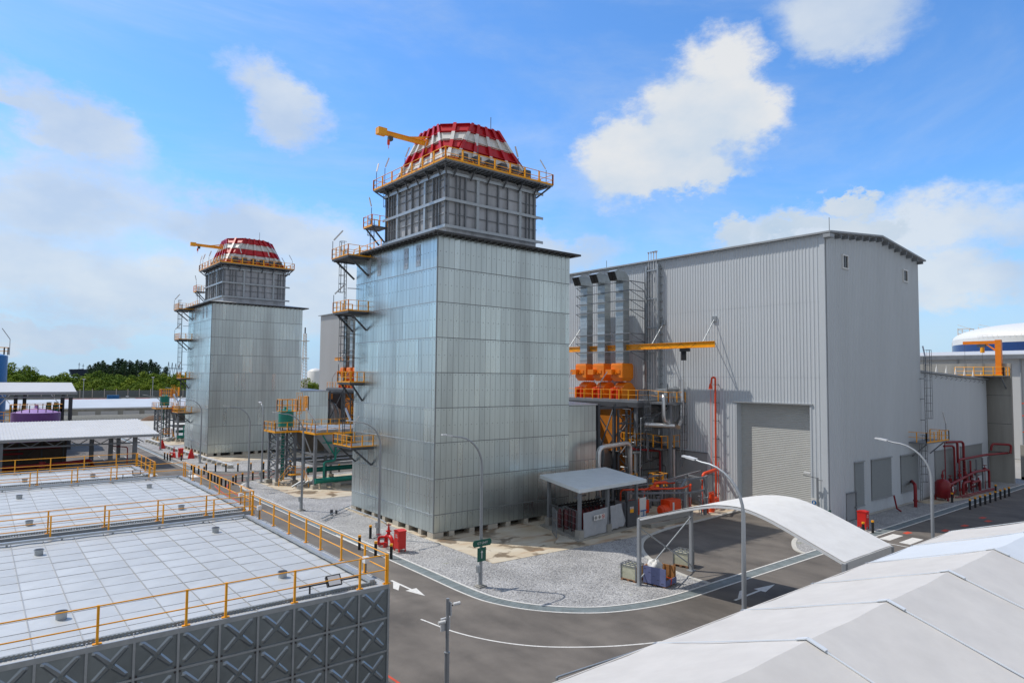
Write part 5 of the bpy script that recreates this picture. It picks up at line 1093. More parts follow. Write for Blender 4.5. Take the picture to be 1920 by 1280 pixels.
mb = MB(); mb.box(63.2, 64.8, 30.9, 30.95, 1.0, 1.6); mb.build('name_plate', 'signgreen', SG2); text('GT UNIT', .22, 'white', (64.0, 30.89, 1.3), (1, 0, 0), (0, 0, 1), SG2); MB().bar((64.2, 31.0, 0), (64.2, 31.0, 1.1), .07).build('post', 'galv_steel', SG2)
SG3 = thing('safety_sign', 'white safety board with blue round symbol on the hall wall right of the shutter', 'sign', (64.75, 32.5, 2))
MB().box(64.7, 64.76, 32.2, 32.8, 1.3, 2.5).build('board', 'white', SG3)
cm = MB(); cm.tube([(64.69, 32.5, 2.1), (64.67, 32.5, 2.1)], .22, 20); cm.build('blue_symbol', 'blue', SG3); MB().tube([(64.665, 32.5, 2.16), (64.655, 32.5, 2.16)], .07, 10).box(64.655, 64.665, 32.44, 32.56, 1.97, 2.1).build('figure', 'white', SG3)
CB = thing('camera_post', 'grey post with small arm cameras on the hall wall right of the shutter', 'camera post', (64.4, 31.95, 0))
MB().box(64.25, 64.4, 31.88, 32.03, 0, 4.6).build('post', 'frame', CB); MB().bar((64.3, 31.9, 4.55), (64.0, 33.2, 4.75), .06).bar((64.3, 31.9, 4.4), (64.2, 31.4, 4.4), .06).build('arm', 'frame', CB); MB().bar((64.0, 32.5, 4.95), (64.0, 33.1, 5.05), .2, .14).build('camera', 'lamphead', CB)
CP = thing('camera_pole', 'grey stepped pole with two white security cameras on the road in front', 'camera pole', (16.6, 24.8, 0))
cx, cy = 16.55, 24.75
MB().cyl(cx, cy, 0, 2.0, .11, 12).cyl(cx, cy, 2.0, 2.06, .13, 12).cyl(cx, cy, 2.06, 4.35, .075, 12).build('pole', 'lampgrey', CP)
MB().box(cx + .07, cx + .10, cy - .18, cy + .16, 3.62, 4.2).build('panel_box', 'lamphead', CP); MB().box(cx - .27, cx + .2, cy + .08, cy + .16, 2.95, 3.5).build('panel_box', 'lamphead', CP)
for k, (dx, z) in enumerate(((.42, 4.05), (-.34, 3.4))):
    c_ = MB().tube([(cx + dx - .16, cy - .05, z), (cx + dx + .16, cy - .1, z + .02)], .075, 10).build('camera', 'white', CP); MB().tube([(cx, cy, z - .03), (cx + dx, cy - .05, z - .04)], .03, 6).build('bracket', 'black', c_)

# ================================================================ bollards
BOL = []
def bollard_rows():
    rows = [('in the row along the right annex kerb', [(86.1, 25.7), (88.0, 25.75), (89.7, 25.75), (91.3, 25.72), (93.0, 25.7), (94.9, 25.7), (96.8, 25.7), (98.5, 25.7), (100.2, 25.7), (101.0, 27.3), (89.2, 28.4)], 'from the left'),
            ('by the red cabinet at the hall corner', [(63.9, 27.55), (65.3, 27.3)], 'from the left'),
            ('near the red hydrant at the near road', [(24.9, 50.2), (27.3, 53.0), (25.0, 47.6), (25.6, 46.2), (28.3, 53.6)], 'from the left'),
            ('along the far side of the cross road', [(25.0, 104.2), (25.1, 103.0), (25.4, 101.9), (25.9, 101.0), (27.0, 104.2), (27.9, 102.8), (29.1, 101.9), (30.6, 101.3), (32.4, 101.1), (34.2, 100.95), (36.1, 100.9), (38.2, 100.85)], 'from the left'),
            ('beside the junction island, road side', [(25.03, 95.5), (25.0, 93.9), (25.0, 92.3), (24.95, 90.7), (24.95, 89.1), (24.95, 87.3), (25.0, 86.0)], 'from the far end'),
            ('around the nose of the junction island', [(26.4, 89.2), (27.1, 90.4), (28.2, 91.3), (29.7, 91.8), (31.2, 92.0), (33.2, 92.2), (35.2, 92.3), (37.6, 92.4), (40, 92.5), (42.4, 92.6)], 'from the left'),
            ('beside the far red hydrants', [(25.4, 119.5), (25.3, 121), (25.2, 122.6), (26.9, 118.8)], 'from the right')]
    ordn = ['first', 'second', 'third', 'fourth', 'fifth', 'sixth', 'seventh', 'eighth', 'ninth', 'tenth', 'eleventh', 'twelfth']
    first = None
    for wh, pts, fr in rows:
        for i, (x, y) in enumerate(pts):
            if first is None:
                r = bpy.data.objects.new('bollard', None); C.objects.link(r)
                MB().cyl(0, 0, 0, 1.0, .115, 12).build('post', 'black', r); MB().cyl(0, 0, 1.0, 1.16, .125, 12).build('cap', 'yellow', r); first = r
            else: r = copy_tree(first)
            r.location = (x, y, 0); tag(r, f'{ordn[i]} black bollard {fr} {wh}', 'bollard', 'black bollards with yellow caps')
bollard_rows()

# ================================================================ fire cabinets and hydrants
def cabinet(x, y, label, face='x'):
    Q = thing('fire_hose_cabinet', label, 'fire cabinet', (x, y, 0), 'red fire hose cabinets')
    MB().box(x - .5, x + .5, y - .55, y + .55, 0, .1).build('plinth', 'concretegrey', Q)
    b = MB().box(x - .32, x + .32, y - .4, y + .4, .32, 1.68)
    for sx in (-.28, .28):
        for sy in (-.36, .36): b.box(x + sx - .04, x + sx + .04, y + sy - .04, y + sy + .04, .1, .32)
    b.build('body', 'fire', Q)
    MB().profile([(y - .45, 1.68), (y + .45, 1.68), (y + .45, 1.74), (y, 1.82), (y - .45, 1.74)], 'x', x - .36, x + .36).build('lid', 'fire', Q)
    if face == 'x':
        d = MB().box(x - .335, x - .32, y - .36, y + .36, .38, 1.62).build('door', 'fire', Q)
        text('FIRE\nHOSE', .16, 'white', (x - .34, y, 1.3), (0, -1, 0), (0, 0, 1), d); MB().box(x - .36, x - .335, y - .32, y - .27, .95, 1.05).build('handle', 'dark', d)
    else:
        d = MB().box(x - .28, x + .28, y - .415, y - .4, .38, 1.62).build('door', 'fire', Q)
        text('FIRE\nHOSE', .15, 'white', (x, y - .42, 1.3), (1, 0, 0), (0, 0, 1), d); MB().box(x + .2, x + .24, y - .44, y - .415, .95, 1.05).build('handle', 'dark', d)
cabinet(27.15, 47.6, 'bright red fire hose cabinet on gravel right of the near hydrant'); cabinet(66.1, 28.5, 'red fire hose cabinet at the foot of the shaded hall corner', 'y'); cabinet(27.4, 121.6, 'far red fire hose cabinet beside the far tower corner')
def hydrant(x, y, label, s=1.):
    Q = thing('fire_hydrant', label, 'fire hydrant', (x, y, 0), 'red fire hydrants')
    m = MB(); T_ = lambda a, b, c: (x + a * s, y + b * s, c * s)
    m.bend([T_(0, .5, 0), T_(0, .5, .95), T_(0, -.35, .95), T_(.0, -.75, .1)], .17 * s, .35, 12); m.cyl(x, y + .1 * s, .95 * s, 1.75 * s, .17 * s, 12, .07 * s); m.cyl(x, y + .1 * s, 1.3 * s, 1.38 * s, .24 * s, 12)
    m.build('body', 'fire', Q)
    MB().bend([T_(0, .45, .8), T_(-.5, .85, .8), T_(-.5, .85, .15)], .11 * s, .2).tube([T_(0, .3, .3), T_(-.6, .5, .3)], .13 * s).cyl(*T_(-.35, .1, 0)[:2], 0, .5 * s, .12 * s).build('outlet', 'fire', Q)
    w = MB()
    for c, ax in (((0, .1, 1.85), 0), ((-.5, .85, 1.0), 0), ((-.62, .5, .3), 1), ((-.5, -.35, .35), 1)):
        pts = [T_(c[0] + .2 * cos(t) * (1 - ax), c[1] + .2 * (sin(t) if not ax else cos(t)), c[2] + (.2 * sin(t) if ax else 0)) for t in [k * pi / 6 for k in range(13)]]; w.tube(pts, .025 * s, 5)
        w.bar(pts[0], pts[6], .03 * s); w.bar(pts[3], pts[9], .03 * s)
    w.bar(T_(0, .1, 1.7), T_(0, .1, 2.0), .05 * s); w.build('handwheel', 'firedark', Q)
    MB().box(x - .8 * s, x + .4 * s, y - 1 * s, y + 1.1 * s, .0, .06).build('pad', 'concretegrey', Q)
hydrant(27.1, 49.3, 'bright red fire hydrant valve set on gravel by the near tower corner')
hydrant(26.9, 123.9, 'far red hydrant set beside the far cabinet', .95)
for (x, y, lab) in ((29.0, 121.4, 'far red cone-shaped hydrant right of the far red cabinet'), (28.4, 140.5, 'distant red cone-shaped hydrant near the far silo platform')):
    Q = thing('foam_monitor', lab, 'fire hydrant', (x, y, 0), 'red cone-shaped hydrants'); MB().cyl(x, y, 0, .9, .55, 14, .35).cyl(x, y, .9, 1.6, .33, 14, .1).build('body', 'fire', Q); MB().cyl(x, y, 1.6, 2.2, .05).build('nozzle', 'dark', Q)

# fire pump pipework at the annex
FP = thing('fire_pipework', 'crimson fire pipes rising and crossing in front of the right annex wall', 'pipework', (95, 29.5, 0))
for pts, r in (([(95.6, 31.2, 5.95), (97.3, 30.6, 5.95), (97.3, 30.6, 1.0)], .12), ([(96.4, 31.2, 6.4), (98.5, 30.6, 6.4), (98.5, 30.6, 1.0)], .15), ([(97.4, 31.2, 6.35), (100, 30.4, 6.35), (100, 30.4, 1.0)], .15), ([(97.5, 30.2, .6), (97.5, 30.2, 4.2), (106, 29.8, 4.3), (113.0, 29.0, 4.2)], .15), ([(112.6, 28.6, 4.2), (112.9, 28.5, 5.4), (110.6, 30.2, 5.5), (110.6, 30.3, 4.6)], .15),
               ([(91.5, 29.4, 1.7), (100, 29.2, 2.6), (104.4, 28.9, 2.6), (104.4, 28.9, .2)], .15), ([(99.6, 30.2, .2), (99.6, 30.2, 3.9)], .13), ([(101, 30, .2), (101, 30, 3.9)], .14), ([(91.5, 30.3, .4), (103, 29.9, .5)], .14), ([(91.0, 29.6, 0), (91, 29.6, 7.0)], .06), ([(92, 28.9, .25), (105, 28.3, .25)], .07), ([(93, 28.5, .2), (104, 28.1, .2)], .06), ([(98, 29.0, 1.4), (101, 29.0, 1.5), (101, 29, .2)], .16), ([(95.6, 29.2, .2), (95.6, 29.2, 1.6), (98, 29.2, 1.6)], .16)):
    MB().bend(pts, r, .5, 10).build('pipe', 'firedark', FP)
vm = MB()
for k in range(16):
    x, y, z = 92.5 + k * .78, 29.3 + (k % 3) * .4, .8 + (k % 4) * .6; vm.cyl(x, y, z - .2, z + .2, .2, 10); vm.cyl(x, y, z + .5, z + .55, .25, 10); vm.bar((x, y, 0), (x, y, z + .5), .08)
vm.build('valve', 'firedark', FP)
for x in (95.2, 99.2, 102.2, 104.6, 107): MB().box(x, x + .16, 29.6, 29.76, 0, 4.0).build('pipe_stand', 'frame', FP)
RT = thing('red_pressure_tank', 'upright red pressure tank in front of the shaded annex at right', 'pressure tank', (90, 29.6, 0))
MB().tube([(90, 29.6, .3), (90, 29.6, .5), (90, 29.6, 2.1), (90, 29.6, 2.4), (90, 29.6, 2.55)], [.5, .82, .82, .6, .15], 20).build('vessel', 'firedark', RT)
for a in range(3): MB().box(90 + .75 * cos(a * 2.1) - .08, 90 + .75 * cos(a * 2.1) + .08, 29.6 + .75 * sin(a * 2.1) - .08, 29.6 + .75 * sin(a * 2.1) + .08, .05, .7).build('leg', 'firedark', RT)
MB().bend([(90, 29.6, 2.5), (90, 29.6, 3.4), (92, 30, 3.4)], .08, .3).cyl(90, 29.6, 2.7, 3.1, .15).build('top_valve', 'firedark', RT)
MB().box(90.1, 90.35, 28.59, 28.62, 1.5, 1.75).box(90.4, 90.65, 28.66, 28.7, 1.1, 1.4).build('label_plate', 'white', RT)
SR = thing('short_red_pipe', 'short red bent standpipe in the gravel under the hall louvres', 'pipe', (83, 29.9, 0)); MB().bend([(82.6, 29.9, 0), (82.6, 29.9, 2.5), (84.4, 30.9, 2.6)], .18, .4, 10).cyl(82.6, 29.9, .7, .8, .26).build('pipe', 'firedark', SR)
SR = thing('short_red_pipe', 'short leaning red pipe stub left of the bent standpipe', 'pipe', (77.9, 30.0, 0)); MB().tube([(77.6, 30.2, 1.8), (77.8, 30, .4), (78.3, 29.8, .1)], .09).build('pipe', 'firedark', SR)
TR = thing('transformer_bay', 'grey transformer equipment with red pipes beside the far right warehouse', 'transformer', (124, 22, 0))
m = MB().box(122, 128, 22, 28, 2, 7)
for k in range(10): m.box(121.6, 122, 22.2 + k * .58, 22.4 + k * .58, 2.4, 6.6)
m.build('tank', 'dark', TR); MB().box(119, 129, 20, 29, 0, .4).box(119, 119.3, 28, 29, 0, 5).build('plinth', 'concretegrey', TR)
m = MB()
for z in (4.2, 6.8, 9.2, 11.0): m.bar((120.5, 18, z), (120.5, 29, z), .14)
m.build('red_pipe', 'orangered', TR); m = MB()
for y in (26, 27.2, 28.4): m.bar((120.6, y, .4), (120.6, y, 9 if y > 26.5 else 13.5), .1)
for z in (1.5, 2.5, 3.5, 5): m.bar((120.7, 26, z), (120.7, 28.4, z), .1)
m.build('frame', 'galv_steel', TR)

# ================================================================ arched canopy
AC = thing('arched_canopy', 'white arched fabric canopy on grey steel legs spanning the asphalt loop entry', 'canopy', (38.6, 23.3, 0))
ya, yb = 30.2, 16.4
ATAB = smooth_line([(0, 4.42), (.17, 5.2), (.30, 5.76), (.40, 6.12), (.47, 6.28), (.55, 6.34), (.62, 6.24), (.71, 5.92), (.82, 5.38), (1, 4.45)], 6)
def archz(t):
    for (a, za), (b, zb) in zip(ATAB[:-1], ATAB[1:]):
        if a <= t <= b: return za + (zb - za) * (t - a) / max(1e-6, b - a)
    return ATAB[-1][1]
def arch_pts(x, dz=0, n=28): return [(x, ya + (yb - ya) * i / n, archz(i / n) + dz) for i in range(n + 1)]
fb = MB(); n = 28
for dz, rev in ((.12, False), (.08, True)):
    b = len(fb.v); A_ = [arch_pts(35.75 + (41.65 - 35.75) * j / 6, dz + .02 * abs(sin(j * 1.1))) for j in range(7)]
    for r_ in A_: fb.v += r_
    for j in range(6):
        for i in range(n):
            f = [b + j * (n + 1) + i, b + (j + 1) * (n + 1) + i, b + (j + 1) * (n + 1) + i + 1, b + j * (n + 1) + i + 1]; fb.face(f if rev else f[::-1], True)
for y, s_ in ((yb, -1),):
    fb.box(35.75, 41.65, y - .06, y - .02, 4.15, 4.55)
fb.box(35.75, 41.65, ya + .02, ya + .06, 4.2, 4.55)
fo = fb.build('canopy_skin', 'canopy', AC)
ar_ = MB()
for x in (35.78, 41.62):
    P_ = arch_pts(x, .0)
    for a, b in zip(P_[:-1], P_[1:]): ar_.bar(a, b, .12, .13)
for i in (5, 14, 23): ar_.bar((35.8, ya + (yb - ya) * i / 28, archz(i / 28) - .08), (41.6, ya + (yb - ya) * i / 28, archz(i / 28) - .08), .08)
ar_.build('arch_rib', 'lamphead', AC)
for x in (35.78, 41.62):
    for y in (ya, yb): MB().box(x - .11, x + .11, y - .11, y + .11, .03, 4.5).box(x - .3, x + .3, y - .25, y + .25, .0, .05).build('leg', 'lampgrey', AC)
for y_ in (ya, yb): MB().tube([(35.8, y_, 3.9), (41.6, y_, .4)], .05).tube([(35.8, y_, .4), (41.6, y_, 3.9)], .05).build('cross_brace', 'galv_steel', AC)
MB().bar((35.8, ya, 4.2), (41.6, ya, 4.2), .14, .3).build('eave_beam', 'lampgrey', AC); MB().bar((35.8, yb, 4.2), (41.6, yb, 4.2), .1, .2).build('eave_beam', 'lampgrey', AC)

# ================================================================ containers and crate
def ibc(x, y, label, a):
    Q = bpy.data.objects.new('liquid_container', None); C.objects.link(Q); tag(Q, label, 'liquid container', 'old caged liquid containers')
    MB().box(-.48, .48, -.58, .58, .14, 1.02).build('bottle', 'ibc', Q)
    c = MB()
    for sx in (-.5, .5):
        for sy in (-.6, .6): c.box(sx - .03, sx + .03, sy - .03, sy + .03, .1, 1.14)
    for z in (1.02, 1.13):
        for sx in (-.5, .5): c.bar((sx, -.6, z), (sx, .6, z), .045)
        for sy in (-.6, .6): c.bar((-.5, sy, z), (.5, sy, z), .045)
    for k in (-.3, 0, .3): c.bar((-.5, k * 1.2, 1.12), (.5, k * 1.2, 1.12), .05)
    c.bar((0, -.6, 1.1), (0, .6, 1.1), .04); c.build('cage', 'frame', Q)
    p = MB()
    for y_ in (-.5, 0, .5): p.box(-.55, .55, y_ - .09, y_ + .09, 0, .1)
    for x_ in (-.45, -.15, .15, .45): p.box(x_ - .08, x_ + .08, -.6, .6, .1, .135)
    p.build('pallet', 'pallet', Q); Q.location = (x, y, .03); Q.rotation_euler = (0, 0, a)
ibc(36.4, 31.35, 'yellowed caged liquid container left of the blue crate, on gravel', radians(8)); ibc(42.25, 31.35, 'whitish caged liquid container behind, at the rear canopy leg on the asphalt', radians(12))
Q = bpy.data.objects.new('plywood_crate', None); C.objects.link(Q); tag(Q, 'open slate-blue plywood crate on gravel at the front canopy leg, holding a white sack', 'crate')
MB().box(-.03, .03, -.85, .85, .12, 1.25).build('blue_side', 'bluebox', Q).location = (-.72, 0, 0)
MB().box(-.69, .75, -.88, -.83, .12, .5).build('blue_side', 'bluebox', Q); w = MB().box(-.69, .75, .80, .86, .12, 1.25).box(.70, .76, -.82, .80, .12, 1.2)
for k in range(5): w.box(.64, .70, -.75 + k * .37, -.66 + k * .37, .12, 1.22); 
w.build('timber_side', 'plywood', Q); MB().box(-.69, .70, -.83, .80, .1, .3).build('floor', 'pallet', Q)
MB().box(-.7, .7, -.8, -.6, 0, .1).box(-.7, .7, -.1, .1, 0, .1).box(-.7, .7, .6, .8, 0, .1).build('skid', 'pallet', Q)
MB().bar((-.1, -.9, .15), (.0, -.9, .52), .06, .02).bar((0, -.9, .52), (-.35, -.1, .75), .06, .02).build('orange_strap', 'orangered', Q)
mk = MB()
for k in range(5): mk.box(-.756, -.75, .6 - k * .33, .8 - k * .33, 1.05 - k * .2, 1.07 - k * .2)
mk.build('stencil_mark', 'black', Q)
Q.location = (37.15, 29.55, .03); Q.rotation_euler = (0, 0, radians(10))
sk = MB(); nu, nv = 18, 12; b = 0
for j in range(nv + 1):
    ph = pi * j / nv
    for i in range(nu):
        th = 2 * pi * i / nu; r = 1 + .16 * sin(3 * th + 2 * ph) + .1 * sin(7 * th - 5 * ph) * sin(ph)
        sk.v.append((37.0 + .50 * r * sin(ph) * cos(th), 29.85 + .48 * r * sin(ph) * sin(th), 1.12 + .5 * cos(ph) * r + .10 * sin(5 * th) * sin(ph)))
for j in range(nv):
    for i in range(nu): sk.face([j * nu + i, (j + 1) * nu + i, (j + 1) * nu + (i + 1) % nu, j * nu + (i + 1) % nu], j % 3 != 0)
tag(sk.build('white_sack', 'white'), 'crumpled white sack lying in the open blue crate', 'sack')
tag(MB().box(37.2, 38.1, 31.1, 31.6, .04, .1).build('wood_board', 'pallet'), 'loose timber board on the ground by the front canopy leg', 'board')

# ================================================================ event tent at lower right
TE = thing('event_tent', 'long white ridged event tent filling the bottom right corner', 'tent', (45, 9, 0))
bays = [2.5, 7.4, 12.4, 17.35, 22.35, 27.6, 32.7, 38.0, 43.4]
RY, EY, RZ, EZ = 8.95, 13.92, 7.2, 5.58
def tent_side(mb, x0, x1, sgn, k=10, q=8):
    b = len(mb.v)
    for i in range(k + 1):
        t = i / k; x = x0 + (x1 - x0) * t; sag = .045 * sin(pi * t)
        for j in range(q + 1):
            s_ = j / q; y = RY + (EY - RY) * s_ * sgn; z = RZ + (EZ - RZ) * s_ - sag * (1.0 - .3 * s_) - .04 * sin(pi * s_) + .010 * sin(7 * t + 9 * s_ + x) + .006 * sin(31 * t + 5 * s_) * (1 - s_)
            mb.v.append((x, y, z))
    for i in range(k):
        for j in range(q): a = b + i * (q + 1) + j; f = [a, a + 1, a + q + 2, a + q + 1]; mb.face(f[::-1] if sgn > 0 else f, True)
for i in range(len(bays) - 1):
    m = MB(); tent_side(m, bays[i], bays[i + 1], 1); tent_side(m, bays[i], bays[i + 1], -1)
    m.box(bays[i], bays[i + 1], EY - .02, EY + .02, EZ - .35, EZ)
    o = m.build('roof_bay', 'tent_new' if i == 6 else 'tent', TE)
    if i == 6: o['label'] = 'brighter newer roof bay near the far end'
for x in bays:
    f = MB()
    for sg in (1, -1): f.bar((x, RY, RZ + .012), (x, RY + (EY - RY) * sg, EZ + .012), .045, .03)
    fo = f.build('rafter', 'tent_new', TE)
    MB().bar((x, RY + .3, RZ - .06), (x, RY, RZ + .045), .16, .03).bar((x, RY, RZ + .045), (x, RY - .5, RZ - .115), .16, .03).build('ridge_cap', 'tent_new', fo)
    for sg in (1, -1): MB().box(x - .1, x + .1, RY + (EY - RY) * sg - .1, RY + (EY - RY) * sg + .1, 0, EZ).build('leg', 'lampgrey', TE)
MB().add([(43.4, EY, EZ), (43.4, RY, RZ), (43.4, 2 * RY - EY, EZ)], [(0, 1, 2)])
g1 = MB(); g1.add([(43.38, EY, EZ - .05), (43.38, RY, RZ - .05), (43.38, 2 * RY - EY, EZ - .05)], [(0, 1, 2)]); g1.build('gable', 'tent', TE)
TR_ = thing('handrail_ramp', 'grey tubular handrail just behind the near edge of the big tent', 'handrail', (16, 15, 0))
MB().rail([(14.0, 15.0, 3.95), (18.0, 14.75, 3.95)], 1.1, 1.3, .03, .03).bar((14, 15, 3.9), (18, 14.75, 3.9), .2, .12).build('rail', 'galv_steel', TR_)
m = MB()
for x in (14.2, 17.8): m.box(x - .08, x + .08, 14.7, 14.95, 0, 3.9)
m.build('post', 'galv_steel', TR_)

# ================================================================ left shed with pipes
SH = thing('pipe_shed', 'long open shed with pale ribbed roof behind the water tanks at left', 'shed', (8, 122, 0))
rs = MB(); xs0, xs1 = -8, 22.4
n = 76
pts = []
for i in range(n):
    x = xs0 + (xs1 - xs0) * i / n; p = (xs1 - xs0) / n; pts += [(x, 0), (x + p * .7, 0), (x + p * .8, .06), (x + p * .95, .06)]
pts.append((xs1, 0)); b = 0; k = len(pts)
rs.v += [(x, 113, 5.0 + z) for x, z in pts] + [(x, 131, 6.32 + z) for x, z in pts]
for i in range(k - 1): rs.face([i, i + 1, k + i + 1, k + i])
rs.box(xs0, xs1, 112.9, 113.0, 4.65, 5.04); 
rs.add([(xs1, 113, 4.6), (xs1, 131, 5.9), (xs1, 131, 6.35), (xs1, 113, 5.04)], [(0, 1, 2, 3)]); rs.add([(xs0, 113, 4.97), (xs1, 113, 4.97), (xs1, 131, 6.28), (xs0, 131, 6.28)], [(3, 2, 1, 0)])
ro = rs.build('roof', 'hall_far', SH); MB().box(xs0, xs1 + .05, 112.8, 112.9, 4.8, 4.95).build('gutter', 'trim', ro)
for (x, y) in ((19.4, 114.5), (16.6, 117), (14.6, 121), (3.2, 113.6), (-5, 114.5), (19.4, 129), (9, 129), (-2, 129)): MB().box(x - .28, x + .28, y - .28, y + .28, 0, 4.9).build('column', 'frame', SH)
m = MB()
for k in range(10): x = -7.5 + k * 2.8; m.bar((x, 114.2, 3.8), (x + 1.4, 114.2, 4.7), .12); m.bar((x + 1.4, 114.2, 4.7), (x + 2.8, 114.2, 3.8), .12)
m.bar((-8, 114.2, 3.75), (20, 114.2, 3.75), .2); m.bar((-8, 114.2, 4.75), (20, 114.2, 4.75), .15); m.build('truss', 'frame', SH)
BW = thing('mesh_screen_wall', 'dark brown screened bay inside the pipe shed at left', 'screen wall', (4, 122, 0)); MB().box(-8, 11.4, 121, 121.2, 0, 3.9).box(11.2, 11.4, 121.2, 128, 0, 3.9).build('panel', 'shade_net', BW)
m = MB()
for k in range(8): m.box(-8 + k * 2.7, -7.8 + k * 2.7, 120.8, 121, 0, 3.9)
m.bar((5, 120.8, 0), (7.6, 120.8, 3), .06); m.bar((7.6, 120.8, 0), (5, 120.8, 3), .06); m.build('frame', 'dark', BW)
RPp = thing('fire_pipes', 'dark red fire main pipes running through the pipe shed at left', 'pipes', (4, 116, 0))
for pts, r in (([(-8, 115, 1.0), (9, 115, 1.1), (14, 117, 1.2), (14.6, 118.5, .1)], .26), ([(-8, 116, .5), (6, 116, .5)], .14), ([(-8, 119.5, 3.2), (10.5, 119.5, 3.2)], .2), ([(-8, 119, 2.5), (6, 119, 2.5)], .14), ([(16.8, 116, 3.2), (18.3, 113.6, 3.2), (18.3, 113.6, 0)], .08), ([(0.9, 114.9, 0), (.9, 114.9, 1.4)], .2)): MB().bend(pts, r, .4, 10).build('pipe', 'firedark', RPp)
for (x, y, z) in ((8, 115, 1.2), (2, 115, 1.2), (-3, 115, 1.2)): MB().cyl(x, y, z - .4, z + .4, .4, 12).build('valve', 'firedark', RPp)
# purple tank, its shed and the blue silo
PT = thing('purple_tank', 'squat purple tank with lilac domed lid and yellow rails under the left far shed roof', 'tank', (8.8, 143.7, 0))
MB().cyl(8.8, 143.7, 0, 7.2, 3.6, 32).build('shell', 'purple', PT); MB().tube([(8.8, 143.7, 7.2), (8.8, 143.7, 7.95)], [3.6, .4], 32).cyl(8.8, 143.7, 7.9, 8.6, .25).build('lid', 'lilac', PT)
h = MB(); P_ = [(8.8 + 3.75 * cos(t), 143.7 + 3.75 * sin(t), 7.3) for t in [i * pi / 10 for i in range(21)]]; h.rail(P_, 1.3, 1.2, .045, .06)
h.box(4.6, 5.6, 148, 148.6, 3.5, 6.9) if False else None
for z in (3.6, 5.0, 6.4): h.rail([(3.4, 141.0, z), (5.0, 141.0, z)], 1.1, .7, .045, .05)
for x in (3.4, 5.0): h.bar((x, 141.0, 0), (x, 141.0, 8.4), .12)
h.build('handrail', 'yellow', PT)
ST = thing('tank_shed', 'pale roofed open shed over the purple tank at far left', 'shed', (5, 155, 0))
MB().profile([(148.0, 10.35), (165, 10.35), (165, 10.7), (157, 12.3), (148, 10.65)], 'x', -14, 15.1).build('roof', 'hall_far', ST); MB().box(-14, 15.2, 147.8, 148.0, 10.2, 10.7).build('fascia', 'trim', ST); MB().box(-14, 14.8, 148, 148.3, 9.6, 9.85).build('fascia', 'frame', ST)
for (x, y) in ((14.3, 149), (13.2, 151), (.5, 149), (-5, 149), (3.8, 162), (6.4, 158), (8, 163), (14.3, 163)): MB().box(x - .3, x + .3, y - .3, y + .3, 0, 9.8).build('column', 'dark', ST)
for (a, b) in (((3.6, 148.2, 8.3), (5.2, 148.2, 10.3)), ((5.2, 148.2, 8.6), (3.9, 148.2, 10.3)), ((11.2, 148.2, 10.2), (12.6, 148.2, 8.3))): MB().bar(a, b, .3, .12).build('tube_light', 'lamphead', ST)
for (x, lab) in ((11.8, 'left small green pump drum behind the purple tank'), (13.0, 'right small green pump drum behind the purple tank')):
    tag(MB().cyl(x, 160, 6, 8.4, .42, 14).cyl(x, 160, 0, 6, .2).build('pump_drum', 'green'), lab, 'drum', 'green drums')
BS = thing('blue_silo', 'tall blue silo with yellow railed top cut off at the left edge', 'silo', (1.5, 172, 0))
MB().cyl(2.6, 172, 0, 17.6, 2.75, 32).cyl(2.6, 172, 17.6, 18.2, 2.75, 32, .6).build('shell', 'blue', BS); h = MB(); P_ = [(2.6 + 2.9 * cos(t), 172 + 2.9 * sin(t), 17.8) for t in [i * pi / 8 for i in range(17)]]; h.rail(P_, 1.5, 1.1, .05, .07); h.build('handrail', 'yellow', BS)
MB().bar((5.5, 171, 17.8), (5.5, 171, 21.0), .12).bar((5.5, 171, 21), (4.1, 171, 23.2), .14).build('light_pole', 'lampgrey', BS)

# ================================================================ far left: walls, low roofs, fence, stores
FB = thing('low_factory', 'long low building with bright white roof on the far yard, left of the far tower', 'building', (30, 262, 0))
MB().box(5, 92, 240, 290, 0, 3.4).build('wall', 'concretegrey', FB); MB().profile([(239, 3.4), (291, 3.4), (291, 4.2), (270, 5.4), (239, 3.75)], 'x', 4, 93).build('roof', 'lowroof', FB)
m = MB()
for k in range(14): m.box(7 + k * 6, 11.5 + k * 6, 239.9, 240, .8, 2.6)
m.build('pale_panel', 'hall_far', FB)
BWl = thing('boundary_wall', 'low pale concrete wall across the far yard behind the pipe shed', 'wall', (30, 236, 0)); MB().box(-20, 95, 236.5, 236.9, 0, 1.6).build('wall', 'curb', BWl)
mo = MB(); nu = 20
mo.tube([(43.8, 229, -.3), (43.8, 229, .6), (43.8, 229, 1.3), (43.8, 229, 1.55)], [4.3, 3.2, 1.6, .3], 20); mm = mo.build('soil_mound', 'soil'); mm.scale = (1, .7, 1); mm.location = (0, 229 * .3, 0)
tag(mm, 'low heap of brown soil on the pale far yard', 'soil heap')
FE = thing('perimeter_fence', 'long dark mesh perimeter fence in front of the tree belt', 'fence', (60, 405, 0))
m = MB(); m.box(-60, 260, 405, 405.1, 2.0, 5.6); m.build('mesh', 'mesh', FE); m = MB()
for k in range(60): m.box(-60 + k * 5.4, -59.8 + k * 5.4, 404.8, 405, 0, 6.4)
m.build('post', 'tower', FE); MB().box(-60, 260, 404.7, 405.3, 0, 2.0).build('kerb_wall', 'concretegrey', FE)
cols = ['redline', 'redline', 'redline', 'blue', 'white', 'redline', 'hall_far', 'redline', 'white', 'plywood', 'redline']
cn_ = ['red', 'red', 'red', 'blue', 'white', 'red', 'cream', 'red', 'white', 'tan', 'red']
od = ['first', 'second', 'third', 'fourth', 'fifth', 'sixth', 'seventh', 'eighth', 'ninth', 'tenth', 'eleventh']
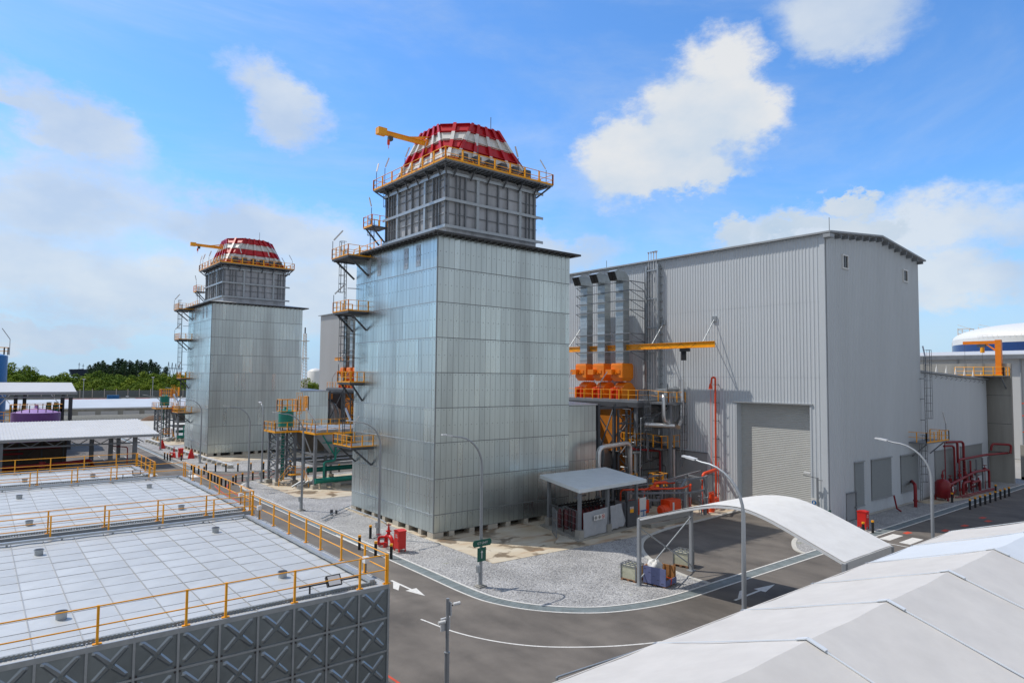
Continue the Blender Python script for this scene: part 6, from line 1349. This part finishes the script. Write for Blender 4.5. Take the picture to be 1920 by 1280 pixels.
for k in range(11):
    x = 33 + k * 6.4; hh = 3.6 if cols[k] == 'blue' else 1.9; o = MB().box(x, x + (6.0 if cols[k] != 'blue' else 5), 384, 386.4, 0, hh)
    for q in range(12): o.box(x + .3 + q * .45, x + .45 + q * .45, 383.93, 384, .15, hh - .15)
    tag(o.build('shipping_container', cols[k]), f'{cn_[k]} container on the far yard, {od[k]} from the left before the fence', 'container', 'containers before the fence')
for k, (x, y, h) in enumerate(((36, 330, 12), (62, 330, 13), (80, 330, 12), (47.5, 300, 5.5))):
    Q = thing('mast_light', ['leftmost thin yard mast before the tree belt', 'middle tall thin yard mast before the tree belt', 'right thin yard mast before the tree belt, beside the far silo', 'short pale yard post near the white roofs'][k], 'mast', (x, y, 0), 'thin yard masts'); MB().bar((x, y, 0), (x, y, h), .22).build('pole', 'lampgrey', Q); MB().box(x - .5, x + .5, y - .2, y + .2, h - .3, h).build('lamp_head', 'lamphead', Q)
LT = thing('lattice_mast', 'tall pale lattice mast seen between the two boiler towers', 'lattice mast', (147.4, 371.8, 0))
m = MB(); bx, by = 147.4, 371.8
for k in range(22):
    z0, z1 = k * 1.75, (k + 1) * 1.75; a, b = 1.6 - k * .045, 1.6 - (k + 1) * .045
    for sx, sy in ((-1, -1), (1, -1), (1, 1), (-1, 1)): m.bar((bx + sx * a, by + sy * a, z0), (bx + sx * b, by + sy * b, z1), .28)
    m.bar((bx - a, by - a, z0), (bx + b, by - b, z1), .18); m.bar((bx - a, by - a, z0), (bx - b, by + b, z1), .18); m.bar((bx - b, by - b, z1), (bx + b, by - b, z1), .2)
for z in (12, 24, 34): m.box(bx - 2, bx + 2, by - 2, by + 2, z, z + .4)
m.build('lattice', 'tower', LT); MB().bar((bx, by, 38.5), (bx, by, 42), .6).build('antenna', 'dark', LT)
WD = thing('white_dome', 'small white storage dome on the skyline between the towers', 'storage tank', (230, 554, 0)); MB().tube([(230, 554, 0), (230, 554, 18), (230, 554, 20), (230, 554, 21)], [7, 7, 4.5, .5], 32).build('shell', 'white', WD)
SHP = thing('distant_ship', 'dark ship with two masts on the horizon left of the conifers', 'ship', (220, 1742, 0))
m = MB(); y = 1742
m.profile([(167, 8), (290, 8), (290, 24), (240, 23.4), (163, 24.4), (162, 23)], 'y', y - 13, y + 13); m.build('hull', 'ship', SHP)
m = MB()
for k in range(16): m.box(172 + k * 6, 176 + k * 6, y - 10, y + 10, 23, 24.6 + (k % 3) * .5)
m.build('deck_gear', 'ship', SHP)
for x, h in ((180, 39), (187.5, 36.5)):
    m = MB().bar((x, y, 23), (x, y, h), .9).bar((x - 2.4, y, h - 4), (x + 2.4, y, h - 4), .8).build('mast', 'ship', SHP)
PC = thing('port_crane', 'faint group of dark port crane booms on the horizon right of the conifers', 'port crane', (330, 1565, 0))
m = MB()
for k in range(4): bx2 = 318 + k * 7; m.bar((bx2, 1566, 5), (bx2 + 5, 1566, 42 - k * 1.5), .8); m.bar((bx2 + 8, 1566, 5), (bx2 + 5, 1566, 42 - k * 1.5), .8)
m.bar((306, 1567, 28), (352, 1567, 28), 1.4); m.build('boom', 'ship', PC)

# ================================================================ trees
def crown_mesh(kind, seed):
    rnd = random.Random(seed); m = MB()
    if kind == 'broad':
        cl = [(rnd.uniform(-4.6, 4.6), rnd.uniform(-4.6, 4.6), rnd.uniform(3.0, 10.2), rnd.uniform(1.6, 2.9)) for _ in range(17)]
        cl = [(x * (1.12 - abs(z - 6) * .09), y * (1.12 - abs(z - 6) * .09), z, r) for x, y, z, r in cl] + [(rnd.uniform(-1.5, 1.5), rnd.uniform(-1.5, 1.5), 11.0, 1.9)]
        for (x, y, z, r) in cl:
            base = rnd.uniform(.1, .75)
            for _ in range(95):
                d = Vector((rnd.gauss(0, 1), rnd.gauss(0, 1), rnd.gauss(.25, 1))).normalized(); rr = r * rnd.uniform(.72, 1.08)
                c = Vector((x, y, z)) + Vector((d.x * rr, d.y * rr, d.z * rr * .8)); nn = (d + Vector((rnd.uniform(-.7, .7), rnd.uniform(-.7, .7), rnd.uniform(-.3, .9)))).normalized()
                a = nn.cross(Vector((rnd.uniform(-1, 1), rnd.uniform(-1, 1), .3))).normalized(); b = nn.cross(a); s = rnd.uniform(.28, .55)
                m.cur = min(1, max(0, base + rnd.uniform(-.2, .25)))
                m.add([c - a * s, c + b * s * .6, c + a * s, c - b * s * .6], [(0, 1, 2, 3)])
    else:
        H_ = 18
        for q in range(15):
            z = 3.5 + q * 1.0; R = 3.6 * (1 - (q / 15.5) ** 1.7) + .5; a0 = rnd.uniform(0, 6.28); off = R * rnd.uniform(.15, .6); base = rnd.uniform(.1, .7)
            cx, cy = off * cos(a0), off * sin(a0)
            for _ in range(85):
                d = Vector((rnd.gauss(0, 1), rnd.gauss(0, 1), rnd.gauss(.1, 1))).normalized(); rr = R * rnd.uniform(.7, 1.1)
                c = Vector((cx + d.x * rr, cy + d.y * rr, z + d.z * 1.5)); a = Vector((d.x, d.y, rnd.uniform(.2, 1.1))).normalized(); b = a.cross(Vector((rnd.uniform(-.4, .4), rnd.uniform(-.4, .4), 1))).normalized(); s = rnd.uniform(.35, .7)
                m.cur = min(1, max(0, base + rnd.uniform(-.2, .3))); m.add([c - a * s, c + b * s * .45, c + a * s, c - b * s * .45], [(0, 1, 2, 3)])
    return m
def tree_proto(kind, seed, leafm):
    t = bpy.data.objects.new('broadleaf_tree' if kind == 'broad' else 'conifer_tree', None); C.objects.link(t)
    tr_ = MB(); rnd = random.Random(seed + 50)
    if kind == 'broad':
        tr_.tube([(0, 0, 0), (.2, .1, 3), (0, .1, 6.5)], [.45, .32, .2], 7)
        for k in range(5): a = k * 1.26; tr_.tube([(.1, .1, 3 + k * .4), (2.4 * cos(a), 2.4 * sin(a), 6 + k * .5)], [.18, .07], 5)
    else: tr_.tube([(0, 0, 0), (0, 0, 18)], [.4, .06], 7)
    tr_.build('trunk', 'trunk', t); crown_mesh(kind, seed).build('crown', leafm, t)
    return t
protos = [tree_proto('broad', 1, 'leaf'), tree_proto('broad', 2, 'leaf_y'), tree_proto('broad', 3, 'leaf'), tree_proto('broad', 4, 'leaf_y')]
used = set(); rnd = random.Random(3)
def place(p, x, y, s, zs=1, label='', group=''):
    if p.name in used: t = copy_tree(p)
    else: t = p; used.add(p.name)
    t.location = (x, y, 0); t.scale = (s, s, s * zs); t.rotation_euler = (0, 0, rnd.uniform(0, 6.28)); tag(t, label, 'tree', group)
YA_ = radians(51.015)
def polar(px, d):   # compass direction for a spot on the tree belt
    a = YA_ - math.atan((px - 960) / 1243.9); return d * cos(a), d * sin(a)
for row, (d, sc, z) in enumerate(((455, .78, .8), (472, .95, .9), (492, 1.05, 1.0), (515, 1.2, 1.05))):
    k = 0; px = -60 + row * 9
    while px < 372:
        x, y = polar(px, d + rnd.uniform(-6, 6)); hs = 1.18 if px < 55 else (1.0 if px < 90 or px > 200 else .9)
        place(protos[rnd.randrange(4)], x, y, sc * rnd.uniform(.85, 1.18), z * hs, 'bright green broadleaf tree in the dense belt beyond the perimeter fence', 'broadleaf trees in the belt beyond the fence')
        px += (17 if row < 2 else 21) * rnd.uniform(.8, 1.2)
for px, d, s in ((568, 430, .9), (580, 425, 1.05), (590, 435, .8), (573, 440, .8)):
    x, y = polar(px, d); place(protos[(px // 3) % 4], x, y, s * 1.0, 1.0, 'green broadleaf tree seen in the gap between the two towers', 'trees in the gap between the towers')
con = [tree_proto('con', 11, 'leaf_d'), tree_proto('con', 12, 'leaf_d'), tree_proto('con', 13, 'leaf_d')]
for i, (px, hgt) in enumerate(((171, .86), (178, .93), (185, .99), (192, 1.0), (198, .97), (206, .9), (213, .98), (221, 1.1), (229, 1.1), (236, 1.02), (244, 1.04), (250, 1.0), (258, 1.05), (265, 1.03), (271, 1.0), (277, .97), (285, 1.1), (291, 1.0), (297, .9), (311, .86))):
    x, y = polar(px, 600 + (i % 3) * 8); place(con[i % 3], x, y, 1.42 if i % 2 else 1.3, hgt * 1.22 / (1.36 if i % 2 else 1.25), 'dark conifer in the tall clump standing above the green tree belt', 'dark conifers above the tree belt')

# ================================================================ camera, light, sky
cam = bpy.data.cameras.new('camera'); cam.sensor_width = 36; cam.lens = 1243.911 / 1920 * 36; cam.clip_end = 9000; cam.clip_start = .2
co = bpy.data.objects.new('camera', cam); C.objects.link(co); SC.camera = co
pt_, rl_ = radians(3.161), radians(.543)
fw = Vector((cos(YA_) * cos(pt_), sin(YA_) * cos(pt_), sin(pt_))); r0 = Vector((sin(YA_), -cos(YA_), 0)); u0 = r0.cross(fw)
rt = r0 * cos(rl_) + u0 * sin(rl_); up_ = -r0 * sin(rl_) + u0 * cos(rl_)
mw = Matrix((rt, up_, -fw)).transposed().to_4x4(); mw.translation = Vector((0, 0, 14)); co.matrix_world = mw

SUN = Vector((-2.25, 3.0, 5.75)).normalized()
sl = bpy.data.lights.new('sun', 'SUN'); sl.energy = 3.4; sl.angle = radians(.55); sl.color = (1, .94, .86)
so = bpy.data.objects.new('sun', sl); C.objects.link(so); so.rotation_euler = (-SUN).to_track_quat('-Z', 'Y').to_euler(); so.location = (0, 0, 80)

wd = bpy.data.worlds.new('World'); SC.world = wd; wd.use_nodes = True; nt = wd.node_tree; nt.nodes.clear()
out = N(nt, 'ShaderNodeOutputWorld'); bg = N(nt, 'ShaderNodeBackground'); bg.inputs[1].default_value = .12; L(nt, bg.outputs[0], out.inputs[0])
sky = N(nt, 'ShaderNodeTexSky'); sky.sky_type = 'NISHITA'; sky.sun_disc = False; sky.sun_elevation = math.asin(SUN.z); sky.sun_rotation = math.atan2(SUN.x, SUN.y)
sky.air_density = 1.0; sky.dust_density = .6; sky.ozone_density = 2.2; sky.altitude = 10
tc = N(nt, 'ShaderNodeTexCoord'); dirv = tc.outputs['Generated']
def vmath(op, a, b=None):
    n = N(nt, 'ShaderNodeVectorMath', operation=op)
    for i, q in enumerate((a, b)):
        if q is None: continue
        if hasattr(q, 'links'): L(nt, q, n.inputs[i])
        else: n.inputs[i].default_value = q
    return n
def fm_(op, a, b=None, c=None, clamp=False):
    n = N(nt, 'ShaderNodeMath', operation=op); n.use_clamp = clamp
    for i, q in enumerate((a, b, c)):
        if q is None: continue
        if hasattr(q, 'links'): L(nt, q, n.inputs[i])
        else: n.inputs[i].default_value = q
    return n.outputs[0]
def noise(scale, det, rough, vec, dist=0):
    n = N(nt, 'ShaderNodeTexNoise'); n.inputs['Scale'].default_value = scale; n.inputs['Detail'].default_value = det; n.inputs['Roughness'].default_value = rough; n.inputs['Distortion'].default_value = dist; L(nt, vec, n.inputs['Vector']); return n
mp = N(nt, 'ShaderNodeMapping'); mp.inputs['Scale'].default_value = (1, 1, 1.7); L(nt, dirv, mp.inputs[0]); sv = mp.outputs[0]
fb1 = noise(7, 9, .56, sv).outputs[0]; fb2 = noise(2.6, 8, .6, sv, .4).outputs[0]; fb3 = noise(22, 5, .6, sv).outputs[0]
wn = N(nt, 'ShaderNodeTexNoise'); wn.inputs['Scale'].default_value = 9; wn.inputs['Detail'].default_value = 7; wn.inputs['Roughness'].default_value = .62; L(nt, sv, wn.inputs['Vector'])
wn2 = N(nt, 'ShaderNodeTexNoise'); wn2.inputs['Scale'].default_value = 3.2; wn2.inputs['Detail'].default_value = 4; L(nt, sv, wn2.inputs['Vector'])
w_ = vmath('SUBTRACT', wn.outputs['Color'], (.5, .5, .5)); w2_ = vmath('SUBTRACT', wn2.outputs['Color'], (.5, .5, .5))
w_s = N(nt, 'ShaderNodeVectorMath', operation='SCALE'); L(nt, w_.outputs[0], w_s.inputs[0]); w_s.inputs['Scale'].default_value = .10
w2s = N(nt, 'ShaderNodeVectorMath', operation='SCALE'); L(nt, w2_.outputs[0], w2s.inputs[0]); w2s.inputs['Scale'].default_value = .05
wn3 = N(nt, 'ShaderNodeTexNoise'); wn3.inputs['Scale'].default_value = 26; wn3.inputs['Detail'].default_value = 6; wn3.inputs['Roughness'].default_value = .7; L(nt, sv, wn3.inputs['Vector'])
w3s = N(nt, 'ShaderNodeVectorMath', operation='SCALE'); L(nt, vmath('SUBTRACT', wn3.outputs['Color'], (.5, .5, .5)).outputs[0], w3s.inputs[0]); w3s.inputs['Scale'].default_value = .05
dirw = vmath('ADD', vmath('ADD', vmath('ADD', dirv, w_s.outputs[0]).outputs[0], w2s.outputs[0]).outputs[0], w3s.outputs[0]).outputs[0]
def blob(px, py, sx, sy, rot=0):
    d = (fw + rt * ((px - 960) / 1243.9) + up_ * ((640 - py) / 1243.9)); ln = d.length; d = d / ln
    r = d.cross(Vector((0, 0, 1))).normalized(); u = r.cross(d)
    cr_, sr_ = cos(rot), sin(rot); a = (r * cr_ + u * sr_) / (sx / 1243.9 / ln); b = (u * cr_ - r * sr_) / (sy / 1243.9 / ln)
    da = vmath('DOT_PRODUCT', dirw, tuple(a)); db = vmath('DOT_PRODUCT', dirw, tuple(b))
    u1 = fm_('MULTIPLY', da.outputs['Value'], da.outputs['Value']); u2 = fm_('MULTIPLY_ADD', db.outputs['Value'], db.outputs['Value'], u1)
    front = vmath('DOT_PRODUCT', dirv, tuple(d)).outputs['Value']
    v = fm_('SUBTRACT', 1, fm_('SQRT', u2)); return fm_('MULTIPLY', v, fm_('GREATER_THAN', front, 0)) if True else v
def union(bs):
    o = bs[0]
    for b in bs[1:]:
        n = fm_('SMOOTH_MAX', o, b, .25); o = n
    return o
def density(bs, namp, lo, hi, mxa, n=None):
    v = union(bs); v = fm_('ADD', v, fm_('MULTIPLY', fm_('SUBTRACT', n or fb1, .5), namp))
    mr = N(nt, 'ShaderNodeMapRange'); mr.interpolation_type = 'SMOOTHSTEP'; mr.inputs[1].default_value = lo; mr.inputs[2].default_value = hi; mr.inputs[4].default_value = mxa; L(nt, v, mr.inputs[0]); return mr.outputs[0], v
crisp, cv = density([blob(1310, 215, 185, 160, .5), blob(1205, 290, 150, 110, .3), blob(1375, 190, 110, 130), blob(1270, 330, 190, 60), blob(1600, 372, 66, 34), blob(1378, 448, 55, 58), blob(1480, 425, 80, 30), blob(1610, 420, 130, 32)], 1.05, .12, .5, .97)
soft, sv2 = density([blob(520, 190, 105, 66, -.6), blob(150, 240, 170, 70, -.5), blob(20, 185, 80, 40, -.3), blob(100, 390, 280, 140), blob(60, 500, 360, 120), blob(230, 540, 330, 100), blob(470, 440, 330, 90), blob(450, 560, 520, 110),
                     blob(1580, 45, 150, 80, -.3), blob(1720, 420, 230, 70), blob(1790, 520, 170, 70, -.2), blob(1480, 440, 180, 50), blob(60, 620, 300, 40), blob(1010, 470, 200, 60)], 1.5, -.2, .62, .9, fb2)
mw_ = N(nt, 'ShaderNodeMapping'); mw_.inputs['Scale'].default_value = (1, 1.4, 3.4); mw_.inputs['Rotation'].default_value = (.25, .1, .3); L(nt, dirv, mw_.inputs[0])
wisp = noise(1.6, 9, .62, mw_.outputs[0], .6).outputs[0]
wr = N(nt, 'ShaderNodeMapRange'); wr.interpolation_type = 'SMOOTHSTEP'; wr.inputs[1].default_value = .38; wr.inputs[2].default_value = .78; wr.inputs[4].default_value = .5; L(nt, wisp, wr.inputs[0])
# elsewhere in the sky: soft cloud thickening toward the horizon
sxyz = N(nt, 'ShaderNodeSeparateXYZ'); L(nt, dirv, sxyz.inputs[0])
low = N(nt, 'ShaderNodeMapRange'); low.inputs[1].default_value = .26; low.inputs[2].default_value = -.02; low.inputs[4].default_value = .6; L(nt, sxyz.outputs[2], low.inputs[0])
hz = fm_('MULTIPLY', low.outputs[0], fm_('ADD', fm_('MULTIPLY', fb2, 1.5), .1), None, True)
a1 = fm_('MAXIMUM', fm_('MAXIMUM', soft, wr.outputs[0]), hz)
# unseen neutral cloud cover added behind the camera to cut blue fill light
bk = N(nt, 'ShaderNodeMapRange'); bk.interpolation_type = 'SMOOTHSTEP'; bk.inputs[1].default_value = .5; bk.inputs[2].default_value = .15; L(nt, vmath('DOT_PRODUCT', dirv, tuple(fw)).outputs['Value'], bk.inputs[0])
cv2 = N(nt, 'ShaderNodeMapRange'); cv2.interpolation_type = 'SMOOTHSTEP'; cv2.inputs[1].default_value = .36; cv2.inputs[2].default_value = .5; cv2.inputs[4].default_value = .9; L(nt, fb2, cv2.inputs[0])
fill_cloud = fm_('MULTIPLY', bk.outputs[0], cv2.outputs[0])
# cloud colours: lit tops, grey-blue bases
shade = N(nt, 'ShaderNodeMapRange'); shade.inputs[1].default_value = .36; shade.inputs[2].default_value = .62; L(nt, noise(5, 6, .55, vmath('ADD', sv, (0, 0, .06)).outputs[0]).outputs[0], shade.inputs[0])
ccol = N(nt, 'ShaderNodeMix', data_type='RGBA'); ccol.inputs['A'].default_value = (6.0, 6.5, 7.0, 1); ccol.inputs['B'].default_value = (4.4, 5.3, 6.6, 1); L(nt, shade.outputs[0], ccol.inputs['Factor'])
bd = N(nt, 'ShaderNodeMix', data_type='RGBA'); bd.inputs['B'].default_value = (6.6, 6.75, 6.9, 1); bd.inputs['A'].default_value = (4.0, 5.2, 6.6, 1)
# crisp cumulus brighter toward its top
tp = vmath('DOT_PRODUCT', dirv, tuple(up_ * 7.5)).outputs['Value']; tpr = fm_('ADD', fm_('MULTIPLY', fm_('SUBTRACT', fb1, .5), 2.2), fm_('SUBTRACT', tp, 1.2), None, True)
tpr = N(nt, 'ShaderNodeMapRange'); tpr.inputs[1].default_value = 0.0; tpr.inputs[2].default_value = 1.0
hgt = fm_('ADD', fm_('MULTIPLY', sxyz.outputs[2], 3.2), fm_('MULTIPLY', fm_('SUBTRACT', fb1, .5), 2.0)); L(nt, fm_('SUBTRACT', hgt, .35), tpr.inputs[0]); L(nt, tpr.outputs[0], bd.inputs['Factor'])
tint = N(nt, 'ShaderNodeMix', data_type='RGBA', blend_type='MULTIPLY'); tint.inputs['Factor'].default_value = 1; tint.inputs['B'].default_value = (.84, 1.36, 1.85, 1); L(nt, sky.outputs[0], tint.inputs['A'])
hzm = N(nt, 'ShaderNodeMapRange'); hzm.inputs[1].default_value = .22; hzm.inputs[2].default_value = .0; hzm.inputs[4].default_value = .92; L(nt, sxyz.outputs[2], hzm.inputs[0])
hm = N(nt, 'ShaderNodeMix', data_type='RGBA'); hm.inputs['B'].default_value = (3.3, 5.4, 7.5, 1); L(nt, hzm.outputs[0], hm.inputs['Factor']); L(nt, tint.outputs['Result'], hm.inputs['A'])
m1 = N(nt, 'ShaderNodeMix', data_type='RGBA'); L(nt, a1, m1.inputs['Factor']); L(nt, hm.outputs['Result'], m1.inputs['A']); L(nt, ccol.outputs['Result'], m1.inputs['B'])
m2 = N(nt, 'ShaderNodeMix', data_type='RGBA'); L(nt, crisp, m2.inputs['Factor']); L(nt, m1.outputs['Result'], m2.inputs['A']); L(nt, bd.outputs['Result'], m2.inputs['B'])
m3 = N(nt, 'ShaderNodeMix', data_type='RGBA'); m3.inputs['B'].default_value = (3.5, 3.6, 3.7, 1); L(nt, fill_cloud, m3.inputs['Factor']); L(nt, m2.outputs['Result'], m3.inputs['A'])
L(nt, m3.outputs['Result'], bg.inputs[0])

SC.view_settings.view_transform = 'Standard'; SC.view_settings.look = 'None'; SC.view_settings.exposure = 0; SC.view_settings.gamma = 1
SC.cycles.max_bounces = 6
